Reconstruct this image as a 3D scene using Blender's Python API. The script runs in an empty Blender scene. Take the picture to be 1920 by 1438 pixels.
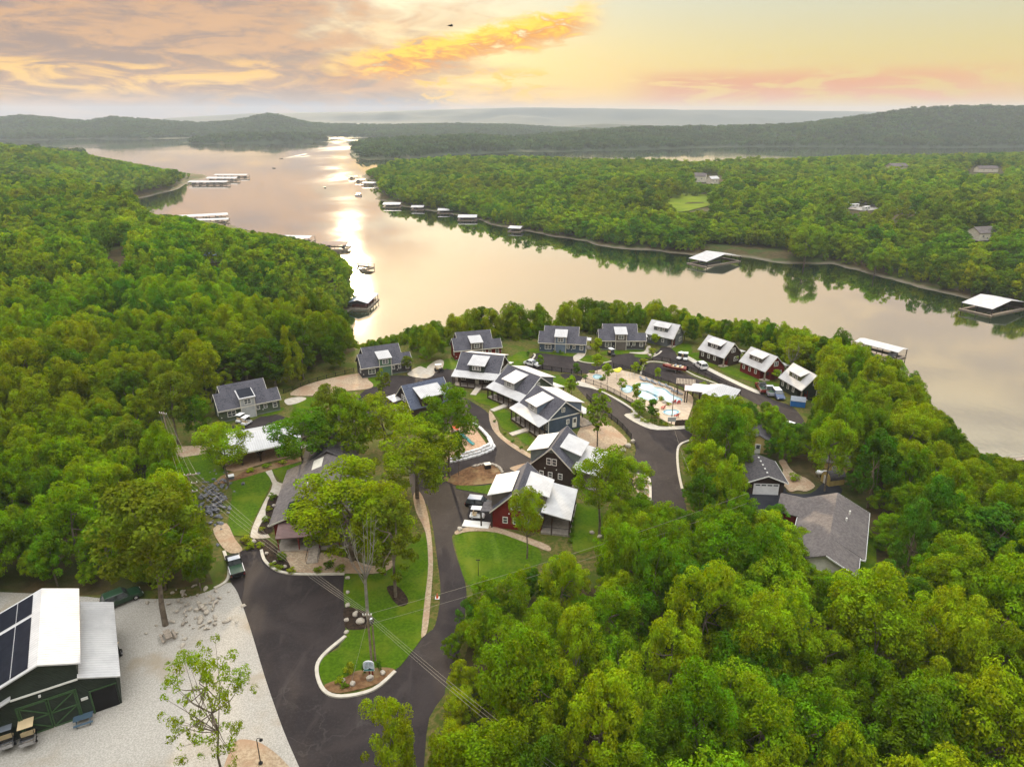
import bpy, bmesh, math, random
import numpy as np
from mathutils import Vector, Matrix
from mathutils.geometry import tessellate_polygon
R = math.radians
SC = bpy.context.scene
COL = SC.collection
random.seed(7)

# ---------------------------------------------------------------- camera
CAM_Z, PITCH, FPX = 60.0, R(20.9), 1321.0
cd = bpy.data.cameras.new('camera'); cam = bpy.data.objects.new('camera', cd); COL.objects.link(cam)
cam.location = (0, 0, CAM_Z); cam.rotation_euler = (R(90) - PITCH, 0, 0)
cd.sensor_width = 36; cd.lens = 36 * FPX / 1920; cd.clip_start = 0.5; cd.clip_end = 60000
SC.camera = cam

# ---------------------------------------------------------------- sky
SUN_EL, SUN_AZ = R(12.0), R(-12.8)
world = bpy.data.worlds.new('World'); SC.world = world; world.use_nodes = True
wt = world.node_tree; wt.nodes.clear()
def wn(t, **k):
    n = wt.nodes.new(t)
    for a, b in k.items(): setattr(n, a, b)
    return n
def wl(a, b): wt.links.new(a, b)
def wmath(op, a, b=None, c=None, clamp=False):
    n = wn('ShaderNodeMath', operation=op, use_clamp=clamp)
    for i, v in enumerate((a, b, c)):
        if v is None: continue
        if isinstance(v, (int, float)): n.inputs[i].default_value = v
        else: wl(v, n.inputs[i])
    return n.outputs[0]
def wsmooth(v, lo, hi):
    n = wn('ShaderNodeMapRange', interpolation_type='SMOOTHSTEP')
    wl(v, n.inputs[0]); n.inputs[1].default_value = lo; n.inputs[2].default_value = hi
    return n.outputs[0]
def wmix(f, a, b):
    n = wn('ShaderNodeMix', data_type='RGBA')
    if isinstance(f, (int, float)): n.inputs[0].default_value = f
    else: wl(f, n.inputs[0])
    for i, v in ((6, a), (7, b)):
        if isinstance(v, tuple): n.inputs[i].default_value = (*v, 1)
        else: wl(v, n.inputs[i])
    return n.outputs[2]
tc = wn('ShaderNodeTexCoord'); sx = wn('ShaderNodeSeparateXYZ'); wl(tc.outputs['Generated'], sx.inputs[0])
X, Y, Z = sx.outputs
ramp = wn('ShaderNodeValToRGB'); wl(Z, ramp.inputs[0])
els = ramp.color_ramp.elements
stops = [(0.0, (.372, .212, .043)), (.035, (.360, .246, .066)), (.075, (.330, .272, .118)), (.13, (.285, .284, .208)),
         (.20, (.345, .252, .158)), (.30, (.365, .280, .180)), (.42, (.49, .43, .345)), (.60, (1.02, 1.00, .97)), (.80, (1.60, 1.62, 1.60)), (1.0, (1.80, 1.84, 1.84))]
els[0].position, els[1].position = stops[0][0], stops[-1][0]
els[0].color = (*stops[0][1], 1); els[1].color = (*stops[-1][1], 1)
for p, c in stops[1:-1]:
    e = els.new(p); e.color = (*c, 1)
nish = wn('ShaderNodeTexSky', sky_type='NISHITA', sun_disc=False)
nish.sun_elevation = SUN_EL; nish.sun_rotation = SUN_AZ; nish.dust_density = 2.0
nsc = wn('ShaderNodeVectorMath', operation='SCALE'); wl(nish.outputs[0], nsc.inputs[0]); nsc.inputs['Scale'].default_value = .10
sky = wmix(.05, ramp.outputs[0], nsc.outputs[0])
# cloud sheet seen in perspective: direction projected on a plane overhead
zz = wmath('ADD', wmath('MAXIMUM', Z, 0), .09)
px_ = wmath('DIVIDE', X, zz); py_ = wmath('DIVIDE', Y, zz)
cv = wn('ShaderNodeCombineXYZ'); wl(px_, cv.inputs[0]); wl(py_, cv.inputs[1])
def wnoise(vec, sc, det=6, rough=.55, dist=.3, stretch=(1, 1, 1)):
    m = wn('ShaderNodeMapping'); wl(vec, m.inputs[0]); m.inputs['Scale'].default_value = stretch
    n = wn('ShaderNodeTexNoise'); wl(m.outputs[0], n.inputs['Vector']); n.inputs['Scale'].default_value = sc
    n.inputs['Detail'].default_value = det; n.inputs['Roughness'].default_value = rough; n.inputs['Distortion'].default_value = dist
    return n.outputs[0]
n1 = wnoise(cv.outputs[0], .55, 7, .58, .5, (1, .55, 1))
n2 = wnoise(tc.outputs['Generated'], 9, 6, .6, .8, (1, 1, 5.5))
n3 = wnoise(tc.outputs['Generated'], 26, 5, .62, .6, (1, 1, 3.2))
# broad peach sheet filling the left of the sky and thinning to the right
m = wmath('ADD', wmath('MULTIPLY', n1, .9), wmath('ADD', wmath('MULTIPLY', X, -1.25), wmath('MULTIPLY', n2, .5)))
m = wmath('ADD', m, wmath('MULTIPLY', Z, -1.0))
sheet_f = wmath('MULTIPLY', wsmooth(m, .58, .92), .92)
sheet_c = wmix(wsmooth(wmath('ADD', wmath('MULTIPLY', n2, .65), wmath('MULTIPLY', n3, .35)), .40, .60), (.165, .120, .110), (.320, .188, .108))
sky = wmix(sheet_f, sky, sheet_c)
# warm lit streaks low on the left
b = wmath('MULTIPLY', wsmooth(Z, .012, .03), wsmooth(Z, .075, .045))
b = wmath('MULTIPLY', b, wsmooth(X, -.18, -.34))
sky = wmix(wmath('MULTIPLY', b, wsmooth(n2, .47, .62)), sky, (.50, .31, .095))
# grey-blue banks near the horizon
b = wmath('MULTIPLY', wsmooth(Z, .030, .016), wmath('MULTIPLY', wsmooth(X, -.46, -.34), wsmooth(X, -.02, -.12)))
sky = wmix(wmath('MULTIPLY', b, wsmooth(n3, .42, .56)), sky, (.180, .165, .170))
# golden cumulus bank rising to the right
s = wmath('SUBTRACT', Z, wmath('ADD', .100, wmath('MULTIPLY', X, .20)))
s = wmath('ADD', s, wmath('MULTIPLY', wmath('SUBTRACT', n3, .5), .05))
core = wmath('MULTIPLY', wsmooth(s, .017, .004), wsmooth(s, -.034, -.012))
core = wmath('MULTIPLY', core, wmath('MULTIPLY', wsmooth(X, -.28, -.14), wsmooth(X, .13, .06)))
core = wmath('MULTIPLY', core, wsmooth(n3, .33, .47))
gold = wmix(wsmooth(wmath('ADD', s, wmath('MULTIPLY', wmath('SUBTRACT', n3, .5), .10)), -.022, .010), (.40, .17, .042), (.62, .365, .035))
sky = wmix(core, sky, gold)
# small puffs below it and thin salmon bars to the right
b = wmath('MULTIPLY', wmath('MULTIPLY', wsmooth(Z, .008, .02), wsmooth(Z, .06, .045)), wmath('MULTIPLY', wsmooth(X, -.16, -.10), wsmooth(X, .09, .03)))
sky = wmix(wmath('MULTIPLY', b, wsmooth(n3, .52, .60)), sky, (.53, .32, .05))
b = wmath('MULTIPLY', wmath('MULTIPLY', wsmooth(Z, .006, .018), wsmooth(Z, .058, .036)), wmath('MULTIPLY', wsmooth(X, .12, .22), wsmooth(X, .60, .46)))
sky = wmix(wmath('MULTIPLY', b, wsmooth(n2, .40, .52)), sky, (.385, .172, .080))
b = wmath('MULTIPLY', wsmooth(Z, .118, .145), wsmooth(X, .36, .48))
sky = wmix(wmath('MULTIPLY', wmath('MULTIPLY', b, wsmooth(n2, .40, .60)), .7), sky, (.21, .17, .155))
# below the horizon: dull ground tone
sky = wmix(wsmooth(Z, -.004, -.02), sky, (.14, .14, .11))
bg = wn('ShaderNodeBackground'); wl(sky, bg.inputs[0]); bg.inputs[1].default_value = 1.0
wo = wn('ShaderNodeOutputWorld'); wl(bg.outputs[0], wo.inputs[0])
world.cycles.sampling_method = 'MANUAL'; world.cycles.sample_map_resolution = 512

# ---------------------------------------------------------------- sun
sl = bpy.data.lights.new('sun', 'SUN'); sun = bpy.data.objects.new('sun', sl); COL.objects.link(sun)
sl.energy = 2.9; sl.angle = R(1.3); sl.color = (1.0, .80, .52)
sdir = Vector((math.sin(SUN_AZ) * math.cos(SUN_EL), math.cos(SUN_AZ) * math.cos(SUN_EL), math.sin(SUN_EL)))
sun.rotation_euler = (-sdir).to_track_quat('-Z', 'Y').to_euler(); sun.location = sdir * 200
vs = SC.view_settings
vs.view_transform = 'Standard'; vs.look = 'None'; vs.exposure = 1.2; vs.gamma = 1.0; vs.use_curve_mapping = False
SC.cycles.use_denoising = True; SC.cycles.use_adaptive_sampling = True; SC.cycles.adaptive_threshold = .02; SC.cycles.adaptive_min_samples = 24
SC.cycles.max_bounces = 6; SC.cycles.diffuse_bounces = 3; SC.cycles.glossy_bounces = 2; SC.cycles.transmission_bounces = 3
SC.cycles.volume_bounces = 0; SC.cycles.sample_clamp_indirect = 6; SC.cycles.caustics_reflective = False; SC.cycles.caustics_refractive = False

# ---------------------------------------------------------------- helpers
def P(px, py, z=0.0):
    """Point at height z that the photograph shows at pixel px, py."""
    x = (px - 960) / FPX; y = -(py - 719) / FPX
    d = (x, math.cos(PITCH) + y * math.sin(PITCH), -math.sin(PITCH) + y * math.cos(PITCH))
    k = (z - CAM_Z) / d[2]
    return Vector((d[0] * k, d[1] * k, z))
def proj(x, y, z):
    z = z - CAM_Z
    f = y * math.cos(PITCH) - z * math.sin(PITCH); u = y * math.sin(PITCH) + z * math.cos(PITCH)
    return 960 + FPX * x / f, 719 - FPX * u / f
def height_at(bx, by, ty, z0=0.0):
    """Height of an upright thing standing at pixel (bx, by) whose top shows at row ty."""
    p = P(bx, by, z0); lo, hi = 0, 40
    for _ in range(40):
        m = (lo + hi) / 2
        if proj(p.x, p.y, z0 + m)[1] > ty: lo = m
        else: hi = m
    return lo

class MB:
    def __init__(s): s.v, s.f = [], []
    def add(s, vs_, fs):
        o = len(s.v); s.v += [tuple(v) for v in vs_]; s.f += [tuple(i + o for i in f) for f in fs]; return s
    def box(s, cx, cy, cz, sx_, sy_, sz_, rz=0, tilt=None):
        pts = []
        for dz in (-.5, .5):
            for dx, dy in ((-.5, -.5), (.5, -.5), (.5, .5), (-.5, .5)):
                pts.append(Vector((dx * sx_, dy * sy_, dz * sz_)))
        M = Matrix.Rotation(rz, 4, 'Z')
        if tilt: M = M @ Matrix.Rotation(tilt[1], 4, tilt[0])
        return s.add([M @ p + Vector((cx, cy, cz)) for p in pts], [(3, 2, 1, 0), (4, 5, 6, 7), (0, 1, 5, 4), (1, 2, 6, 5), (2, 3, 7, 6), (3, 0, 4, 7)])
    def bb(s, x0, x1, y0, y1, z0, z1): return s.box((x0 + x1) / 2, (y0 + y1) / 2, (z0 + z1) / 2, x1 - x0, y1 - y0, z1 - z0)
    def slab(s, pts, t):
        """A flat plate: top outline given, thickness t downward."""
        n = len(pts); top = [Vector(p) for p in pts]; bot = [p - Vector((0, 0, t)) for p in top]
        return s.add(top + bot, [tuple(range(n)), tuple(range(2 * n - 1, n - 1, -1))] + [(i + n, (i + 1) % n + n, (i + 1) % n, i) for i in range(n)])
    def prism(s, prof, x0, x1, axis='x'):
        """Profile (a, z) swept along an axis."""
        n = len(prof)
        mk = (lambda t, a, z: (t, a, z)) if axis == 'x' else (lambda t, a, z: (a, t, z))
        A = [mk(x0, a, z) for a, z in prof]; B = [mk(x1, a, z) for a, z in prof]
        return s.add(A + B, [tuple(range(n - 1, -1, -1)), tuple(range(n, 2 * n))] + [(i, (i + 1) % n, (i + 1) % n + n, i + n) for i in range(n)])
    def tube(s, p0, p1, r0, r1=None, n=8, cap=True):
        r1 = r0 if r1 is None else r1
        p0, p1 = Vector(p0), Vector(p1); d = (p1 - p0).normalized()
        a = d.orthogonal().normalized(); b_ = d.cross(a)
        A = [p0 + (a * math.cos(t) + b_ * math.sin(t)) * r0 for t in (2 * math.pi * i / n for i in range(n))]
        B = [p1 + (a * math.cos(t) + b_ * math.sin(t)) * r1 for t in (2 * math.pi * i / n for i in range(n))]
        f = [(i, (i + 1) % n, (i + 1) % n + n, i + n) for i in range(n)]
        if cap: f += [tuple(range(n - 1, -1, -1)), tuple(range(n, 2 * n))]
        return s.add(A + B, f)
    def path(s, pts, r, n=5):
        for a, b_ in zip(pts[:-1], pts[1:]): s.tube(a, b_, r, r, n, False)
        return s
    def lathe(s, prof, n=14, c=(0, 0, 0)):
        o = len(s.v)
        for r, z in prof:
            for i in range(n):
                t = 2 * math.pi * i / n; s.v.append((c[0] + r * math.cos(t), c[1] + r * math.sin(t), c[2] + z))
        for k in range(len(prof) - 1):
            for i in range(n):
                s.f.append((o + k * n + i, o + k * n + (i + 1) % n, o + (k + 1) * n + (i + 1) % n, o + (k + 1) * n + i))
        s.f.append(tuple(o + i for i in range(n - 1, -1, -1))); s.f.append(tuple(o + (len(prof) - 1) * n + i for i in range(n)))
        return s
    def mesh(s, name):
        me = bpy.data.meshes.new(name); me.from_pydata(s.v, [], s.f); me.update()
        b_ = bmesh.new(); b_.from_mesh(me); bmesh.ops.recalc_face_normals(b_, faces=b_.faces); b_.to_mesh(me); b_.free()
        return me
    def build(s, name, mat, parent=None, smooth=False, loc=None, rz=0):
        me = s.mesh(name); me.materials.append(mat)
        if smooth: me.polygons.foreach_set('use_smooth', [True] * len(me.polygons))
        o = bpy.data.objects.new(name, me); COL.objects.link(o)
        if parent: o.parent = parent
        if loc is not None: o.location = loc
        o.rotation_euler.z = rz
        return o
def tag(o, label=None, cat=None, group=None, kind=None):
    for k, v in (('label', label), ('category', cat), ('group', group), ('kind', kind)):
        if v: o[k] = v
    return o
def thing(name, label, cat, loc=(0, 0, 0), rz=0, group=None):
    o = bpy.data.objects.new(name, None); COL.objects.link(o); o.empty_display_size = .5
    o.location = loc; o.rotation_euler = (0, 0, rz)
    return tag(o, label, cat, group)
def copy_tree(o, parent=None):
    c = o.copy(); COL.objects.link(c)
    if parent: c.parent = parent
    for ch in o.children: copy_tree(ch, c)
    return c
def make_mesh(name, verts, faces, mat=None, smooth=False):
    """Fast mesh from numpy arrays; faces is an (n, 3) or (n, 4) array."""
    me = bpy.data.meshes.new(name); k = faces.shape[1]
    me.vertices.add(len(verts)); me.vertices.foreach_set('co', np.ascontiguousarray(verts, dtype=np.float32).ravel())
    me.loops.add(faces.size); me.loops.foreach_set('vertex_index', np.ascontiguousarray(faces, dtype=np.int32).ravel())
    me.polygons.add(len(faces)); me.polygons.foreach_set('loop_start', np.arange(0, faces.size, k, dtype=np.int32))
    me.update(calc_edges=True)
    if smooth: me.polygons.foreach_set('use_smooth', np.ones(len(faces), dtype=bool))
    if mat: me.materials.append(mat)
    return me

# ---------------------------------------------------------------- materials
def new_mat(name):
    m_ = bpy.data.materials.new(name); m_.use_nodes = True; m_.node_tree.nodes.clear(); return m_
class NT:
    def __init__(s, m_): s.t = m_.node_tree
    def n(s, t, **k):
        x = s.t.nodes.new(t)
        for a, b_ in k.items(): setattr(x, a, b_)
        return x
    def l(s, a, b_): s.t.links.new(a, b_)
    def noise(s, vec, scale, det=4, rough=.55, dist=0):
        x = s.n('ShaderNodeTexNoise'); s.l(vec, x.inputs['Vector']); x.inputs['Scale'].default_value = scale
        x.inputs['Detail'].default_value = det; x.inputs['Roughness'].default_value = rough; x.inputs['Distortion'].default_value = dist
        return x.outputs[0]
    def rng(s, v, a, b_, c=0., d=1., smooth=True):
        x = s.n('ShaderNodeMapRange', interpolation_type='SMOOTHSTEP' if smooth else 'LINEAR'); s.l(v, x.inputs[0])
        for i, q in enumerate((a, b_, c, d)): x.inputs[i + 1].default_value = q
        return x.outputs[0]
    def mix(s, f, a, b_, mode='MIX'):
        x = s.n('ShaderNodeMix', data_type='RGBA', blend_type=mode)
        for i, v in ((0, f), (6, a), (7, b_)):
            if isinstance(v, tuple): x.inputs[i].default_value = (*v, 1)
            elif isinstance(v, (int, float)): x.inputs[i].default_value = v
            else: s.l(v, x.inputs[i])
        return x.outputs[2]
    def math(s, op, a, b_):
        x = s.n('ShaderNodeMath', operation=op)
        for i, v in enumerate((a, b_)):
            if isinstance(v, (int, float)): x.inputs[i].default_value = v
            else: s.l(v, x.inputs[i])
        return x.outputs[0]
def coords(nt, kind='Object'):
    if kind == 'World':
        g = nt.n('ShaderNodeNewGeometry'); return g.outputs['Position']
    return nt.n('ShaderNodeTexCoord').outputs[kind]
def pmat(name, c1, c2=None, scale=1.0, rough=.7, metal=0., bump=0., bscale=None, spec=None, detail=5, lo=.35, hi=.65, kind='Object', c3=None, s3=.1, lo3=.45, hi3=.65, wave=None):
    spec = (.05 if kind == 'World' else .15) if spec is None else spec
    m_ = new_mat(name); nt = NT(m_); vec = coords(nt, kind)
    b_ = nt.n('ShaderNodeBsdfPrincipled'); o = nt.n('ShaderNodeOutputMaterial'); nt.l(b_.outputs[0], o.inputs[0])
    b_.inputs['Roughness'].default_value = rough; b_.inputs['Metallic'].default_value = metal; b_.inputs['Specular IOR Level'].default_value = spec
    col = None
    if c2 is not None:
        f = nt.rng(nt.noise(vec, scale, detail, .6), lo, hi); col = nt.mix(f, c1, c2)
    if c3 is not None:
        f = nt.rng(nt.noise(vec, s3, 4, .6), lo3, hi3); col = nt.mix(f, col if col is not None else c1, c3)
    if col is not None: nt.l(col, b_.inputs['Base Color'])
    else: b_.inputs['Base Color'].default_value = (*c1, 1)
    h = None
    if bump: h = nt.noise(vec, bscale or scale * 3, 4, .6)
    if wave:
        w = nt.n('ShaderNodeTexWave', bands_direction=wave[0]); nt.l(vec, w.inputs[0]); w.inputs['Scale'].default_value = wave[1]; w.inputs['Distortion'].default_value = 0
        if col is not None:
            ln = nt.rng(w.outputs[1], .80, .97); nt.l(nt.mix(nt.math('MULTIPLY', ln, .30), col, tuple(q * .45 for q in c1)), b_.inputs['Base Color'])
        h = w.outputs[1] if h is None else nt.math('ADD', h, w.outputs[1]); bump = bump or wave[2]
    if h is not None:
        bp = nt.n('ShaderNodeBump'); bp.inputs['Strength'].default_value = bump; bp.inputs['Distance'].default_value = .05
        nt.l(h, bp.inputs['Height']); nt.l(bp.outputs[0], b_.inputs['Normal'])
    return m_
M = {}
M['asphalt'] = pmat('asphalt', (.030, .026, .027), (.046, .038, .038), .22, .85, bump=.25, bscale=9, kind='World', c3=(.060, .050, .048), s3=.07, lo3=.52, hi3=.75)
def asphalt_mat():
    m_ = new_mat('asphalt'); nt = NT(m_); pos = coords(nt, 'World'); b_ = nt.n('ShaderNodeBsdfPrincipled'); o = nt.n('ShaderNodeOutputMaterial'); nt.l(b_.outputs[0], o.inputs[0]); b_.inputs['Roughness'].default_value = .82; b_.inputs['Specular IOR Level'].default_value = .08
    c = nt.mix(nt.rng(nt.noise(pos, .16, 6, .65, .6), .35, .68), (.024, .0195, .0195), (.039, .031, .0295))
    c = nt.mix(nt.math('MULTIPLY', nt.rng(nt.noise(pos, 3.5, 8, .8), .45, .75), .55), c, (.052, .045, .043))
    mp = nt.n('ShaderNodeMapping'); nt.l(pos, mp.inputs[0]); mp.inputs['Scale'].default_value = (1, .25, 1); mp.inputs['Rotation'].default_value = (0, 0, .45)
    c = nt.mix(nt.math('MULTIPLY', nt.rng(nt.noise(mp.outputs[0], .5, 5, .6, 1.0), .52, .72), .5), c, (.054, .044, .041))
    vd = nt.n('ShaderNodeVectorMath', operation='ADD'); nz = nt.n('ShaderNodeTexNoise'); nt.l(pos, nz.inputs['Vector']); nz.inputs['Scale'].default_value = .6; nz.inputs['Detail'].default_value = 5
    sc = nt.n('ShaderNodeVectorMath', operation='SCALE'); nt.l(nz.outputs['Color'], sc.inputs[0]); sc.inputs['Scale'].default_value = 3.0; nt.l(pos, vd.inputs[0]); nt.l(sc.outputs[0], vd.inputs[1])
    vo = nt.n('ShaderNodeTexVoronoi', feature='DISTANCE_TO_EDGE'); nt.l(vd.outputs[0], vo.inputs['Vector']); vo.inputs['Scale'].default_value = .14
    cr = nt.math('MULTIPLY', nt.rng(vo.outputs[0], .016, .004), nt.rng(nt.noise(pos, .12, 2, .5), .48, .60))
    c = nt.mix(nt.math('MULTIPLY', cr, .30), c, (.075, .066, .060)); nt.l(c, b_.inputs['Base Color'])
    bp = nt.n('ShaderNodeBump'); bp.inputs['Strength'].default_value = .25; bp.inputs['Distance'].default_value = .05; nt.l(nt.noise(pos, 9, 4, .6), bp.inputs['Height']); nt.l(bp.outputs[0], b_.inputs['Normal'])
    return m_
M['asphalt'] = asphalt_mat()
M['asphalt_new'] = pmat('asphalt_new', (.020, .021, .026), (.032, .033, .038), .3, .8, bump=.2, bscale=9, kind='World')
M['gravel'] = pmat('gravel', (.275, .255, .225), (.395, .37, .33), 6.0, .95, bump=.7, bscale=14, detail=9, kind='World', c3=(.27, .22, .155), s3=.10, lo3=.50, hi3=.72)
M['tan_gravel'] = pmat('tan_gravel', (.26, .19, .125), (.38, .30, .21), 3.0, .95, bump=.6, bscale=8, kind='World', c3=(.30, .20, .13), s3=.3)
M['play_gravel'] = pmat('play_gravel', (.30, .19, .12), (.40, .27, .18), 2.4, .95, bump=.5, bscale=8, kind='World')
M['lawn'] = pmat('lawn', (.036, .078, .003), (.064, .115, .004), 2.6, .95, bump=.8, bscale=14, kind='World', detail=8, c3=(.095, .125, .008), s3=.22, lo3=.42, hi3=.72)
M['dry_grass'] = pmat('dry_grass', (.050, .070, .010), (.13, .100, .035), 1.6, .95, bump=.7, bscale=8, kind='World', c3=(.06, .085, .012), s3=.25)
M['mulch'] = pmat('mulch', (.020, .015, .012), (.045, .030, .020), 2.5, .95, bump=.6, bscale=9, kind='World')
M['soil'] = pmat('soil', (.10, .052, .026), (.17, .095, .048), 1.6, .95, bump=.6, bscale=8, kind='World', c3=(.20, .14, .07), s3=.3)
M['concrete'] = pmat('concrete', (.35, .31, .26), (.43, .39, .33), 1.1, .85, bump=.15, bscale=8, kind='World', c3=(.40, .33, .25), s3=.25)
M['kerb'] = pmat('kerb', (.40, .36, .30), (.48, .44, .37), 1.5, .85, bump=.15, bscale=8, kind='World')
M['deck_tan'] = pmat('deck_tan', (.38, .30, .22), (.46, .37, .28), 1.0, .85, bump=.1, bscale=6, kind='World')
M['white_metal'] = pmat('white_metal', (.41, .405, .41), (.49, .485, .485), .5, .6, bump=.0, spec=.2, wave=('X', .78, .6))
M['white_metal_y'] = pmat('white_metal_y', (.41, .405, .41), (.49, .485, .485), .5, .6, bump=.0, spec=.2, wave=('Y', .78, .6))
M['blue_metal'] = pmat('blue_metal', (.20, .26, .36), (.26, .33, .44), .5, .4, spec=.4, wave=('X', .78, .6))
M['brown_metal'] = pmat('brown_metal', (.12, .075, .070), (.16, .10, .095), .5, .45, wave=('X', 1.05, .7))
M['shingle'] = pmat('shingle', (.045, .045, .057), (.090, .088, .102), 3.2, .9, bump=.4, bscale=10, c3=(.085, .083, .098), s3=.4)
M['shingle_blue'] = pmat('shingle_blue', (.052, .062, .095), (.105, .118, .160), 3.2, .9, bump=.4, bscale=10, c3=(.080, .092, .13), s3=.4)
M['shingle_grey'] = pmat('shingle_grey', (.092, .080, .077), (.130, .114, .110), 2.4, .9, bump=.3, bscale=10, c3=(.160, .138, .128), s3=.35, lo3=.5, hi3=.75)
M['shingle_dark'] = pmat('shingle_dark', (.050, .046, .050), (.085, .078, .080), 2.6, .9, bump=.3, bscale=10)
M['solar'] = pmat('solar', (.005, .007, .014), (.008, .011, .020), 1.5, .55, spec=.12)
def siding(name, c, k=1.25):
    return pmat(name, c, tuple(min(1, q * k) for q in c), .8, .75, bump=.0, wave=('Z', 1.55, .5))
M['s_green'] = siding('siding_green', (.075, .095, .062)); M['s_grey'] = siding('siding_light_grey', (.34, .35, .35))
M['s_char'] = siding('siding_charcoal', (.050, .048, .050)); M['s_red'] = siding('siding_red', (.13, .014, .010))
M['s_blue'] = siding('siding_blue', (.058, .080, .115)); M['s_mid_blue'] = siding('siding_mid_blue', (.115, .15, .20))
M['s_brown'] = siding('siding_brown', (.040, .028, .022)); M['s_olive'] = siding('siding_olive', (.105, .11, .050))
M['s_sage'] = siding('siding_sage', (.07, .13, .085)); M['s_grey_green'] = siding('siding_grey_green', (.13, .15, .14))
M['s_dark_green'] = siding('siding_dark_green', (.028, .036, .028)); M['s_slate'] = siding('siding_slate', (.11, .12, .125))
M['s_taupe'] = siding('siding_taupe', (.105, .09, .08)); M['s_yellow'] = siding('siding_yellow', (.42, .32, .12)); M['s_cream'] = siding('siding_cream', (.55, .52, .44))
M['trim'] = pmat('white_trim', (.62, .61, .58), (.70, .69, .66), 2, .6)
M['trim_tan'] = pmat('tan_trim', (.50, .47, .40), (.58, .55, .48), 2, .6)
M['green_trim'] = pmat('green_trim', (.042, .085, .035), (.055, .10, .045), 2, .6)
M['glass'] = pmat('window_glass', (.030, .036, .040), (.075, .085, .090), 1.5, .08, spec=.6)
M['timber'] = pmat('dark_timber', (.030, .020, .015), (.060, .040, .028), 3, .8)
M['wood'] = pmat('weathered_wood', (.20, .165, .13), (.32, .27, .22), 2.5, .85, bump=.2)
M['pole_wood'] = pmat('pole_wood', (.16, .12, .085), (.26, .20, .15), 2.5, .9)
M['deckboard'] = pmat('deck_boards', (.24, .21, .18), (.34, .30, .26), 1.5, .8, wave=('X', 2.1, .4))
M['black'] = pmat('black_metal', (.012, .012, .013), None, 1, .45)
M['rubber'] = pmat('rubber', (.012, .012, .012), (.02, .02, .02), 3, .85)
M['chrome'] = pmat('bright_metal', (.5, .5, .52), None, 1, .25, metal=.9)
M['rock'] = pmat('limestone_rock', (.30, .26, .21), (.50, .45, .38), 2.2, .95, bump=.6, bscale=5, c3=(.22, .19, .16), s3=1.2)
M['white_block'] = pmat('pale_block_stone', (.46, .46, .47), (.62, .61, .60), 2.2, .9, bump=.4, bscale=5)
M['dark_rock'] = pmat('slate_rubble', (.07, .07, .08), (.20, .20, .22), 1.4, .95, bump=.6, bscale=4)
M['shore'] = pmat('shore_stone', (.28, .24, .19), (.42, .37, .30), .4, .95, bump=.5, bscale=2, kind='World')
def paint(name, c, rough=.3): 
    return pmat(name, c, tuple(min(1, q * 1.12) for q in c), 1.5, rough, spec=.5)
M['p_white'] = paint('white_paint', (.62, .62, .62)); M['p_black'] = paint('black_paint', (.010, .011, .014), .2)
M['p_silver_and_sheen'] = paint('silver_paint_and_sky_sheen', (.33, .35, .40)); M['p_blue'] = paint('navy_paint', (.025, .05, .12)); M['p_red'] = paint('red_paint', (.16, .02, .015))  # silver also serves as painted sky sheen on two black vehicles
M['p_green'] = paint('dark_green_paint', (.012, .04, .018)); M['p_tan'] = paint('tan_plastic', (.55, .42, .25), .5); M['p_grey'] = paint('grey_plastic', (.14, .16, .19), .5)
M['p_bluebin'] = paint('blue_bin_paint', (.02, .13, .40), .4); M['p_teal'] = paint('teal_plastic', (.0, .19, .20), .4); M['p_orange'] = paint('orange_plastic', (.55, .09, .02), .4)
M['p_chair'] = paint('red_plastic', (.40, .035, .03), .5); M['p_yellow'] = paint('yellow_plastic', (.62, .58, .02), .5); M['p_dkblue'] = paint('slate_blue_plastic', (.05, .085, .12), .5)
M['canvas'] = pmat('white_canvas', (.62, .60, .56), (.70, .68, .64), .8, .8); M['canvas_pink'] = pmat('pale_red_canvas', (.52, .40, .38), (.60, .48, .46), .8, .8)
M['pool_blue'] = pmat('pool_tile_blue', (.03, .22, .36), (.06, .30, .44), 3, .4)
# ================================================================ terrain
LAKE = -26.0
def PL(l): return [tuple(P(x, y, LAKE).xy) for x, y in l]
L1 = PL([(-250, 395), (150, 392), (250, 392), (300, 418), (345, 422), (430, 447), (520, 457), (600, 482), (657, 503), (650, 540), (657, 582), (640, 640)]) + \
    [(-58, 245), (-30, 234), (0, 239), (25, 247), (48, 250), (78, 243), (98, 232), (114, 214), (119, 190), (122, 163), (132, 138), (150, 100), (190, 50), (260, -50), (260, -300), (-1600, -300), (-1600, 700)]
L2 = PL([(685, 330), (700, 352), (712, 374), (760, 386), (850, 401), (900, 411), (962, 429), (1010, 436), (1080, 451), (1150, 463), (1240, 471), (1300, 478), (1340, 470), (1390, 479), (1480, 491),
         (1560, 493), (1620, 511), (1680, 526), (1750, 541), (1830, 556), (1920, 573), (2100, 600), (2400, 600), (2500, 340), (2100, 305), (1800, 306), (1480, 312), (1390, 320), (1260, 322), (1140, 318), (1060, 312), (900, 312), (760, 318), (700, 325)])
L3 = PL([(385, 331), (345, 349), (300, 364), (250, 377), (150, 389), (0, 396), (-300, 396), (-700, 290), (0, 290), (150, 294), (250, 308), (340, 325)])
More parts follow.
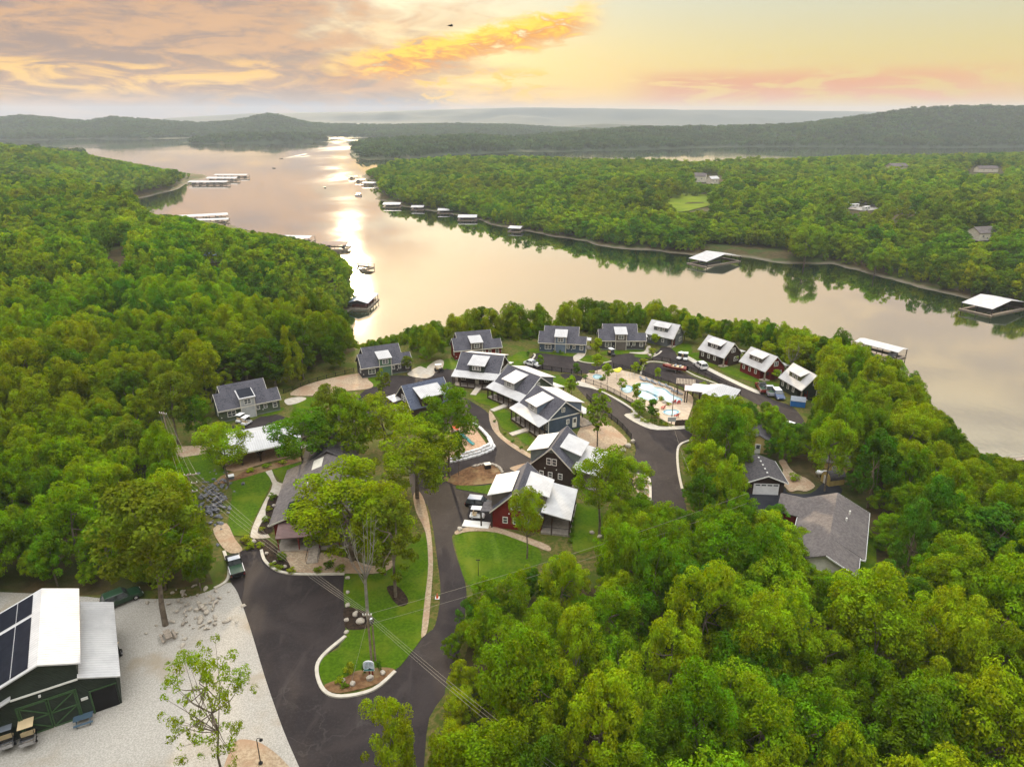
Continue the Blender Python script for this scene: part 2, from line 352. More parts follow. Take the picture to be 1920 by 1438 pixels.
def sdist(xy, poly):
    """Signed distance to a closed polygon, positive inside."""
    p = np.asarray(poly); n = len(p); d2 = np.full(len(xy), 1e18); ins = np.zeros(len(xy), bool)
    for i in range(n):
        a, b_ = p[i], p[(i + 1) % n]; e = b_ - a; w = xy - a
        t = np.clip((w @ e) / (e @ e + 1e-9), 0, 1); q = w - t[:, None] * e
        d2 = np.minimum(d2, (q * q).sum(1))
        c = (a[1] > xy[:, 1]) != (b_[1] > xy[:, 1])
        with np.errstate(divide='ignore', invalid='ignore'):
            xi = a[0] + (xy[:, 1] - a[1]) / (b_[1] - a[1]) * (b_[0] - a[0])
        ins ^= c & (xy[:, 0] < xi)
    return np.where(ins, 1, -1) * np.sqrt(d2)
def sst(x, a, b_):
    t = np.clip((x - a) / (b_ - a), 0, 1); return t * t * (3 - 2 * t)
_rs = np.random.RandomState(3); _tab = _rs.rand(64, 64)
def vnoise(x, y):
    xi, yi = np.floor(x).astype(int), np.floor(y).astype(int); fx, fy = x - xi, y - yi
    fx, fy = fx * fx * (3 - 2 * fx), fy * fy * (3 - 2 * fy)
    g = lambda i, j: _tab[i % 64, j % 64]
    return (g(xi, yi) * (1 - fx) + g(xi + 1, yi) * fx) * (1 - fy) + (g(xi, yi + 1) * (1 - fx) + g(xi + 1, yi + 1) * fx) * fy
def fbm(x, y, s, o=4):
    v, a = 0, 1
    for k in range(o): v = v + a * (vnoise(x / s * 2 ** k + 17 * k, y / s * 2 ** k + 5 * k) - .5); a *= .5
    return v
RESORT = [tuple(P(*q).xy) for q in [(-400, 1900), (-300, 1100), (150, 1040), (300, 800), (360, 720), (560, 690), (650, 640), (850, 605), (1010, 598), (1200, 592), (1300, 600), (1400, 635), (1560, 680), (1640, 760), (1700, 850), (1760, 960), (1760, 1120), (1500, 1150), (1200, 1200), (1000, 1400), (1000, 1900)]]
def rowz(row, dist):
    return CAM_Z + dist * math.tan(math.atan((719 - row) / FPX) - PITCH)
RIDGES = [
    ([(-900, 224), (-200, 225), (0, 222), (50, 217), (100, 222), (170, 228), (215, 220), (290, 226), (380, 232), (440, 228), (480, 219), (510, 213), (545, 222), (580, 230), (620, 234), (720, 236), (860, 233), (960, 236), (1050, 241), (1250, 246)], [(-900, 3300), (1300, 3700)], 560),
    ([(300, 277), (330, 264), (380, 257), (450, 251), (560, 249), (610, 255), (650, 264)], [(300, 2330), (650, 2700)], 150),
    ([(640, 293), (655, 276), (690, 268), (740, 262), (870, 254), (960, 258), (1010, 254), (1100, 247), (1180, 241), (1260, 239), (1400, 237), (1480, 234), (1590, 222), (1700, 204), (1800, 199), (1920, 201), (2300, 196), (2900, 205)], [(640, 1830), (900, 2150), (1300, 2600), (2900, 2900)], 400),
    ([(860, 243), (960, 239), (1060, 234), (1130, 229), (1220, 232), (1280, 241), (1400, 250)], [(860, 4600), (1400, 4600)], 300),
    ([(-900, 226), (250, 226), (320, 220), (480, 211), (700, 208), (900, 202), (1000, 200), (1200, 203), (1400, 205), (1600, 207), (1700, 209), (1900, 207), (2300, 206), (2900, 210)], [(-900, 8500), (2900, 8500)], 900)]
def terrain(x, y):
    x = np.asarray(x, float); y = np.asarray(y, float); xy = np.stack([x, y], 1)
    z = np.full(len(x), LAKE - 6.0)
    near = y < 2600
    d1 = np.full(len(x), -1e3); d2, d3 = d1.copy(), d1.copy(); dr = d1.copy()
    if near.any():
        d1[near] = sdist(xy[near], L1); d2[near] = sdist(xy[near], L2); d3[near] = sdist(xy[near], L3); dr[near] = sdist(xy[near], RESORT)
    n = fbm(x, y, 60.0)
    wob = d1 + fbm(x, y, 26.0, 3) * 7
    h1 = 3.0 * sst(wob, -2, 8) + 23.0 * sst(wob, 0, 58)
    calm = sst(dr, -28, -4)
    h1 = h1 + np.where(d1 > 0, n * 6 * sst(d1, 20, 70) * (1 - calm), 0) - sst(-dr, 20, 140) * 3 * (d1 > 30)
    z = np.maximum(z, np.where(d1 > -40, np.where(wob > 0, LAKE - .3 + h1 * (1 + .3 / 26), LAKE + wob * .15), LAKE - 6))
    z = np.where(dr > -2, np.where(d1 > 52, 0.0, z), z)
    w2 = d2 + fbm(x + 300, y, 40.0, 3) * 14
    z = np.maximum(z, np.where(w2 > 0, LAKE + 2.6 * sst(w2, -1, 9) + 9 * sst(w2, 0, 170) + n * 4 * sst(w2, 20, 120), np.maximum(LAKE + w2 * .15, LAKE - 6)))
    w3 = d3 + fbm(x + 700, y, 60.0, 3) * 14
    z = np.maximum(z, np.where(w3 > 0, LAKE + 3 * sst(w3, -1, 9) + 27 * sst(w3, 0, 260) + n * 6 * sst(w3, 20, 120), np.maximum(LAKE + w3 * .15, LAKE - 6)))
    far = y > 1400
    if far.any():
        xf, yf = x[far], y[far]; pxc = 960 + FPX * xf / (yf * math.cos(PITCH) + 86 * math.sin(PITCH)); zf = z[far]
        for prof, dist, w in RIDGES:
            a = np.array(prof, float); b_ = np.array(dist, float)
            r0 = np.interp(pxc, b_[:, 0], b_[:, 1]); row = np.interp(pxc, a[:, 0], a[:, 1])
            dd = np.sqrt(r0 ** 2 + ((pxc - 960) / FPX * r0) ** 2 * .0)
            ztop = CAM_Z + dd * np.tan(np.arctan((719 - row) / FPX) - PITCH) - 10
            edge = sst(pxc, a[0, 0], a[0, 0] + 14) * (1 - sst(pxc, a[-1, 0] - 14, a[-1, 0]))
            g = np.exp(-((yf - r0 + fbm(xf, yf, 500., 3) * w * .5) / w) ** 2) * edge
            spur = 1 + fbm(xf + 900, yf, 420., 4) * .55 * np.clip((1 - g) * 2, 0, 1)
            zr = LAKE - 9 + (ztop - LAKE + 9) * g * spur
            zf = np.maximum(zf, zr)
        z[far] = zf
    return z
def tz(x, y): return float(terrain(np.array([x]), np.array([y]))[0])

gm = new_mat('forest_floor'); nt = NT(gm)
pos = coords(nt, 'World'); sp = nt.n('ShaderNodeSeparateXYZ'); nt.l(pos, sp.inputs[0])
f1 = nt.rng(nt.noise(pos, .35, 6, .65), .35, .65)
c = nt.mix(f1, (.045, .040, .014), (.085, .060, .028))
c = nt.mix(nt.rng(nt.noise(pos, .06, 4, .6), .45, .62), c, (.040, .058, .012))
farf = nt.rng(sp.outputs[1], 1200, 1700); c = nt.mix(farf, c, (.020, .034, .010))
sh = nt.rng(nt.math('ADD', sp.outputs[2], nt.math('MULTIPLY', nt.noise(pos, .12, 3, .6), 1.6)), -24.2, -25.0)
c = nt.mix(nt.math('MULTIPLY', sh, nt.rng(sp.outputs[1], 1500, 1100)), c, (.13, .115, .08))
bs = nt.n('ShaderNodeBsdfPrincipled'); bs.inputs['Roughness'].default_value = .95; bs.inputs['Specular IOR Level'].default_value = .1; nt.l(c, bs.inputs['Base Color'])
bp = nt.n('ShaderNodeBump'); bp.inputs['Strength'].default_value = .6; bp.inputs['Distance'].default_value = .3; nt.l(nt.noise(pos, 1.3, 5, .65), bp.inputs['Height']); nt.l(bp.outputs[0], bs.inputs['Normal'])
o = nt.n('ShaderNodeOutputMaterial'); nt.l(bs.outputs[0], o.inputs[0])

NA, NR = 420, 330
az = np.linspace(-R(62), R(62), NA); rr = 22 * (14000 / 22) ** (np.arange(NR) / (NR - 1))
A_, R_ = np.meshgrid(az, rr); gx = (R_ * np.sin(A_)).ravel(); gy = (R_ * np.cos(A_)).ravel(); gz = terrain(gx, gy)
i, j = np.meshgrid(np.arange(NA - 1), np.arange(NR - 1)); k0 = (j * NA + i).ravel()
faces = np.stack([k0, k0 + 1, k0 + NA + 1, k0 + NA], 1)
me = make_mesh('ground', np.stack([gx, gy, gz], 1), faces, gm, True)
ground = bpy.data.objects.new('ground', me); COL.objects.link(ground); tag(ground, 'wooded hills and shores around the lake', None, None, 'structure')

# ================================================================ lake
wm = new_mat('lake_water'); nt = NT(wm); pos = coords(nt, 'World')
mp = nt.n('ShaderNodeMapping'); nt.l(pos, mp.inputs[0]); mp.inputs['Scale'].default_value = (1, .55, 1); mp.inputs['Rotation'].default_value = (0, 0, R(20))
w1 = nt.noise(mp.outputs[0], .55, 4, .6, .4); w2_ = nt.noise(mp.outputs[0], .045, 3, .5, .5)
calm = nt.rng(nt.noise(mp.outputs[0], .0055, 4, .6, .6), .40, .62)
bp = nt.n('ShaderNodeBump'); bp.inputs['Distance'].default_value = .12
nt.l(nt.math('ADD', w1, nt.math('MULTIPLY', w2_, 1.5)), bp.inputs['Height']); nt.l(nt.math('ADD', .06, nt.math('MULTIPLY', calm, .15)), bp.inputs['Strength'])
gl = nt.n('ShaderNodeBsdfGlossy'); gl.inputs['Color'].default_value = (.97, .95, .92, 1); nt.l(nt.math('ADD', .025, nt.math('MULTIPLY', calm, .045)), gl.inputs['Roughness']); nt.l(bp.outputs[0], gl.inputs['Normal'])
df = nt.n('ShaderNodeBsdfDiffuse'); df.inputs['Color'].default_value = (.034, .075, .026, 1)
lw = nt.n('ShaderNodeLayerWeight'); lw.inputs[0].default_value = .5
mx = nt.n('ShaderNodeMixShader'); nt.l(nt.rng(lw.outputs['Facing'], .25, .85, .30, .97, False), mx.inputs[0]); nt.l(df.outputs[0], mx.inputs[1]); nt.l(gl.outputs[0], mx.inputs[2])
o = nt.n('ShaderNodeOutputMaterial'); nt.l(mx.outputs[0], o.inputs[0])
lake = MB().add([(-14000, -400, LAKE), (14000, -400, LAKE), (14000, 14500, LAKE), (-14000, 14500, LAKE)], [(0, 1, 2, 3)]).build('lake', wm)
tag(lake, 'still lake reflecting the sunset sky', None, None, 'structure')

# ================================================================ flat surfaces of the resort
def crom(pts, n=4, closed=True):
    out = []; m_ = len(pts)
    rng_ = range(m_) if closed else range(m_ - 1)
    for i in rng_:
        g = (lambda q: pts[q % m_]) if closed else (lambda q: pts[min(max(q, 0), m_ - 1)])
        p0, p1, p2, p3 = g(i - 1), g(i), g(i + 1), g(i + 2)
        for k in range(n):
            t = k / n
            out.append(tuple(.5 * (2 * b_ + (c_ - a) * t + (2 * a - 5 * b_ + 4 * c_ - d) * t * t + (3 * b_ - a - 3 * c_ + d) * t ** 3) for a, b_, c_, d in zip(p0, p1, p2, p3)))
    if not closed: out.append(tuple(pts[-1]))
    return out
def sheet(name, pts, z, mat, label, smooth=0, kind='structure', thick=0):
    w = [tuple(P(x, y).xy) for x, y in pts]
    if smooth: w = crom(w, smooth)
    v = [Vector((x, y, 0)) for x, y in w]; n = len(v)
    tri = tessellate_polygon([v])
    b_ = MB(); b_.add([(p.x, p.y, z) for p in v], [tuple(t) for t in tri])
    if thick: b_.add([(p.x, p.y, z) for p in v] + [(p.x, p.y, z - thick) for p in v], [(i, (i + 1) % n, (i + 1) % n + n, i + n) for i in range(n)])
    me = bpy.data.meshes.new(name); me.from_pydata(b_.v, [], b_.f)
    bmx = bmesh.new(); bmx.from_mesh(me)
    for f in bmx.faces:
        f.normal_update()
        if f.normal.z < -.5: f.normal_flip()
    bmx.to_mesh(me); bmx.free(); me.materials.append(M[mat])
    o_ = bpy.data.objects.new(name, me); COL.objects.link(o_)
    return tag(o_, label, None, None, kind)
def strip(name, pts, width, z0, z1, mat, label, smooth=4, closed=False, world=False):
    w = [tuple(q) if world else tuple(P(*q).xy) for q in pts]
    if smooth: w = crom(w, smooth, closed)
    n = len(w); V_ = []; F_ = []
    for i in range(n):
        a = Vector(w[(i - 1) % n] if closed else w[max(i - 1, 0)]); b_ = Vector(w[(i + 1) % n] if closed else w[min(i + 1, n - 1)])
        t = (b_ - a).normalized(); nn = Vector((-t.y, t.x)) * width / 2; c_ = Vector(w[i])
        for s_, zz_ in ((1, z0), (1, z1), (-1, z1), (-1, z0)): V_.append((c_.x + nn.x * s_, c_.y + nn.y * s_, zz_))
    for i in range(n if closed else n - 1):
        j_ = (i + 1) % n
        for k in range(3): F_.append((i * 4 + k, j_ * 4 + k, j_ * 4 + k + 1, i * 4 + k + 1))
    if not closed: F_ += [(0, 1, 2, 3), ((n - 1) * 4 + 3, (n - 1) * 4 + 2, (n - 1) * 4 + 1, (n - 1) * 4)]
    o_ = MB().add(V_, F_).build(name, M[mat])
    return tag(o_, label, None, None, 'structure')
sheet('resort_ground', [(-60, 1500), (-60, 1120), (200, 1115), (400, 1095), (330, 900), (300, 790), (400, 730), (560, 700), (670, 655), (850, 625), (1010, 610), (1200, 606), (1290, 612), (1400, 645), (1545, 700), (1560, 790), (1400, 800), (1330, 790), (1300, 860), (1310, 1000), (1240, 1020), (1150, 1040), (1120, 1100), (900, 1140), (850, 1300), (860, 1500)], .012, 'dry_grass', 'rough dry grass between the drives')
ASPH = [
    ('asphalt_drive', [(568, 1460), (561, 1438), (530, 1365), (497, 1270), (470, 1180), (446, 1112), (431, 1088), (426, 1050), (450, 1033), (489, 1032), (500, 1056), (540, 1076), (646, 1077), (646, 1192), (605, 1232), (594, 1258), (607, 1294), (640, 1307), (700, 1294), (741, 1260), (835, 1286), (805, 1345), (795, 1438), (795, 1460)], .040, 'dark asphalt entrance drive and car park'),
    ('asphalt_drive', [(735, 1266), (796, 1192), (816, 1172), (826, 1110), (820, 1050), (811, 985), (802, 950), (788, 918), (790, 880), (850, 892), (905, 940), (885, 987), (853, 1000), (848, 1012), (858, 1050), (872, 1092), (874, 1130), (860, 1230), (835, 1290), (790, 1300)], .046, 'asphalt drive climbing past the red lodge'),
    ('asphalt_drive', [(775, 935), (768, 880), (790, 866), (845, 866), (905, 850), (926, 838), (918, 815), (893, 797), (878, 792), (855, 790), (835, 775), (838, 752), (868, 746), (890, 757), (910, 770), (924, 787), (935, 812), (958, 832), (988, 850), (1002, 866), (1004, 890), (960, 900), (945, 930), (935, 990), (880, 988), (853, 1000), (830, 960), (800, 945)], .052, 'curving asphalt court in front of the porch lodges'),
    ('asphalt_drive', [(430, 812), (425, 800), (455, 797), (507, 776), (560, 786), (640, 765), (690, 727), (716, 710), (742, 704), (772, 706), (800, 708), (812, 700), (838, 692), (858, 690), (862, 720), (840, 745), (845, 770), (800, 790), (740, 800), (700, 780), (640, 800), (560, 820), (490, 820)], .058, 'asphalt drive linking the green and charcoal cottages'),
    ('asphalt_drive', [(985, 692), (992, 678), (1000, 665), (1020, 663), (1074, 669), (1075, 675), (1105, 679), (1140, 676), (1150, 668), (1165, 665), (1182, 663), (1196, 668), (1218, 668), (1236, 656), (1241, 651), (1262, 654), (1270, 668), (1290, 676), (1312, 688), (1340, 700), (1370, 714), (1400, 727), (1425, 736), (1450, 750), (1480, 760), (1498, 775), (1512, 800), (1505, 815), (1460, 790), (1430, 765), (1400, 748), (1370, 731), (1330, 709), (1290, 692), (1262, 682), (1235, 676), (1208, 676), (1200, 690), (1170, 693), (1140, 697), (1100, 701), (1060, 699), (1020, 694)], .064, 'asphalt loop road in front of the lakeside cottages'),
    ('asphalt_lot', [(1203, 702), (1206, 688), (1216, 681), (1240, 682), (1270, 692), (1300, 707), (1340, 722), (1380, 742), (1400, 762), (1370, 780), (1345, 762), (1300, 736), (1262, 719), (1230, 711)], .070, 'asphalt boat parking lot behind the pool'),
    ('asphalt_drive', [(1050, 702), (1090, 706), (1120, 728), (1164, 752), (1189, 772), (1170, 778), (1201, 797), (1232, 806), (1290, 804), (1296, 826), (1275, 836), (1270, 850), (1273, 890), (1281, 925), (1290, 1010), (1222, 1010), (1219, 912), (1212, 894), (1190, 888), (1185, 870), (1192, 845), (1185, 825), (1160, 796), (1125, 769), (1100, 747), (1078, 724)], .076, 'asphalt road sweeping below the pool'),
]
for nm, pts, z, lab in ASPH: sheet(nm, pts, z, 'asphalt', lab, 3)
sheet('asphalt_court', [(1396, 914), (1466, 914), (1478, 924), (1520, 925), (1545, 904), (1560, 902), (1578, 925), (1492, 940), (1490, 985), (1470, 1000), (1440, 992), (1408, 960)], .04, 'asphalt_new', 'fresh black asphalt court before the white garage door', 3)
sheet('gravel_lot', [(568, 1460), (561, 1438), (530, 1365), (497, 1270), (470, 1180), (446, 1112), (432, 1092), (405, 1102), (380, 1112), (330, 1122), (200, 1122), (130, 1118), (-100, 1130), (-200, 1460)], .030, 'gravel', 'pale crushed stone yard beside the barn', 3)
LAWN = [
    ('island_lawn', [(646, 1078), (700, 1078), (780, 1012), (800, 1000), (803, 1060), (800, 1120), (795, 1185), (770, 1225), (742, 1256), (720, 1252), (690, 1256), (640, 1276), (612, 1284), (598, 1260), (608, 1232), (648, 1196)], 'mown lawn of the entrance island'),
    ('lawn', [(433, 1003), (428, 985), (432, 950), (436, 925), (430, 905), (470, 890), (488, 882), (503, 888), (509, 903), (497, 932), (482, 962), (471, 988), (464, 1004)], 'long lawn left of the curved concrete walk'),
    ('lawn', [(508, 880), (545, 872), (590, 858), (620, 832), (640, 815), (662, 812), (665, 830), (640, 850), (600, 880), (565, 912), (535, 908), (520, 895)], 'lawn between the pavilion and the office'),
    ('lawn', [(852, 1012), (862, 1001), (900, 997), (940, 1001), (985, 1018), (1012, 1032), (1010, 1060), (960, 1085), (905, 1108), (874, 1092), (860, 1050)], 'broad lawn below the red lodge'),
    ('lawn', [(1072, 948), (1100, 950), (1128, 962), (1132, 1000), (1118, 1028), (1075, 1032)], 'shaded lawn right of the red lodge'),
    ('lawn', [(855, 916), (885, 922), (925, 926), (932, 902), (925, 908), (890, 912), (862, 909)], 'thin grass strip below the soil planter'),
    ('lawn', [(880, 742), (905, 738), (935, 752), (930, 762), (900, 756)], 'small lawn before the brown porch lodge'),
    ('lawn', [(918, 757), (940, 763), (960, 780), (955, 792), (932, 782)], 'small lawn between the two porch ramps'),
    ('lawn', [(938, 784), (958, 792), (975, 806), (972, 812), (950, 808), (938, 798)], 'small lawn before the blue porch lodge'),
    ('lawn', [(967, 812), (985, 812), (1005, 828), (1000, 836), (980, 830)], 'last small lawn beside the blue lodge ramp'),
    ('lawn', [(990, 660), (1000, 654), (1040, 658), (1092, 664), (1090, 669), (1060, 668), (1020, 663)], 'lawn before the blue cottage'),
    ('lawn', [(1082, 676), (1100, 668), (1125, 667), (1146, 678), (1120, 682), (1095, 681)], 'rounded lawn between the blue and charcoal cottages'),
    ('lawn', [(1125, 662), (1150, 657), (1204, 657), (1205, 663), (1180, 663), (1150, 666)], 'lawn before the charcoal cottage'),
    ('lawn', [(1188, 668), (1208, 663), (1225, 665), (1222, 672), (1205, 672)], 'lawn patch beside the rock bed'),
    ('lawn', [(1260, 651), (1290, 645), (1298, 660), (1280, 668), (1266, 660)], 'lawn right of the slate cottage'),
    ('lawn', [(1288, 668), (1312, 662), (1345, 682), (1342, 688), (1325, 686)], 'lawn before the brown metal-roofed cottage'),
    ('lawn', [(1350, 694), (1372, 688), (1420, 710), (1418, 716), (1400, 714)], 'lawn before the red metal-roofed cottage'),
    ('lawn', [(1412, 720), (1430, 714), (1466, 722), (1460, 730), (1432, 730)], 'lawn before the olive metal-roofed cottage'),
    ('lawn', [(550, 750), (620, 742), (650, 735), (655, 742), (600, 765), (560, 770)], 'thin grass by the gravel turnaround'),
    ('lawn', [(490, 780), (522, 766), (534, 766), (525, 774), (505, 780)], 'grass strip along the green cottage'),
    ('lawn', [(690, 710), (712, 708), (720, 716), (705, 726), (690, 722)], 'grass strip beside the charcoal cottage corner'),
    ('lawn', [(780, 690), (800, 680), (830, 678), (835, 690), (812, 700), (790, 704)], 'grass around the walk of the charcoal cottage'),
    ('lawn', [(830, 676), (858, 672), (860, 690), (838, 692)], 'grass mound beside the red cottage'),
    ('lawn', [(945, 680), (975, 660), (992, 664), (985, 680), (960, 690)], 'grass behind the porch lodges'),
    ('lawn', [(1030, 704), (1050, 706), (1070, 722), (1055, 728), (1040, 718)], 'grass by the rear road bend'),
    ('lawn', [(1608, 1000), (1622, 985), (1640, 1010), (1640, 1075), (1604, 1088)], 'strip of lawn right of the ranch house'),
    ('lawn', [(330, 860), (385, 850), (400, 868), (430, 880), (400, 905), (370, 895), (345, 880)], 'rough lawn left of the pavilion'),
]
for i, (nm, pts, lab) in enumerate(LAWN): sheet(nm, pts, .088 + .0045 * (i % 3), 'lawn', lab, 3)
SURF = [
    ('concrete_walk', [(493, 877), (507, 877), (519, 903), (539, 911), (530, 935), (518, 932), (498, 985), (503, 1003), (505, 1009), (475, 1010), (470, 1002), (478, 978), (496, 940), (511, 908)], 'concrete', 'curved concrete walk to the office'),
    ('mulch_bed', [(507, 931), (530, 936), (520, 967), (498, 966)], 'mulch', 'dark mulch bed beside the office walk'),
    ('mulch_bed', [(496, 974), (516, 975), (508, 1000), (483, 1000)], 'mulch', 'lower dark mulch bed beside the office walk'),
    ('gravel_path', [(400, 992), (425, 982), (440, 1010), (455, 1032), (432, 1038), (412, 1020)], 'tan_gravel', 'tan gravel path down to the car park'),
    ('gravel_strip', [(785, 922), (796, 940), (806, 985), (812, 1050), (808, 1120), (802, 1180), (793, 1195), (790, 1188), (797, 1120), (803, 1060), (798, 1000), (780, 960), (775, 930)], 'tan_gravel', 'tan gravel strip along the climbing drive'),
    ('gravel_bed', [(523, 1046), (540, 1030), (640, 1044), (700, 1062), (740, 1050), (720, 1074), (646, 1076), (560, 1074), (530, 1062)], 'tan_gravel', 'gravel bed before the office porch'),
    ('mulch_bed', [(488, 1012), (505, 1015), (535, 1046), (545, 1068), (530, 1070), (503, 1054), (492, 1036), (462, 1026), (450, 1012)], 'mulch', 'dark shrub bed at the car park corner'),
    ('mulch_bed', [(560, 1044), (660, 1046), (672, 1056), (640, 1056), (560, 1049)], 'mulch', 'mulch strip under the office porch'),
    ('soil_planter', [(831, 897), (850, 891), (880, 876), (915, 872), (932, 876), (941, 887), (935, 903), (920, 907), (880, 911), (850, 909)], 'soil', 'brown soil planter in the court'),
    ('play_yard', [(838, 862), (836, 800), (860, 792), (886, 797), (897, 812), (914, 838), (900, 846), (870, 855)], 'play_gravel', 'pea gravel play yard'),
    ('gravel_pad', [(595, 716), (640, 706), (686, 700), (690, 712), (700, 722), (690, 730), (640, 735), (600, 742), (545, 742), (560, 728)], 'tan_gravel', 'gravel turnaround between two cottages'),
    ('gravel_court', [(1105, 840), (1080, 830), (1090, 800), (1115, 790), (1140, 795), (1175, 825), (1165, 838), (1130, 850)], 'tan_gravel', 'gravel court behind the blue lodge'),
    ('pool_deck', [(1090, 720), (1098, 704), (1120, 695), (1145, 692), (1180, 698), (1215, 708), (1250, 722), (1285, 735), (1300, 750), (1290, 785), (1285, 800), (1262, 797), (1235, 784), (1200, 765), (1165, 745), (1130, 730)], 'deck_tan', 'tan pool deck'),
    ('sidewalk', [(1080, 718), (1090, 716), (1130, 734), (1165, 752), (1188, 768), (1200, 780), (1235, 800), (1287, 798), (1290, 804), (1232, 807), (1201, 798), (1170, 779), (1188, 773), (1163, 755), (1120, 732), (1085, 724)], 'kerb', 'pale walk around the pool garden'),
    ('shrub_bed', [(1182, 772), (1195, 770), (1225, 788), (1262, 797), (1258, 801), (1228, 799), (1200, 787)], 'dry_grass', 'shrub bed at the road bend below the pool'),
    ('gravel_bed', [(905, 984), (940, 992), (1000, 1012), (1030, 1025), (1028, 1034), (985, 1018), (930, 999), (880, 997), (855, 1003), (858, 994)], 'tan_gravel', 'tan gravel border of the broad lawn'),
    ('gravel_bed', [(1190, 890), (1212, 893), (1219, 912), (1219, 985), (1205, 985), (1200, 940), (1186, 905)], 'tan_gravel', 'stony bank beside the road'),
    ('shrub_border', [(918, 770), (932, 790), (938, 812), (962, 832), (1000, 856), (998, 862), (955, 836), (928, 812), (918, 790)], 'tan_gravel', 'narrow rock border along the lodge court'),
    ('island_bed', [(645, 1142), (660, 1140), (690, 1150), (702, 1165), (690, 1178), (665, 1182), (647, 1176)], 'mulch', 'boulder bed at the edge of the car park'),
    ('island_bed', [(725, 1102), (745, 1100), (762, 1118), (765, 1132), (752, 1138), (738, 1128)], 'mulch', 'kidney shaped mulch ring under a tree'),
    ('island_bed', [(610, 1284), (650, 1270), (665, 1260), (690, 1256), (718, 1252), (740, 1256), (735, 1266), (700, 1286), (640, 1300), (615, 1296)], 'soil', 'planting bed at the tip of the entrance island'),
    ('barn_apron', [(40, 1358), (72, 1347), (140, 1328), (212, 1306), (212, 1322), (150, 1345), (74, 1372)], 'concrete', 'concrete apron before the barn doors'),
    ('sandy_patch', [(420, 1438), (440, 1392), (470, 1388), (500, 1400), (535, 1430), (545, 1460), (410, 1460)], 'tan_gravel', 'worn sandy verge by the lamp post'),
    ('gravel_patch', [(300, 852), (340, 838), (390, 838), (395, 850), (345, 858), (330, 870)], 'tan_gravel', 'gravel track by the utility pole'),
    ('soil_bed', [(425, 888), (470, 880), (560, 858), (575, 862), (480, 890), (430, 905), (400, 908)], 'soil', 'planting bed below the pavilion'),
    ('pavilion_floor', [(415, 872), (440, 850), (475, 830), (548, 818), (560, 850), (500, 868), (440, 885)], 'play_gravel', 'tan pavilion floor'),
    ('walk', [(545, 842), (600, 828), (640, 820), (640, 824), (600, 832), (548, 847)], 'concrete', 'thin concrete walk east of the pavilion'),
    ('walk', [(1075, 669), (1082, 664), (1092, 655), (1100, 655), (1096, 668), (1082, 678), (1076, 677)], 'concrete', 'concrete walk beside the blue cottage'),
    ('walk', [(1182, 661), (1207, 660), (1213, 650), (1220, 650), (1216, 664), (1184, 663)], 'concrete', 'concrete walk beside the charcoal cottage'),
    ('sidewalk', [(1278, 664), (1290, 668), (1330, 690), (1370, 710), (1400, 724), (1425, 735), (1418, 738), (1365, 714), (1325, 694), (1288, 674)], 'kerb', 'pale sidewalk below the metal-roofed cottages'),
    ('walk', [(534, 750), (560, 745), (575, 748), (560, 756), (540, 760)], 'concrete', 'concrete step pad beside the green cottage'),
    ('walk', [(765, 700), (785, 688), (795, 690), (815, 700), (800, 710), (770, 706)], 'concrete', 'concrete walk beside the charcoal cottage lawn'),
    ('walk', [(800, 690), (820, 676), (832, 678), (828, 694), (812, 700)], 'concrete', 'paved cart pad'),
    ('gravel_yard', [(1462, 903), (1468, 882), (1460, 866), (1470, 862), (1482, 880), (1498, 892), (1512, 898), (1528, 912), (1512, 922), (1496, 920), (1482, 923), (1472, 914)], 'tan_gravel', 'pale stony yard between garage and house'),
    ('worn_verge', [(820, 1330), (850, 1300), (885, 1330), (890, 1438), (880, 1460), (800, 1460)], 'dry_grass', 'dry grass verge at the lower road edge'),
    ('gravel_landing', [(1000, 868), (1003, 890), (985, 890), (960, 882), (960, 876)], 'tan_gravel', 'low stone edging by the brown lodge'),
]
for i, (nm, pts, mt, lab) in enumerate(SURF): sheet(nm, pts, .106 + .0045 * (i % 7), mt, lab, 3)
# kerbs
for i, (pts, lab) in enumerate([
    ([(648, 1194), (606, 1230), (594, 1258), (607, 1295), (640, 1307), (700, 1294), (741, 1260)], 'pale kerb round the entrance island'),
    ([(1296, 826), (1276, 834), (1270, 850), (1272, 885), (1279, 918)], 'pale kerb on the far side of the road'),
    ([(490, 1032), (500, 1056), (540, 1076), (646, 1077)], 'thin kerb before the office'),
    ([(1080, 676), (1100, 681), (1125, 682), (1146, 678)], 'kerb round the small cottage lawn'),
    ([(988, 680), (998, 674), (1003, 667), (1001, 664)], 'kerb at the road end by the red cottage'),
    ([(1222, 671), (1235, 664), (1240, 659)], 'kerb round the rock bed'),
    ([(1201, 703), (1206, 686), (1218, 679), (1245, 681), (1275, 691), (1305, 706), (1345, 721), (1385, 741)], 'kerb between the boat lot and the loop road'),
    ([(1219, 985), (1219, 912), (1213, 895), (1192, 889)], 'kerb at the stony bank'),
    ([(402, 1104), (425, 1090), (430, 1068), (424, 1046), (420, 1034)], 'kerb beside the pickup'),
    ]):
    strip('kerb', pts, .42, .0, .24 if i in (0, 1) else .20, 'kerb', lab)
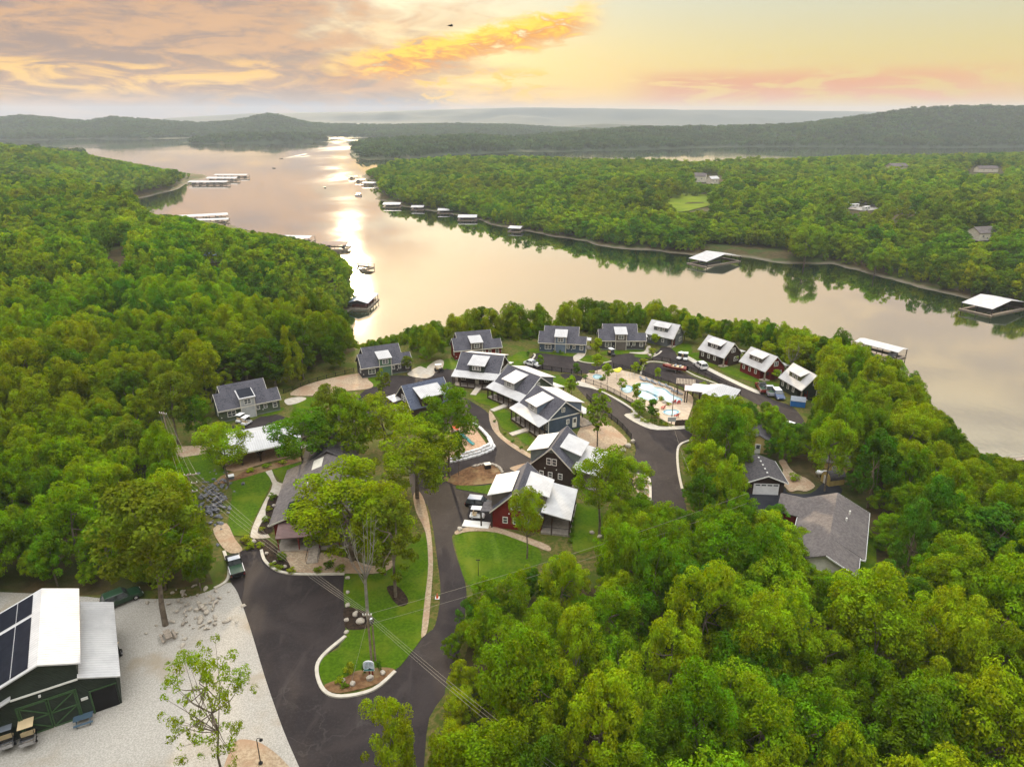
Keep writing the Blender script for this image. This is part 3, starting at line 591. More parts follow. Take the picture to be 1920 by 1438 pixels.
# ================================================================ building kit (local frame: front faces -y, ridge along x)
_frames = {}
def window(root, x, y, z, w, h, face='-y', nx=2, nz=2, mat='trim'):
    """A framed window on a wall; face tells which way it looks."""
    key = (round(w, 2), round(h, 2), nx, nz, mat)
    if key not in _frames:
        t = .11; f = MB()
        f.bb(-w / 2, w / 2, -.05, .05, h / 2 - t, h / 2).bb(-w / 2, w / 2, -.05, .05, -h / 2, -h / 2 + t)
        f.bb(-w / 2, -w / 2 + t, -.05, .05, -h / 2 + t, h / 2 - t).bb(w / 2 - t, w / 2, -.05, .05, -h / 2 + t, h / 2 - t)
        for i in range(1, nx):
            q = -w / 2 + w * i / nx; f.bb(q - .045, q + .045, -.04, .05, -h / 2 + t, h / 2 - t)
        for i in range(1, nz):
            q = -h / 2 + h * i / nz; f.bb(-w / 2 + t, w / 2 - t, -.032, .046, q - .035, q + .035)
        fm = f.mesh('window'); fm.materials.append(M[mat])
        pm_ = MB().bb(-w / 2 + t * .6, w / 2 - t * .6, -.015, .03, -h / 2 + t * .6, h / 2 - t * .6).mesh('pane'); pm_.materials.append(M['glass'])
        _frames[key] = (fm, pm_)
    fm, pm_ = _frames[key]
    o_ = bpy.data.objects.new('window', fm); COL.objects.link(o_); o_.parent = root
    dx, dy, a = {'-y': (0, -.055, 0), '+y': (0, .055, math.pi), '+x': (.055, 0, math.pi / 2), '-x': (-.055, 0, -math.pi / 2)}[face]
    o_.location = (x + dx, y + dy, z); o_.rotation_euler.z = a
    p_ = bpy.data.objects.new('pane', pm_); COL.objects.link(p_); p_.parent = o_
    return o_
def door(root, x, y, z0, w=1.0, h=2.1, face='-y', mat='trim'):
    f = MB().bb(-w / 2, w / 2, -.06, .04, 0, h); p_ = f.build('door', M[mat], root)
    dx, dy, a = {'-y': (0, -.03, 0), '+y': (0, .03, math.pi), '+x': (.03, 0, math.pi / 2), '-x': (-.03, 0, -math.pi / 2)}[face]
    p_.location = (x + dx, y + dy, z0); p_.rotation_euler.z = a
    MB().bb(-w / 2 + .18, w / 2 - .18, -.085, -.062, h * .5, h * .9).build('door_light', M['glass'], p_)
    MB().bb(w / 2 - .14, w / 2 - .06, -.12, -.062, h * .45, h * .49).build('handle', M['chrome'], p_)
    return p_
def gable_walls(x0, x1, yf, yb, he_f, he_b, yr, hr, b=None):
    """Closed wall block with gable ends; yr is the ridge line."""
    b = b or MB()
    return b.prism([(yf, 0), (yf, he_f), (yr, hr), (yb, he_b), (yb, 0)], x0, x1)
def roof_pair(b, x0, x1, yf, yb, hf, hb, yr, hr, t=.18):
    b.slab([(x0, yf, hf), (x1, yf, hf), (x1, yr, hr), (x0, yr, hr)], t)
    b.slab([(x0, yr, hr), (x1, yr, hr), (x1, yb, hb), (x0, yb, hb)], t)
    return b
def fascia(root, x0, x1, yf, yb, hf, hb, yr, hr, mat='trim_tan', t=.2):
    """Thin bargeboards along both gable rakes and the eaves, a finger proud of the roof edge."""
    b = MB()
    for x, s in ((x0, -1), (x1, 1)):
        for (ya, ha, yb2, hb2) in ((yf, hf, yr, hr), (yr, hr, yb, hb)):
            b.slab([(x, ya, ha - .02), (x + s * .06, ya, ha - .02), (x + s * .06, yb2, hb2 - .02), (x, yb2, hb2 - .02)], t)
    b.bb(x0, x1, yf - .06, yf - .003, hf - .22, hf - .02); b.bb(x0, x1, yb + .003, yb + .06, hb - .22, hb - .02)
    return b.build('fascia', M[mat], root)
def posts(root, pts, z0, z1, w=.22, mat='timber'):
    for x, y in pts: MB().bb(x - w / 2, x + w / 2, y - w / 2, y + w / 2, z0, z1).build('post', M[mat], root)
def place(name, label, c, deg, cat='cottage', group=None): return thing(name, label, cat, (c[0], c[1], 0), R(deg), group)

# ---------------------------------------------------------------- shingled cottages with a tower dormer
def cottage_a(c, deg, wall, tower, tower_roof, label, porch=True, hr=6.35, trw='trim'):
    r = place('shingled_cottage', label, c, deg, 'cottage', 'shingled cottages round the loop')
    he, D, W_ = 2.75, 4.5, 4.7; k = (hr - he) / D
    b = gable_walls(-W_ + .35, W_ - .35, -D + .45, D - .45, he + .45 * k - .2, he + .45 * k - .2, 0, hr - .2)
    zl = hr - 1.15; yl = -(hr - zl) / k; bl = 2 * yl + D
    b.prism([(-D + .45, 0), (-D + .45, he + .45 * k - .2), (yl, zl - .2), (bl - .45, he + .45 * k - .2), (bl - .45, 0)], -W_ - 1.0, -W_ + .352)
    zr = hr - 1.9; yr_ = -(hr - zr) / k; br = 2 * yr_ + D
    b.prism([(-D + .45, 0), (-D + .45, he + .45 * k - .2), (yr_, zr - .2), (br - .45, he + .45 * k - .2), (br - .45, 0)], W_ - .352, W_ + 1.9)
    b.build('wall', M[wall], r)
    MB().bb(-W_ - 1.03, W_ + 1.93, -D + .42, -D + .448, 0, .32).build('foundation', M['s_grey_green'], r)
    rf = roof_pair(MB(), -W_, W_, -D, D, he, he, 0, hr)
    roof_pair(rf, -W_ - 1.3, -W_ - .003, -D, bl, he, he, yl, zl); roof_pair(rf, W_ + .003, W_ + 2.2, -D, br, he, he, yr_, zr)
    ro = rf.build('roof', M['shingle'], r)
    fascia(r, -W_ - 1.3, W_ + 2.2, -D, D, he, he, 0, hr - 50, 'trim_tan') if False else None
    f = MB().bb(-W_ - 1.3, W_ + 2.2, -D - .06, -D - .003, he - .24, he - .02)
    for (x, s, ya, za, yb2, zb2) in ((-W_ - 1.3, -1, -D, he, yl, zl), (-W_ - 1.3, -1, yl, zl, bl, he), (W_ + 2.2, 1, -D, he, yr_, zr), (W_ + 2.2, 1, yr_, zr, br, he), (-W_, -1, yl, zl, 0, hr), (-W_, -1, 0, hr, D, he), (W_, 1, yr_, zr, 0, hr), (W_, 1, 0, hr, D, he)):
        f.slab([(x, ya, za - .02), (x + s * .07, ya, za - .02), (x + s * .07, yb2, zb2 - .02), (x, yb2, zb2 - .02)], .22)
    f.build('fascia', M['trim_tan'], r)
    # tower
    tw = 1.45; yf, yb = -D - .05, -1.2; z0, z1 = 4.75, 5.6
    t = MB().prism([(yf, 0), (yf, z0 - .15), (yb, z1 - .15), (yb, 0)], -tw, tw).build('tower', M[tower], r)
    for s in (-1, 1): MB().bb(s * tw - .07, s * tw + .07, yf - .04, yf + .10, 0, z0 - .16).build('corner_board', M['trim_tan'], t)
    tr = MB().slab([(-tw - .25, yf - .3, z0 - .07), (tw + .25, yf - .3, z0 - .07), (tw + .25, yb + .5, z1 + .06), (-tw - .25, yb + .5, z1 + .06)], .17).build('tower_roof', M['white_metal'], r)
    if tower_roof == 'solar':
        MB().slab([(-tw - .02, yf + .02, z0 + .08), (tw + .05, yf + .02, z0 + .08), (tw + .05, yb - .25, z1 + .0), (-tw - .02, yb - .25, z1 + .0)], .05).build('solar_panel', M['solar'], tr)
    window(r, 0, yf, 3.75, 1.5, 1.15, '-y', 2, 2, trw)
    yw = -D + .45
    window(r, -3.35, yw, 1.55, 1.75, 1.3, '-y', 2, 2, trw)
    window(r, 2.05, yw, 1.75, .75, .95, '-y', 1, 2, trw); window(r, 3.6, yw, 1.75, .75, .95, '-y', 1, 2, trw); window(r, 5.6, yw, 1.6, .95, 1.2, '-y', 1, 2, trw)
    window(r, -W_ - 1.0, -2.4, 1.6, .9, 1.1, '-x', 1, 2, trw)
    for x in (-5.4, -1.9, 3.0):
        MB().bb(x - .09, x + .09, yw - .12, yw - .002, 1.0, 1.16).build('wall_lamp', M['trim'], r)
    # side porch with white roof
    if porch:
        MB().slab([(W_ + .4, br + .15, 2.75), (W_ + 3.3, br + .15, 2.55), (W_ + 3.3, br + 2.9, 2.55), (W_ + .4, br + 2.9, 2.75)], .12).build('porch_roof', M['white_metal_y'], r)
        posts(r, [(W_ + 3.1, br + .35), (W_ + 3.1, br + 2.7)], 0, 2.45, .16)
        MB().bb(W_ + .5, W_ + 3.3, br + .1, br + 2.9, 0, .22).build('porch_floor', M['deckboard'], r)
    door(r, W_ + 1.9, -2.6, .1, .95, 2.1, '+x')
    return r
cottage_a((-58.0, 140.6), 33, 's_green', 's_grey', 'solar', 'sage green cottage with a pale grey tower topped by a solar panel', False, 6.7)
cottage_a((-32.8, 166.4), 25, 's_char', 's_sage', 'white', 'charcoal cottage with a green tower beside the gravel turnaround', True, 6.6)
cottage_a((-10.4, 179.2), 16, 's_red', 's_taupe', 'white', 'dark red cottage with a taupe tower under a grey shingle roof', True, 6.5)
cottage_a((13.6, 184.3), -8, 's_blue', 's_mid_blue', 'white', 'navy blue cottage with a lighter blue tower and white side porch', True, 6.3)
cottage_a((29.6, 186.8), -1, 's_char', 's_taupe', 'white', 'charcoal cottage with a taupe tower, rightmost with a shingle roof', True, 6.3)

# ---------------------------------------------------------------- cottages with white metal roofs
def cottage_b(c, deg, wall, dorm, label):
    r = place('metal_roofed_cottage', label, c, deg, 'cottage', 'metal-roofed cottages along the loop road')
    he, hr, D, W_ = 2.65, 6.0, 3.5, 4.4; k = (hr - he) / D
    b = gable_walls(-W_ + .3, W_ - 1.9, -D + .4, D - .4, he + .4 * k - .14, he + .4 * k - .14, 0, hr - .14)
    b.prism([(-D + 2.2, 0), (-D + 2.2, he + 2.2 * k - .14), (0, hr - .14), (D - .4, he + .4 * k - .14), (D - .4, 0)], W_ - 1.902, W_ - .3)
    b.build('wall', M[wall], r)
    roof_pair(MB(), -W_, W_, -D, D, he, he, 0, hr, .13).build('roof', M['white_metal'], r)
    for s in (-1, 1):
        f = MB()
        for (ya, za, yb2, zb2) in ((-D, he, 0, hr), (0, hr, D, he)):
            x = s * W_; f.slab([(x, ya, za - .03), (x + s * .05, ya, za - .03), (x + s * .05, yb2, zb2 - .03), (x, yb2, zb2 - .03)], .2)
        f.build('fascia', M['trim_tan'], r)
    # upper gable skirt above the recessed entry
    MB().prism([(-D + .4, he - .3), (-D + .4, he + .4 * k - .14), (-D + 2.2, he + 2.2 * k - .14), (-D + 2.2, he - .3)], W_ - 1.9, W_ - .32).build('entry_gable', M[wall], r)
    posts(r, [(W_ - .45, -D + .55)], 0, he + .1, .26, 'wood')
    MB().bb(W_ - 1.9, W_ - .2, -D + .3, -D + 2.2, 0, .2).build('entry_floor', M['concrete'], r)
    door(r, W_ - 1.05, -D + 2.2, .2, .95, 2.1, '-y', 's_red')
    # shed dormer
    x0, x1, yf = -2.3, 1.9, -2.25; zt = 5.1
    d = MB().prism([(yf, he + (D + yf) * k - .1), (yf, zt - .1), (-.5, 5.6), (-.5, he + (D - .5) * k - .1)], x0, x1).build('dormer', M[dorm], r)
    MB().slab([(x0 - .25, yf - .3, zt), (x1 + .25, yf - .3, zt), (x1 + .25, -.25, 5.86), (x0 - .25, -.25, 5.86)], .12).build('dormer_roof', M['white_metal'], d)
    for x in (-.75, .55): window(r, x, yf, 4.48, .72, .85, '-y', 1, 2)
    yw = -D + .4
    for x in (-2.9, -.9, 1.1): window(r, x, yw, 1.65, .72, 1.1, '-y', 1, 2)
    window(r, W_ - .3, .1, 4.05, 1.3, 1.15, '+x', 2, 2); window(r, W_ - .3, 1.4, 1.6, 1.6, 1.15, '+x', 2, 2)
    # rear porch roof
    MB().slab([(-2.0, D - .1, 2.95), (-2.0, D + 2.3, 2.6), (3.6, D + 2.3, 2.6), (3.6, D - .1, 2.95)], .12).build('porch_roof', M['white_metal'], r)
    posts(r, [(-1.8, D + 2.1), (3.4, D + 2.1)], 0, 2.5, .16)
    return r
cottage_b((42.8, 189.3), -39, 's_slate', 's_slate', 'slate grey cottage with a white metal roof next to the charcoal cottage')
cottage_b((53.9, 173.5), -57, 's_brown', 's_char', 'dark brown cottage with a white metal roof and charcoal dormer')
cottage_b((61.5, 163.3), -64, 's_red', 's_taupe', 'red cottage with a white metal roof and taupe dormer')
cottage_b((66.6, 150.7), -76, 's_dark_green', 's_olive', 'dark green cottage with an olive dormer at the end of the loop')

# ---------------------------------------------------------------- lodges with long porches
def lodge_c(c, deg, wall, dorm, dorm_front, label, three=False, ramp=True):
    r = place('porch_lodge', label, c, deg, 'lodge', 'porch lodges along the court')
    hr, W_ = 6.75, 5.4; yw, zk = -4.0, 3.55; D2 = 6.5; k = (hr - zk) / 4.2
    gable_walls(-W_ + .4, W_ - .4, yw + .1, 4.0, zk + .1, zk + .1, 0, hr - .2).build('wall', M[wall], r)
    roof_pair(MB(), -W_, W_, -4.2, 4.2, zk, zk, 0, hr).build('roof', M['shingle'], r)
    for s in (-1, 1):
        f = MB()
        for (ya, za, yb2, zb2) in ((-4.2, zk, 0, hr), (0, hr, 4.2, zk)):
            x = s * W_; f.slab([(x, ya, za - .02), (x + s * .07, ya, za - .02), (x + s * .07, yb2, zb2 - .02), (x, yb2, zb2 - .02)], .24)
        f.build('fascia', M['trim'], r)
    MB().bb(W_ - .397, W_ - .34, -3.9, 3.9, 3.2, 3.42).build('gable_band', M['trim'], r)
    # front porch
    MB().slab([(-W_ - .3, -D2, 2.75), (W_ + .3, -D2, 2.75), (W_ + .3, -3.75, 3.72), (-W_ - .3, -3.75, 3.72)], .13).build('porch_roof', M['white_metal'], r)
    MB().bb(-W_ - .1, W_ + .1, -D2 + .25, -3.92, .02, .45).build('porch_floor', M['deckboard'], r)
    MB().bb(-W_ - .1, W_ + .1, -D2 + .22, -D2 + .247, .02, .44).build('skirt', M['timber'], r)
    posts(r, [(-W_ + i * 2 * W_ / 6, -D2 + .4) for i in range(7)], .45, 2.72, .2)
    for s in (-1, 1):
        posts(r, [(s * W_, -5.0)], .45, 3.1, .16)
    rl = MB()
    for i in range(6):
        if i == 3: continue
        xa, xb = -W_ + i * 2 * W_ / 6 + .1, -W_ + (i + 1) * 2 * W_ / 6 - .1
        rl.bb(xa, xb, -D2 + .37, -D2 + .43, 1.28, 1.34)
    rl.build('handrail', M['timber'], r)
    for x in (-3.6, 2.2, 4.2): window(r, x, yw + .1, 1.75, 1.2, 1.3, '-y', 2, 2)
    door(r, -.2, yw + .1, .45); 
    # front dormer
    x0, x1, yf, zt = -1.9, 1.7, -4.3, 5.35
    d = MB().prism([(yf, 3.2), (yf, zt - .1), (-.9, 6.05), (-.9, 3.4)], x0, x1).build('dormer', M[dorm], r)
    MB().bb(x0 + .08, x1 - .08, yf - .03, yf - .003, 3.5, zt - .14).build('dormer_front', M[dorm_front], d)
    MB().slab([(x0 - .35, yf - .5, zt), (x1 + .35, yf - .5, zt), (x1 + .35, -.45, 6.42), (x0 - .35, -.45, 6.42)], .14).build('dormer_roof', M['white_metal'], d)
    if three:
        for i in (-.75, 0, .75): window(r, -.1 + i, yf - .02, 4.5, .62, 1.05, '-y', 1, 2)
    else: window(r, -.1, yf - .02, 4.5, 1.5, 1.1, '-y', 2, 2)
    # wide rear dormer and rear porch
    xa, xb, yb = -4.2, W_ - .6, 4.4
    d2 = MB().prism([(.4, 5.6), (.4, 6.42), (yb, 5.35), (yb, 3.0)], xa, xb).build('rear_dormer', M[dorm], r)
    MB().slab([(xa - .3, .1, 6.74), (xb + .3, .1, 6.74), (xb + .3, yb + .5, 5.42), (xa - .3, yb + .5, 5.42)], .14).build('rear_dormer_roof', M['white_metal'], d2)
    MB().slab([(-W_, 4.25, 3.3), (W_ + .3, 4.25, 3.3), (W_ + .3, 7.2, 2.75), (-W_, 7.2, 2.75)], .13).build('rear_porch_roof', M['white_metal'], r)
    posts(r, [(-W_ + .2, 7.0), (-1.8, 7.0), (1.8, 7.0), (W_ + .1, 7.0)], 0, 2.65, .18)
    MB().bb(-W_ + .1, W_ + .1, 4.1, 7.1, .0, .42).build('rear_deck', M['deckboard'], r)
    window(r, W_ - .4, -.3, 4.85, .85, .95, '+x', 2, 2); window(r, W_ - .4, .9, 2.0, .75, 1.0, '+x', 2, 2)
    door(r, W_ - .4, 2.6, .42, 1.0, 2.1, '+x')
    MB().bb(W_ - .33, W_ - .27, -3.9, -3.72, 0, 3.4).build('corner_board', M['trim'], r)
    if ramp:
        rm = MB().add([(.2, -D2 + .25, .42), (1.6, -D2 + .25, .42), (1.6, -D2 - 3.6, .2), (.2, -D2 - 3.6, .2), (.2, -D2 + .25, .0), (1.6, -D2 + .25, .0), (1.6, -D2 - 3.6, .0), (.2, -D2 - 3.6, .0)],
                 [(0, 1, 2, 3), (7, 6, 5, 4), (0, 4, 5, 1), (1, 5, 6, 2), (2, 6, 7, 3), (3, 7, 4, 0)])
        rm.build('ramp', M['concrete'], r)
    return r
lodge_c((-7.0, 159.4), -16, 's_brown', 's_dark_green', 's_dark_green', 'brown porch lodge with a dark green dormer and triple window', True)
lodge_c((2.7, 147.6), -49, 's_green', 's_slate', 's_grey', 'sage green porch lodge with pale grey dormers')
lodge_c((7.9, 134.1), -59, 's_blue', 's_mid_blue', 's_grey', 'blue porch lodge with white dormer roofs and a white-trimmed gable')

# ---------------------------------------------------------------- gabled lodges turned end-on to the drive
def lodge_e(c, deg, wall, dorm, label, half=5.0, D=4.2, he=2.95, hr=6.95, east=True, west=True, porch=True, wt='trim', roof='shingle', deckz=.35, longp=5.1):
    r = place('gabled_lodge', label, c, deg, 'lodge', 'gabled lodges around the court')
    k = (hr - he) / D
    gable_walls(-half + .4, half - .4, -D + .4, D - .4, he + .4 * k - .2, he + .4 * k - .2, 0, hr - .2).build('wall', M[wall], r)
    roof_pair(MB(), -half, half, -D, D, he, he, 0, hr).build('roof', M[roof], r)
    for s in (-1, 1):
        f = MB()
        for (ya, za, yb2, zb2) in ((-D, he, 0, hr), (0, hr, D, he)):
            x = s * half; f.slab([(x, ya, za - .02), (x + s * .07, ya, za - .02), (x + s * .07, yb2, zb2 - .02), (x, yb2, zb2 - .02)], .24)
        f.build('fascia', M['trim_tan'], r)
    xg = -half + .4
    MB().add([(xg - .02, -.95, hr - .2 - .95 * k), (xg - .02, .95, hr - .2 - .95 * k), (xg - .02, 0, hr - .2), (xg + .005, -.95, hr - .2 - .95 * k), (xg + .005, .95, hr - .2 - .95 * k), (xg + .005, 0, hr - .2)],
             [(0, 1, 2), (5, 4, 3), (0, 3, 4, 1), (1, 4, 5, 2), (2, 5, 3, 0)]).build('gable_panel', M[dorm], r)
    for s in (-.5, .5): window(r, xg, s * .98, 4.15, .86, 1.25, '-x', 1, 2, wt)
    for y in (-1.6, .2, 1.8): window(r, xg, y, 1.6, .8, 1.1, '-x', 1, 2, wt)
    for y in (-.9, 1.2): MB().bb(xg - .12, xg - .002, y - .08, y + .08, 2.7, 2.86).build('wall_lamp', M['trim'], r)
    for side, on in ((-1, east), (1, west)):
        if not on: continue
        xa, xb = (-2.5, 2.6) if side < 0 else (-3.6, 2.4); ya, yb = side * .9, side * (D + .25); zt = 5.25
        prof = [(ya, 5.4), (ya, 6.1), (yb - side * .3, zt - .1), (yb - side * .3, he + .2)]
        d = MB().prism(prof, xa, xb).build('dormer', M[dorm], r)
        MB().slab([(xa - .35, ya, 6.42), (xb + .35, ya, 6.42), (xb + .35, yb + side * .3, zt), (xa - .35, yb + side * .3, zt)], .14).build('dormer_roof', M['white_metal'], d)
        window(r, 0, yb - side * .3, 4.6, 1.5, .9, '-y' if side < 0 else '+y', 2, 2, wt)
    if porch:
        y0, y1 = -D + .35, -D - 4.2
        MB().slab([(-longp, y0, 3.95), (longp - .6, y0, 3.95), (longp - .6, y1, 3.0), (-longp, y1, 3.0)], .14).build('porch_roof', M['white_metal'], r)
        posts(r, [(-longp + .2, y1 + .25), (-1.7, y1 + .25), (1.6, y1 + .25), (longp - .8, y1 + .25), (-longp + .2, y0 - 1.6)], 0, 2.9, .2)
        MB().bb(-longp + .1, longp - .7, y1 + .1, -D + .38, 0, deckz).build('deck', M['deckboard'], r)
        rl = MB()
        rl.bb(-longp + .3, longp - .9, y1 + .22, y1 + .28, deckz + .9, deckz + .96); rl.bb(-longp + .17, -longp + .23, y1 + .3, -D + .1, deckz + .9, deckz + .96)
        for i in range(24):
            x = -longp + .4 + i * (2 * longp - 1.4) / 23; rl.bb(x - .02, x + .02, y1 + .23, y1 + .27, deckz, deckz + .9)
        rl.build('railing', M['black'], r)
    return r
l4 = lodge_e((8.4, 112.8), 70, 's_brown', 's_grey_green', 'dark brown gabled lodge with twin gable windows behind the red lodge')
l5 = lodge_e((1.6, 98.2), 79, 's_red', 's_taupe', 'dark red gabled lodge with white metal dormers beside the broad lawn')
# open carport corner posts and white ramp of the red lodge
posts(l5, [(-4.7, 3.9), (-4.7, 5.6)], 0, 2.9, .2)
MB().slab([(-4.9, 3.75, 3.1), (-2.0, 3.75, 3.1), (-2.0, 5.7, 2.85), (-4.9, 5.7, 2.85)], .14).build('side_porch_roof', M['shingle'], l5)
d1 = lodge_e((-19.0, 140.2), 33, 's_brown', 's_brown', 'dark brown lodge with a blue-grey roof half hidden by trees', 4.95, 4.2, 2.95, 7.0, True, False, False, 'trim', 'shingle_blue')
MB().slab([(-6.6, 1.0, 3.3), (-4.6, 1.0, 3.5), (-4.6, 4.6, 3.5), (-6.6, 4.6, 3.3)], .13).build('porch_roof', M['white_metal'], d1)
posts(d1, [(-6.4, 1.2), (-6.4, 4.4), (-6.4, 2.8)], 0, 3.2, .18, 's_red')
MB().bb(-6.5, -4.55, 1.1, 4.5, 0, .35).build('deck', M['deckboard'], d1)

# ---------------------------------------------------------------- open pavilion
g0, g1 = P(420, 880), P(556, 851); ang = math.atan2(g1.y - g0.y, g1.x - g0.x); ctr = (g0 + g1) / 2
pv = thing('pavilion', 'open timber pavilion with a broad white metal roof behind the trees', 'pavilion', ctr, ang)
L_ = (g1 - g0).length / 2
roof_pair(MB(), -L_ - 1.2, L_ + 1.2, -1.2, 9.2, 3.0, 3.0, 4.0, 4.5, .14).build('roof', M['white_metal'], pv)
MB().bb(-L_ - 1.2, L_ + 1.2, -1.26, -1.203, 2.75, 2.98).build('fascia', M['trim'], pv)
for y in (0, 8):
    for i in range(5):
        x = -L_ + i * L_ / 2
        p_ = MB().bb(x - .14, x + .14, y - .14, y + .14, 0, 2.72).build('post', M['timber'], pv)
        for s in (-1, 1):
            MB().tube((x + s * .1, y, 1.5), (x + s * 1.1, y, 2.7), .09, .09, 6).build('brace', M['timber'], p_)
MB().bb(-L_ - .6, L_ + .6, -.11, .11, 2.722, 2.96).bb(-L_ - .6, L_ + .6, 7.89, 8.11, 2.722, 2.96).build('beam', M['timber'], pv)
def picnic(label, loc, rz, mat, group='picnic tables'):
    t = thing('picnic_table', label, 'picnic table', loc, rz, group)
    for i in range(4): MB().bb(-.9, .9, -.38 + i * .195, -.21 + i * .195, .72, .76).build('top_plank', M[mat], t)
    for s in (-1, 1):
        MB().bb(-.9, .9, s * .72 - .13, s * .72 + .13, .42, .46).build('bench', M[mat], t)
        for x in (-.62, .62):
            MB().tube((x, s * .2, .72), (x, s * .66, 0), .045, .045, 6).build('leg', M[mat], t)
    for x in (-.62, .62): MB().bb(x - .03, x + .03, -.8, .8, .36, .419).build('crossbar', M[mat], t)
    return t
for i, (qx, lab) in enumerate(((-3.2, 'left wooden picnic table under the pavilion'), (.4, 'middle wooden picnic table under the pavilion'), (3.8, 'right wooden picnic table under the pavilion'))):
    q = ctr + Matrix.Rotation(ang, 3, 'Z') @ Vector((qx, 2.4, .16)); picnic(lab, q, ang, 'wood', 'pavilion picnic tables')

# ---------------------------------------------------------------- office
of = thing('office', 'long low office with a grey roof, skylight panels and a red metal porch', 'office', (P(598, 1010).x, P(506, 1014).y + .5, 0), R(98))
# local x runs north, front (-y) faces east
gable_walls(0.6, 17.2, -6.4, 6.4, 3.0, 3.0, 0, 5.4).build('wall', M['s_red'], of)
ofr = roof_pair(MB(), 0, 17.6, -7.0, 7.0, 3.0, 3.0, 0, 5.75, .2).build('roof', M['shingle_grey'], of)
k = 2.75 / 7
def on_roof(x0, x1, y0, y1, lift=.06): return [(x0, y0, 5.75 - abs(y0) * k + lift), (x1, y0, 5.75 - abs(y0) * k + lift), (x1, y1, 5.75 - abs(y1) * k + lift), (x0, y1, 5.75 - abs(y1) * k + lift)]
MB().slab(on_roof(.5, 4.6, 1.2, 4.6), .05).build('solar_panel', M['solar'], ofr)
MB().slab(on_roof(13.2, 16.6, .5, 2.2), .05).build('skylight', M['trim_tan'], ofr)
for (x, y) in ((6.2, 3.4), (8.5, 2.2), (11, 4.2)):
    MB().tube((x, y, 5.75 - y * k - .05), (x, y, 5.75 - y * k + .35), .08, .08, 8).build('vent_pipe', M['trim'], ofr)
MB().slab([(-.06, -7.0, 2.98), (-.003, -7.0, 2.98), (-.003, 0, 5.73), (-.06, 0, 5.73)], .22).slab([(-.06, 0, 5.73), (-.003, 0, 5.73), (-.003, 7, 2.98), (-.06, 7, 2.98)], .22).build('fascia', M['trim_tan'], of)
MB().slab([(-3.1, -6.6, 2.55), (-3.1, 5.6, 2.55), (.58, 5.6, 3.15), (.58, -6.6, 3.15)], .12).build('porch_roof', M['brown_metal'], of)
posts(of, [(-2.9, -6.3 + i * 2.9) for i in range(5)], .4, 2.45, .17, 's_red')
MB().bb(-3.0, .58, -6.5, 5.5, 0, .4).build('porch_floor', M['deckboard'], of)
for y in (-4.6, -2.2, 3.6): window(of, .6, y, 1.7, 1.2, 1.1, '-x', 2, 2)
door(of, .6, .8, .4, 1.1, 2.1, '-x')
MB().add([(-3.0, -.6, .39), (-3.0, 1.0, .39), (-6.4, 1.0, .18), (-6.4, -.6, .18), (-3.0, -.6, 0), (-3.0, 1.0, 0), (-6.4, 1.0, 0), (-6.4, -.6, 0)], [(0, 1, 2, 3), (7, 6, 5, 4), (0, 4, 5, 1), (1, 5, 6, 2), (2, 6, 7, 3), (3, 7, 4, 0)]).build('ramp', M['wood'], of)
for y in (-.62, 1.02):
    rl = MB(); rl.tube((-3.0, y, 1.3), (-6.4, y, 1.08), .035)
    for i in range(4): rl.tube((-3.1 - i * 1.08, y, .1), (-3.1 - i * 1.08, y, 1.29 - i * .07), .03)
    rl.build('ramp_rail', M['black'], of)
# higher north wing with dark roof opening
gable_walls(17.62, 25.2, -4.2, 4.2, 3.4, 3.4, 0, 5.9).build('north_wing', M['s_brown'], of)
nr = roof_pair(MB(), 17.3, 25.6, -4.8, 4.8, 3.3, 3.3, 0, 6.3, .2).build('north_roof', M['shingle_dark'], of)
k2 = 3.0 / 4.8
MB().slab([(18.0, .9, 6.3 - .9 * k2 + .06), (22.5, .9, 6.3 - .9 * k2 + .06), (22.5, 3.6, 6.3 - 3.6 * k2 + .06), (18.0, 3.6, 6.3 - 3.6 * k2 + .06)], .05).build('solar_panel', M['solar'], nr)

# ---------------------------------------------------------------- barn
bf = Vector((-47.5, 55.8, 0)); ax = Vector((-.506, .863)); bz = math.atan2(ax.y, ax.x)
bn = thing('barn', 'dark green barn with a white raised roof, solar panels and cross-braced doors', 'barn', bf, bz)
# local x runs along the ridge away from the doors, y to the left
Lb = 14.2
b = MB().prism([(-6.1, 0), (-6.1, 4.0), (-3.2, 5.3), (3.2, 5.3), (10.5, 2.3), (10.5, 0)], .62, Lb - .5)
b.prism([(-3.0, 5.0), (-3.0, 6.95), (0, 8.1), (4.3, 6.4), (4.3, 4.7)], .5, Lb - .6)
b.build('wall', M['s_dark_green'], bn)
rr_ = MB()
rr_.slab([(0, -3.5, 7.2), (0, 0, 8.55), (Lb, 0, 8.55), (Lb, -3.5, 7.2)], .16).slab([(0, 0, 8.55), (0, 4.8, 6.7), (Lb, 4.8, 6.7), (Lb, 0, 8.55)], .16)
upper = rr_.build('upper_roof', M['white_metal'], bn)
MB().slab([(-.15, -6.6, 4.15), (-.15, -2.9, 5.65), (Lb - .2, -2.9, 5.65), (Lb - .2, -6.6, 4.15)], .16).build('right_roof', M['white_metal'], bn)
low = MB().slab([(-.15, 2.9, 5.62), (-.15, 11.2, 2.35), (Lb - .2, 11.2, 2.35), (Lb - .2, 2.9, 5.62)], .16).build('left_roof', M['white_metal'], bn)
MB().bb(-.2, -.153, -2.9, 2.9, 5.40, 5.62).build('fascia', M['trim'], bn)
kb = 1.85 / 4.8; kl = 3.27 / 8.3
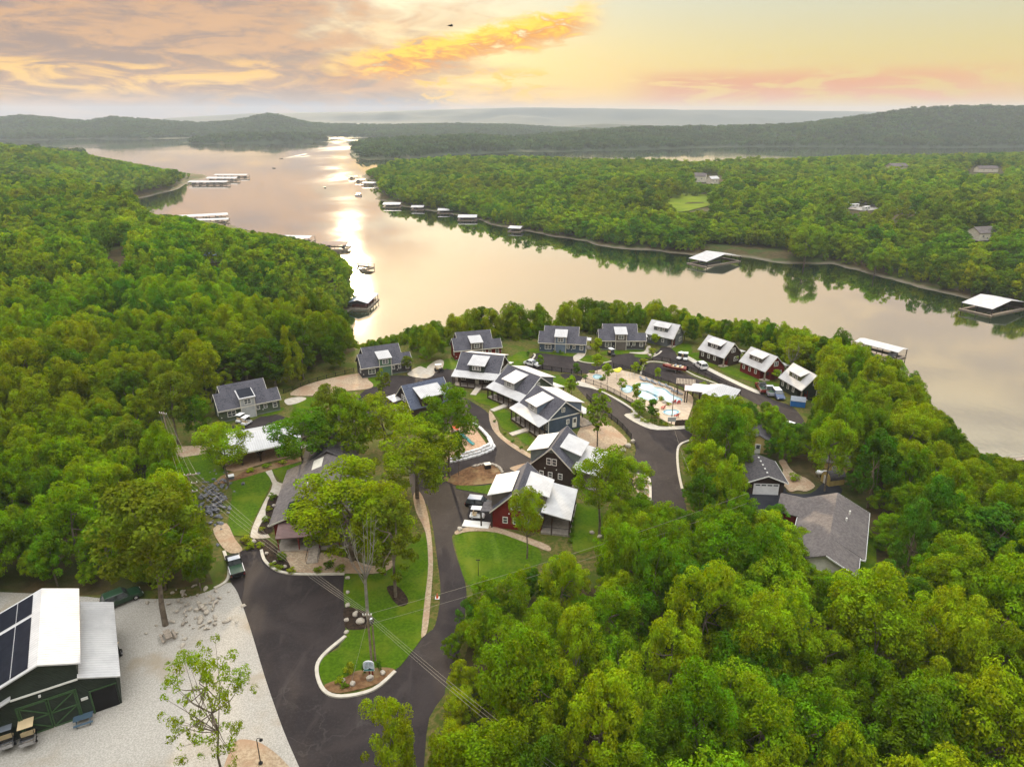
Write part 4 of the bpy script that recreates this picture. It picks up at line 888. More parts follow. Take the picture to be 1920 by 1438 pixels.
for (x0, x1, y0, y1) in ((.4, 9.3, .9, 2.45), (.4, 9.3, 2.55, 4.4), (10.0, 13.8, .9, 2.45), (10.0, 13.8, 2.55, 4.4)):
    MB().slab([(x0, y0, 8.55 - y0 * kb + .08), (x0, y1, 8.55 - y1 * kb + .08), (x1, y1, 8.55 - y1 * kb + .08), (x1, y0, 8.55 - y0 * kb + .08)], .05).build('solar_panel', M['solar'], upper)
for (x0, x1) in ((.5, 4.6), (5.2, 9.3), (9.9, 13.6)):
    MB().slab([(x0, 5.2, 5.62 - 2.3 * kl + .08), (x0, 10.6, 5.62 - 7.7 * kl + .08), (x1, 10.6, 5.62 - 7.7 * kl + .08), (x1, 5.2, 5.62 - 2.3 * kl + .08)], .05).build('solar_panel', M['solar'], low)
for dy, sgn in ((1.45, 1), (-1.05, -1)):
    dr_ = MB().bb(.55, .617, dy - 1.22, dy + 1.22, .1, 3.75).build('barn_door', M['s_dark_green'], bn)
    t = MB(); x = .50
    for (ya, za, yb2, zb2) in ((-1.2, .15, 1.2, .15), (-1.2, 3.7, 1.2, 3.7), (-1.15, .15, -1.15, 3.7), (1.15, .15, 1.15, 3.7), (-1.15, 1.9, 1.15, 1.9), (-1.15, .2, 1.15, 1.85), (-1.15, 1.95, 1.15, 3.65)):
        if sgn < 0: ya, yb2 = -ya, -yb2
        t.tube((x, dy + ya, za), (x, dy + yb2, zb2), .075, .075, 4)
    t.build('door_brace', M['green_trim'], dr_)
MB().bb(.46, .56, -2.45, 2.9, 3.76, 3.9).bb(.46, .56, 2.72, 2.9, .0, 3.757).bb(.46, .56, -2.45, -2.3, .0, 3.757).build('door_frame', M['green_trim'], bn)
MB().bb(.52, .617, -5.9, -3.6, .05, 2.9).build('bay_shade_panel', M['black'], bn)  # flat black panel painted in for the shaded inside of the bay
MB().bb(.44, .53, -6.05, -3.45, 2.902, 3.03).bb(.44, .53, -3.6, -3.45, 0, 2.9).build('bay_frame', M['green_trim'], bn)
MB().bb(.53, .617, -3.25, -2.62, 2.1, 2.42).build('wall_plate', M['trim'], bn)
window(bn, .62, 5.2, 1.5, 1.1, 1.1, '-x', 2, 3, 'green_trim')
MB().bb(.4, .617, .55, .75, 4.35, 4.55).build('wall_lamp', M['trim'], bn)

# ---------------------------------------------------------------- ranch house and outbuildings on the right
U = Vector((50.4 - 43.3, 96.3 - 82.7)).normalized(); a_h = math.atan2(U.y, U.x)
hs = thing('ranch_house', 'low ranch house with a grey hipped shingle roof among the trees', 'house', (46.2, 87.4, 0), a_h)
# local x runs away from the camera, -y faces right
gable_walls(-8.2, 9.4, -4.0, 4.4, 2.9, 2.9, .2, 4.75).build('wall', M['s_cream'], hs)
hr_ = roof_pair(MB(), -4.0, 9.9, -4.7, 5.0, 2.85, 2.85, .2, 5.1, .18)
roof_pair(hr_, -8.9, -4.003, -4.0, 5.0, 3.1, 2.85, .2, 5.1, .18)
hro = hr_.build('roof', M['shingle_grey'], hs)
MB().slab([(4.2, 4.2, 3.3), (9.5, 4.2, 3.3), (9.5, 8.3, 2.75), (6.85, 8.3, 4.25), (4.2, 8.3, 2.75)], .02) if False else None
w = MB().prism([(4.0, 0), (4.0, 2.8), (6.8, 4.1), (9.4, 2.8), (9.4, 0)], 4.3, 7.6, 'y').build('side_wing', M['s_red'], hs)
sw = MB(); sw.slab([(3.6, 3.0, 2.95), (3.6, 8.1, 2.95), (6.8, 8.1, 4.45), (6.8, 1.5, 4.45)], .16); sw.slab([(6.8, 1.5, 4.45), (6.8, 8.1, 4.45), (9.9, 8.1, 2.95), (9.9, 3.0, 2.95)], .16)
sw.build('side_wing_roof', M['shingle_grey'], hs)
f = MB(); f.bb(-4, 9.9, -4.76, -4.703, 2.62, 2.83).bb(-8.9, -4.1, -4.06, -4.003, 2.87, 3.08).bb(-4.1, -4.0, -4.7, -4.07, 2.66, 2.87).bb(-8.9, 3.55, 5.003, 5.06, 2.62, 2.83)
f.slab([(9.903, -4.7, 2.83), (9.96, -4.7, 2.83), (9.96, .2, 5.08), (9.903, .2, 5.08)], .2); f.slab([(-8.96, -4.0, 3.08), (-8.903, -4.0, 3.08), (-8.903, .2, 5.08), (-8.96, .2, 5.08)], .2)
f.build('fascia', M['trim'], hs)
for (x, y) in ((3.2, -1.6), (5.6, -1.9)): MB().tube((x, y, 4.1), (x, y, 4.75), .12, .12, 8).build('vent_pipe', M['trim'], hro)
for x in (-7.5, -5.0): window(hs, x, -4.0, 1.6, 1.2, 1.1, '-y', 2, 2)
window(hs, -8.2, .4, 1.6, 1.6, 1.2, '-x', 2, 2)

ga = thing('garage', 'detached garage with a wide white door and dark shingle roof', 'garage', (43.0, 108.0, 0), R(86))
gable_walls(-3.5, 3.7, -2.9, 2.9, 2.5, 2.5, 0, 3.5).build('wall', M['s_brown'], ga)
roof_pair(MB(), -4.0, 4.2, -3.4, 3.4, 2.55, 2.55, 0, 3.85, .16).build('roof', M['shingle_dark'], ga)
f = MB(); f.slab([(-4.06, -3.4, 2.53), (-4.003, -3.4, 2.53), (-4.003, 0, 3.83), (-4.06, 0, 3.83)], .2).slab([(-4.06, 0, 3.83), (-4.003, 0, 3.83), (-4.003, 3.4, 2.53), (-4.06, 3.4, 2.53)], .2).bb(-4, 4.2, -3.46, -3.403, 2.36, 2.53); f.build('fascia', M['trim'], ga)
gd = MB().bb(-3.56, -3.503, -2.1, 2.1, .05, 2.1).build('garage_door', M['p_white'], ga)
for i in range(4): MB().bb(-3.585, -3.562, -1.9 + i * .98, -1.15 + i * .98, 1.72, 1.94).build('door_light', M['glass'], gd)
for i in range(5): MB().box(-3 + i * 1.4, 0, 3.92, .25, .25, .12).build('ridge_vent', M['trim'], ga)
def shed(label, c, deg, wall, roof, w, d, he, hr, arch=False):
    s = thing('shed', label, 'shed', (c[0], c[1], 0), R(deg))
    gable_walls(-w, w, -d, d, he, he, 0, hr).build('wall', M[wall], s)
    roof_pair(MB(), -w - .25, w + .25, -d - .3, d + .3, he - .05, he - .05, 0, hr + .12, .12).build('roof', M[roof], s)
    window(s, 0, -d, he * .6, .7, .7, '-y', 2, 2); door(s, -w, 0, .05, 1.0, 1.9, '-x', 'trim')
    return s
shed('small yellow shed with a dark roof behind the garage', P(1418, 838).xy, 75, 's_yellow', 'shingle_dark', 2.8, 2.2, 2.6, 3.7)
shed('small yellow cottage shed with a pale roof deep in the trees', P(1560, 884).xy, -20, 's_yellow', 'shingle_grey', 2.2, 1.8, 2.7, 3.7)
shed('pale grey garden shed near the lake slope', P(1583, 832).xy, 60, 's_grey', 'white_metal', 1.5, 1.3, 2.4, 3.8)
q = P(1560, 905); s_ = thing('barrel_shed', 'little round-topped yellow shed beside the white gas tank', 'shed', q, R(15))
MB().prism([(-1.1, 0)] + [(-1.1 * math.cos(t), 1.1 + 1.1 * math.sin(t)) for t in np.linspace(0, math.pi, 9)] + [(1.1, 0)], -1.5, 1.5).build('wall', M['s_yellow'], s_)
MB().prism([(-1.2 * math.cos(t), 1.12 + 1.2 * math.sin(t)) for t in np.linspace(0, math.pi, 9)] + [(1.12 * math.cos(t), 1.12 + 1.12 * math.sin(t)) for t in np.linspace(0, math.pi, 9)], -1.4, 1.7).build('roof', M['shingle_dark'], s_)
MB().bb(-1.56, -1.503, -.4, .4, .1, 1.6).build('door', M['trim'], s_)
q = P(1541, 893); gt = thing('gas_tank', 'white horizontal gas tank beside the barrel shed', 'tank', q, R(-5))
MB().tube((-.9, 0, .75), (.9, 0, .75), .42, .42, 14).tube((-.9, 0, .75), (-1.12, 0, .75), .42, .2, 14).tube((.9, 0, .75), (1.12, 0, .75), .42, .2, 14).build('tank', M['p_white'], gt, True)
for x in (-.6, .6): MB().bb(x - .08, x + .08, -.35, .35, 0, .4).build('saddle', M['concrete'], gt)
MB().tube((0, 0, 1.15), (0, 0, 1.32), .12, .1, 8).build('valve_cap', M['p_grey'], gt)
# ================================================================ foliage materials
def leaf_mat(name, cols, trans=.27, var=.9):
    m_ = new_mat(name); nt = NT(m_)
    oi = nt.n('ShaderNodeObjectInfo'); rp = nt.n('ShaderNodeValToRGB'); nt.l(oi.outputs['Random'], rp.inputs[0])
    e = rp.color_ramp.elements; e[0].color = (*cols[0], 1); e[1].color = (*cols[-1], 1)
    for i, c_ in enumerate(cols[1:-1]):
        x = e.new((i + 1) / (len(cols) - 1)); x.color = (*c_, 1)
    vec = coords(nt, 'Object')
    n_ = nt.rng(nt.noise(vec, .55, 3, .6), .35, .65); n2_ = nt.rng(nt.noise(vec, 5.0, 2, .5), .3, .7)
    hs_ = nt.n('ShaderNodeHueSaturation'); nt.l(rp.outputs[0], hs_.inputs['Color'])
    nt.l(nt.math('ADD', .475, nt.math('MULTIPLY', n_, .035)), hs_.inputs['Hue'])
    nt.l(nt.math('ADD', 1 - var / 2, nt.math('MULTIPLY', nt.math('ADD', nt.math('MULTIPLY', n_, .5), nt.math('MULTIPLY', n2_, .5)), var)), hs_.inputs['Value'])
    wp = nt.n('ShaderNodeNewGeometry').outputs['Position']; wn_ = nt.rng(nt.noise(wp, .011, 4, .6), .34, .66); wn2_ = nt.rng(nt.noise(wp, .0032, 3, .55), .36, .64)
    hs2 = nt.n('ShaderNodeHueSaturation'); nt.l(hs_.outputs[0], hs2.inputs['Color']); nt.l(nt.math('ADD', .485, nt.math('MULTIPLY', wn_, .03)), hs2.inputs['Hue']); nt.l(nt.math('ADD', .74, nt.math('ADD', nt.math('MULTIPLY', wn_, .26), nt.math('MULTIPLY', wn2_, .26))), hs2.inputs['Value']); hs_ = hs2
    d = nt.n('ShaderNodeBsdfDiffuse'); t = nt.n('ShaderNodeBsdfTranslucent'); x = nt.n('ShaderNodeMixShader'); x.inputs[0].default_value = trans
    nt.l(hs_.outputs[0], d.inputs[0])
    tcol = nt.mix(1.0, hs_.outputs[0], (1.05, 1.1, .45), 'MULTIPLY'); nt.l(tcol, t.inputs[0])
    nt.l(d.outputs[0], x.inputs[1]); nt.l(t.outputs[0], x.inputs[2])
    o_ = nt.n('ShaderNodeOutputMaterial'); nt.l(x.outputs[0], o_.inputs[0]); return m_
M['leaf'] = leaf_mat('leaf', [(.078, .170, .006), (.155, .265, .006), (.235, .315, .006), (.108, .215, .006), (.195, .280, .006)])
M['leaf_far'] = leaf_mat('leaf_far', [(.074, .165, .006), (.155, .265, .006), (.240, .320, .006), (.105, .212, .006), (.190, .265, .006)])
M['leaf_hill_hazed'] = leaf_mat('leaf_hill_hazed', [(.040, .080, .024), (.055, .100, .026), (.065, .105, .026)])  # duller than the nearer leaves: distance haze is put into the colour
M['leaf_dark'] = leaf_mat('leaf_dark', [(.055, .130, .008), (.078, .158, .008), (.066, .160, .012)])
M['leaf_bright'] = leaf_mat('leaf_bright', [(.160, .270, .006), (.215, .300, .006), (.185, .290, .006)])
M['leaf_olive'] = leaf_mat('leaf_olive', [(.120, .170, .012), (.145, .200, .012)])
M['leaf_teal'] = leaf_mat('leaf_teal', [(.040, .150, .060), (.050, .165, .066)])
M['leaf_shrub'] = leaf_mat('leaf_shrub', [(.16, .27, .012), (.27, .33, .015), (.08, .16, .015)])
M['bark'] = pmat('bark', (.10, .080, .060), (.19, .155, .12), 2.0, .95, bump=.5, bscale=6)
M['bark_pale'] = pmat('bark_pale', (.17, .15, .13), (.26, .24, .21), 2.0, .95, bump=.4, bscale=6)

# ================================================================ tree shapes
def crown_arrays(seed, H, Rr, nl, nleaf, ls, base=.30, spread=.68, lobe=(.30, .46), flat=1.0):
    rs = np.random.RandomState(seed)
    zc, sz = H * (base + 1) / 2, H * (1 - base) / 2
    V_, cen = [], []
    for i in range(nl):
        while True:
            d = rs.randn(3); d /= np.linalg.norm(d)
            if d[2] > -.80: break
        q = (.30 + .70 * rs.rand() ** .6) * spread
        # rounder at the top, narrower underneath
        c_ = np.array([d[0] * Rr * q, d[1] * Rr * q, zc + d[2] * sz * (.60 + .36 * rs.rand()) * flat])
        r = Rr * rs.uniform(*lobe) * (1.0 if d[2] > 0 else .8); cen.append((c_, r))
        n = int(nleaf / nl * (r / (Rr * np.mean(lobe))) ** 2)
        dd = rs.randn(n, 3); dd[:, 2] = dd[:, 2] * .9 + .28; dd /= np.linalg.norm(dd, axis=1)[:, None]
        # clusters: leaves bunch in twigs
        tw = rs.randn(max(6, n // 9), 3); tw[:, 2] += .3; tw /= np.linalg.norm(tw, axis=1)[:, None]
        pick = tw[rs.randint(0, len(tw), n)]; mixf = rs.uniform(.15, .5, n)[:, None]
        dd = dd * mixf + pick * (1 - mixf); dd /= np.linalg.norm(dd, axis=1)[:, None]
        rad = r * (.60 + .50 * rs.rand(n) ** .55)
        p = c_ + dd * rad[:, None] * np.array([1, 1, .82])
        nn = dd + rs.randn(n, 3) * .48; nn[:, 2] += .15; nn /= np.linalg.norm(nn, axis=1)[:, None]
        a = np.cross(nn, rs.randn(n, 3)); a /= np.linalg.norm(a, axis=1)[:, None]; b_ = np.cross(nn, a)
        s = ls * rs.uniform(.55, 1.35, n)[:, None]
        V_.append(np.stack([p - a * s, p + b_ * s * .62 + nn * s * .12, p + a * s * 1.05, p - b_ * s * .62 + nn * s * .12], 1))
    V_ = np.concatenate(V_); n = len(V_)
    return V_.reshape(-1, 3), np.arange(n * 4).reshape(n, 4), cen
def trunk_mb(H, r, cen, seed, lean=0.0, nb=7):
    rs = random.Random(seed); b_ = MB(); pts = [Vector((0, 0, -.6))]
    top = H * .62
    for k in range(1, 5): pts.append(Vector((rs.uniform(-.25, .25) * k * .5 + lean * k, rs.uniform(-.25, .25) * k * .5, top * k / 4)))
    for k in range(4): b_.tube(pts[k], pts[k + 1], r * (1 - .19 * k), r * (1 - .19 * (k + 1)), 8, False)
    order = sorted(cen, key=lambda q: rs.random())[:nb]
    for c_, rad in order:
        e = Vector(c_); s = pts[rs.choice((2, 3, 3, 4))]
        m_ = (s + e) / 2 + Vector((rs.uniform(-.3, .3), rs.uniform(-.3, .3), -.2))
        b_.tube(s, m_, r * .38, r * .25, 5, False); b_.tube(m_, e, r * .25, r * .08, 5, False)
    return b_
KINDS = {}
def tree_kind(key, seed, H, Rr, nl, nleaf, ls, mat='leaf', bark='bark', tr=.22, lean=0, nb=7, **kw):
    v, f, cen = crown_arrays(seed, H, Rr, nl, nleaf, ls, **kw)
    cm = make_mesh('crown', v, f, M[mat]); tm = trunk_mb(H, tr, cen, seed, lean, nb).mesh('trunk'); tm.materials.append(M[bark])
    tm.polygons.foreach_set('use_smooth', [True] * len(tm.polygons))
    KINDS[key] = (cm, tm, H, Rr)
for s in range(7): tree_kind('oak%d' % s, 10 + s, 12, 4.6 + .25 * (s % 3), 54 + 5 * s, 15000, .150, base=.08 + .03 * (s % 3), spread=.86, lobe=(.15, .27))
tree_kind('dark0', 40, 12, 4.2, 52, 13000, .145, 'leaf_dark', base=.06, spread=.86, lobe=(.15, .27)); tree_kind('dark1', 41, 13, 3.8, 50, 13000, .145, 'leaf_dark', base=.05, spread=.86, lobe=(.15, .28))
tree_kind('bright0', 50, 12, 4.6, 72, 20000, .115, 'leaf_bright', lobe=(.13, .24), base=.12, spread=.88); tree_kind('bright1', 51, 12, 4.4, 70, 22000, .115, 'leaf_bright', base=.10, lobe=(.13, .25), spread=.88)
tree_kind('olive0', 60, 12, 4.2, 56, 12000, .14, 'leaf_olive', lobe=(.14, .25), spread=.86); tree_kind('olive1', 61, 13, 3.4, 50, 9000, .13, 'leaf_olive', lobe=(.13, .23), base=.10, spread=.88)
tree_kind('teal', 65, 11, 3.6, 50, 12000, .13, 'leaf_teal', base=.05, lobe=(.15, .28), spread=.86)
tree_kind('airy0', 70, 12, 4.4, 60, 18000, .115, 'leaf_bright', lobe=(.16, .28), spread=.85, tr=.2, nb=16); tree_kind('airy1', 71, 12, 4.0, 60, 17000, .115, 'leaf', lobe=(.16, .27), spread=.85, tr=.19, nb=16)
tree_kind('sapling', 72, 8, 3.0, 110, 15000, .050, 'leaf_bright', lobe=(.07, .14), spread=1.0, tr=.09, nb=30, base=.05)
tree_kind('cone', 80, 7, 1.9, 22, 2000, .20, 'leaf', lobe=(.30, .48), base=.10, spread=.6, tr=.10)
tree_kind('cone_dark', 81, 7, 1.7, 22, 2000, .20, 'leaf_dark', lobe=(.30, .48), base=.06, spread=.6, tr=.10)
tree_kind('young', 82, 7, 2.2, 18, 1800, .20, 'leaf_bright', lobe=(.30, .44), base=.24, spread=.62, tr=.10)
tree_kind('thin', 83, 12, 2.6, 36, 2300, .22, 'leaf_olive', lobe=(.16, .28), base=.16, spread=.8, tr=.16, nb=20)
tree_kind('shore', 90, 12, 5.0, 60, 14000, .16, 'leaf_bright', base=.0, lobe=(.18, .30), spread=.85)
def put_tree(key, loc, h, wr, rz, label, group=None, name='tree', cat='tree'):
    cm, tm, H, Rr = KINDS[key]
    r = thing(name, label, cat, loc, rz, group); q = random.Random(label).uniform(.84, 1.16) if name == 'woodland_tree' else 1; r.scale = (wr / Rr * q, wr / Rr / q, h / H)
    for nm, me_ in (('trunk', tm), ('crown', cm)):
        o_ = bpy.data.objects.new(nm, me_); COL.objects.link(o_); o_.parent = r
    return r
def ppm(p, z): return FPX / (p.y * math.cos(PITCH) + (CAM_Z - z) * math.sin(PITCH))
# ---------------------------------------------------------------- single trees of the resort: (base px, base row, top row, crown px wide, kind, label)
PLACED = [
    (428, 912, 792, 108, 'airy0', 'bright airy tree left of the pavilion roof'),
    (575, 892, 772, 138, 'airy1', 'leafy tree before the right end of the pavilion'),
    (633, 852, 726, 96, 'olive0', 'tall tree with a bare trunk behind the office'),
    (664, 874, 742, 104, 'oak3', 'dark-trunked tree just right of the office roof end'),
    (722, 852, 742, 108, 'oak1', 'rounded tree left of the brown lodge'),
    (782, 935, 784, 178, 'bright0', 'big bright green tree left of the planter'),
    (660, 1052, 866, 226, 'bright1', 'large spreading tree over the office roof'),
    (742, 1120, 925, 112, 'olive1', 'tall thin tree in the kidney mulch ring'),
    (722, 1078, 915, 130, 'oak2', 'tree between the office and the gravel strip'),
    (842, 896, 732, 124, 'airy1', 'tall tree with a bare trunk at the planter tip'),
    (860, 892, 822, 30, 'young', 'sapling beside the tall planter tree'),
    (988, 1048, 912, 74, 'airy0', 'small tree before the red gabled lodge'),
    (1124, 1002, 842, 116, 'airy1', 'sparse tree in the stone ring right of the red lodge'),
    (1180, 955, 862, 84, 'airy0', 'leafy tree on the stony bank beside the road'),
    (1150, 975, 872, 66, 'thin', 'wispy tree on the bank beside the road'),
    (1120, 838, 728, 56, 'thin', 'slender brownish tree behind the blue lodge'),
    (1118, 676, 636, 30, 'young', 'round young tree on the small cottage lawn'),
    (1119, 702, 666, 26, 'young', 'young tree by the pool fence corner'),
    (1012, 692, 664, 17, 'cone', 'small tree at the road end behind the lodges'),
    (1080, 706, 680, 16, 'cone_dark', 'small dark tree on the road bend'),
    (1071, 742, 702, 26, 'cone', 'bushy young tree right of the sage lodge'),
    (1138, 722, 684, 26, 'young', 'rounded tree beside the splash pad'),
    (1166, 734, 708, 20, 'cone', 'small tree left of the pool'),
    (1193, 754, 716, 24, 'cone', 'pointed tree at the near pool edge'),
    (1198, 780, 746, 32, 'bright1', 'yellow-green tree in the pool shrub bed'),
    (1222, 786, 748, 28, 'cone_dark', 'dark bushy tree in the pool shrub bed'),
    (1232, 716, 690, 15, 'young', 'small yellow-green tree at the pool fence'),
    (1190, 704, 680, 20, 'young', 'small tree at the end of the boat lot'),
    (1318, 738, 718, 20, 'young', 'round shrub tree beside the white canopy'),
    (1228, 650, 627, 24, 'young', 'young tree before the slate cottage'),
    (1375, 682, 666, 20, 'young', 'round tree at the brown cottage entry'),
    (1453, 714, 694, 24, 'young', 'round tree at the red cottage entry'),
    (765, 700, 668, 30, 'olive0', 'small tree beside the charcoal cottage front'),
    (720, 752, 690, 34, 'thin', 'thin nearly bare tree before the charcoal cottage'),
    (418, 1452, 1200, 170, 'sapling', 'open branched young tree standing alone on the gravel'),
    (738, 1520, 1302, 120, 'bright0', 'bright tree at the bottom beside the road'),
    (310, 1172, 908, 236, 'olive0', 'huge olive green tree at the edge of the gravel yard'),
    (335, 835, 700, 92, 'olive0', 'tall tree beside the utility pole'),
    (372, 828, 742, 64, 'oak4', 'tree left of the sage green cottage'),
    (1508, 492, 419, 66, 'shore', 'big rounded bright tree alone on the far shore'),
    (1640, 512, 464, 40, 'shore', 'yellow-green tree at the shore bend'),
    (1480, 1240, 1165, 90, 'teal', 'bluish green cedar among the lower right woods'),
    (1700, 1000, 905, 88, 'oak5', 'leafy tree right of the ranch house roof'),
    (1452, 1000, 948, 56, 'dark0', 'round dark tree before the ranch house court'),
]
PLACED_XY = []
for i, (bx, by, ty, w, k_, lab) in enumerate(PLACED):
    z0 = LAKE + 1.0 if by < 520 else (-2.0 if lab.startswith('bluish') else 0.0)
    p = P(bx, by, z0); h = height_at(bx, by, ty, z0); wr = w / 2 / ppm(p, z0 + h * .6) * 1.02
    put_tree(k_, p, h * 1.03, wr, (i * 1.7) % 6.28, lab); PLACED_XY.append((p.x, p.y, wr))
# bare trees
def bare_tree(loc, h, wr, label, seed):
    rs = random.Random(seed); r = thing('bare_tree', label, 'tree', loc)
    b_ = MB(); b_.tube((0, 0, -.3), (.1, 0, h * .42), .24, .17, 8, False); MBs = [b_]
    tw = MB(); fork = Vector((.1, 0, h * .42))
    for i in range(13):
        a = i * 2.4 + rs.uniform(-.3, .3); q = rs.uniform(.35, 1.0)
        s = Vector((.05, 0, h * rs.uniform(.33, .44))); e = Vector((math.cos(a) * wr * q, math.sin(a) * wr * q, h * rs.uniform(.72, 1.0)))
        m_ = s.lerp(e, .45) + Vector((math.cos(a) * wr * .16, math.sin(a) * wr * .16, -.3))
        tw.tube(s, m_, .07, .04, 5, False); tw.tube(m_, e, .04, .012, 5, False)
        for j in range(4):
            t0 = m_.lerp(e, rs.uniform(.1, .8)); tw.tube(t0, t0 + Vector((rs.uniform(-1, 1), rs.uniform(-1, 1), rs.uniform(.2, 1.3))) * wr * .3, .03, .01, 4, False)
    b_.build('trunk', M['bark_pale'], r, True); tw.build('branch_crown', M['bark_pale'], r, True)
p = P(690, 1162); bare_tree(p, height_at(690, 1162, 962), 2.5, 'leafless grey tree standing over the boulder bed', 5)
p = P(1480, 705); bare_tree(p, height_at(1480, 705, 640), 2.6, 'leafless leaning tree behind the red metal-roofed cottage', 8)
p = P(1565, 838); bare_tree(p, height_at(1565, 838, 782), 2.2, 'leafless grey tree beside the pale garden shed', 9)
p = P(1406, 1402); bare_tree(p, 7.0, 2.0, 'pale leafless trunk at the lower edge of the right woods', 12)
p = P(1246, 1375); bare_tree(p, 6.0, 1.6, 'thin pale leafless trunk among the lower trees', 13)

# ================================================================ the woods
def in_poly(x, y, poly):
    n = len(poly); ins = np.zeros(len(x), bool)
    for i in range(n):
        (x0, y0), (x1, y1) = poly[i], poly[(i + 1) % n]
        c_ = (y0 > y) != (y1 > y)
        with np.errstate(divide='ignore', invalid='ignore'): ins ^= c_ & (x < x0 + (y - y0) / (y1 - y0) * (x1 - x0))
    return ins
V_OPEN = [
    [(-50, 1500), (-50, 1120), (70, 1098), (150, 1102), (215, 1122), (300, 1158), (395, 1128), (402, 1090), (395, 1000), (375, 930), (345, 860), (312, 800), (330, 780), (395, 790), (400, 722), (490, 697), (535, 735), (600, 712), (664, 690), (664, 652), (745, 634), (776, 660), (800, 690), (838, 672), (845, 624), (920, 612), (946, 642), (1002, 646), (1008, 612), (1085, 610), (1118, 614), (1200, 605), (1222, 598), (1275, 608), (1285, 645), (1312, 652), (1328, 628), (1380, 644), (1392, 668), (1408, 650), (1462, 670), (1468, 692), (1490, 678), (1535, 704), (1530, 745), (1500, 765), (1512, 792), (1495, 795), (1445, 752), (1395, 730), (1390, 752), (1345, 728), (1300, 742), (1284, 795), (1292, 826), (1278, 848), (1284, 935), (1224, 942), (1212, 905), (1186, 882), (1142, 932), (1126, 1000), (1075, 1030), (985, 1062), (890, 1092), (845, 1118), (822, 1190), (832, 1292), (795, 1345), (790, 1500)],
    [(1402, 855), (1422, 850), (1468, 895), (1500, 888), (1522, 915), (1568, 922), (1624, 950), (1640, 990), (1635, 1060), (1615, 1090), (1602, 1078), (1582, 1075), (1545, 1012), (1498, 980), (1450, 935), (1404, 930)],
    [(1412, 826), (1428, 826), (1428, 840), (1412, 840)], [(1545, 860), (1570, 860), (1565, 890), (1540, 890)], [(1572, 808), (1588, 808), (1588, 824), (1572, 824)],
    [(-900, -900), (-901, -900), (-901, -901)],
    # water
    [(165, 286), (310, 283), (640, 262), (700, 268), (650, 290), (740, 300), (682, 322), (707, 362), (760, 380), (850, 396), (960, 424), (1080, 446), (1240, 466), (1330, 470), (1480, 488), (1620, 508), (1750, 536), (1920, 570), (2200, 620), (2200, 900), (1960, 872), (1905, 862), (1835, 846), (1790, 790), (1745, 745), (1716, 692), (1702, 656), (1600, 628), (1500, 612), (1420, 600), (1350, 598), (1240, 566), (1150, 556), (1050, 548), (900, 574), (800, 600), (730, 628), (668, 645), (660, 600), (672, 560), (668, 500), (612, 462), (520, 440), (430, 425), (340, 405), (285, 402), (255, 378), (350, 348), (385, 330), (300, 314), (165, 292)],
    # clearings on the far land
    [(1250, 372), (1325, 372), (1330, 390), (1275, 398)], [(1580, 392), (1640, 388), (1650, 398), (1600, 402)], [(1670, 398), (1720, 400), (1715, 408), (1680, 408)], [(1820, 432), (1856, 432), (1856, 450), (1820, 450)],
    [(1320, 455), (1480, 470), (1480, 490), (1330, 482)], [(205, 462), (232, 462), (234, 502), (205, 488)], [(608, 528), (634, 530), (628, 546), (606, 544)],
    [(195, 560), (208, 560), (208, 590), (195, 590)], [(390, 484), (412, 484), (412, 498), (395, 498)], [(1304, 328), (1352, 328), (1352, 345), (1304, 345)], [(1815, 315), (1880, 315), (1880, 326), (1815, 326)],
]
rs = np.random.RandomState(11)
def jgrid(x0, x1, y0, y1, sp):
    gx_, gy_ = np.meshgrid(np.arange(x0, x1, sp), np.arange(y0, y1, sp)); gx_ = gx_ + (np.arange(gx_.shape[0]) % 2)[:, None] * sp / 2
    return (gx_ + rs.uniform(-.36, .36, gx_.shape) * sp).ravel(), (gy_ + rs.uniform(-.36, .36, gx_.shape) * sp).ravel()
ARC = [(-400, 128), (-75, 128), (-68, 140), (-61.5, 147), (-50, 158), (-36, 173), (-24, 180), (-12, 186.5), (14, 192), (30, 194.5), (48, 196), (55, 188), (60.5, 178), (68.5, 167), (74.5, 152), (400, 120), (400, -100), (-400, -100)]
def depth_at(px, py, z):
    yy = -(py - 719) / FPX; k_ = (z - CAM_Z) / np.minimum(-math.sin(PITCH) + yy * math.cos(PITCH), -1e-3)
    return (math.cos(PITCH) + yy * math.sin(PITCH)) * k_
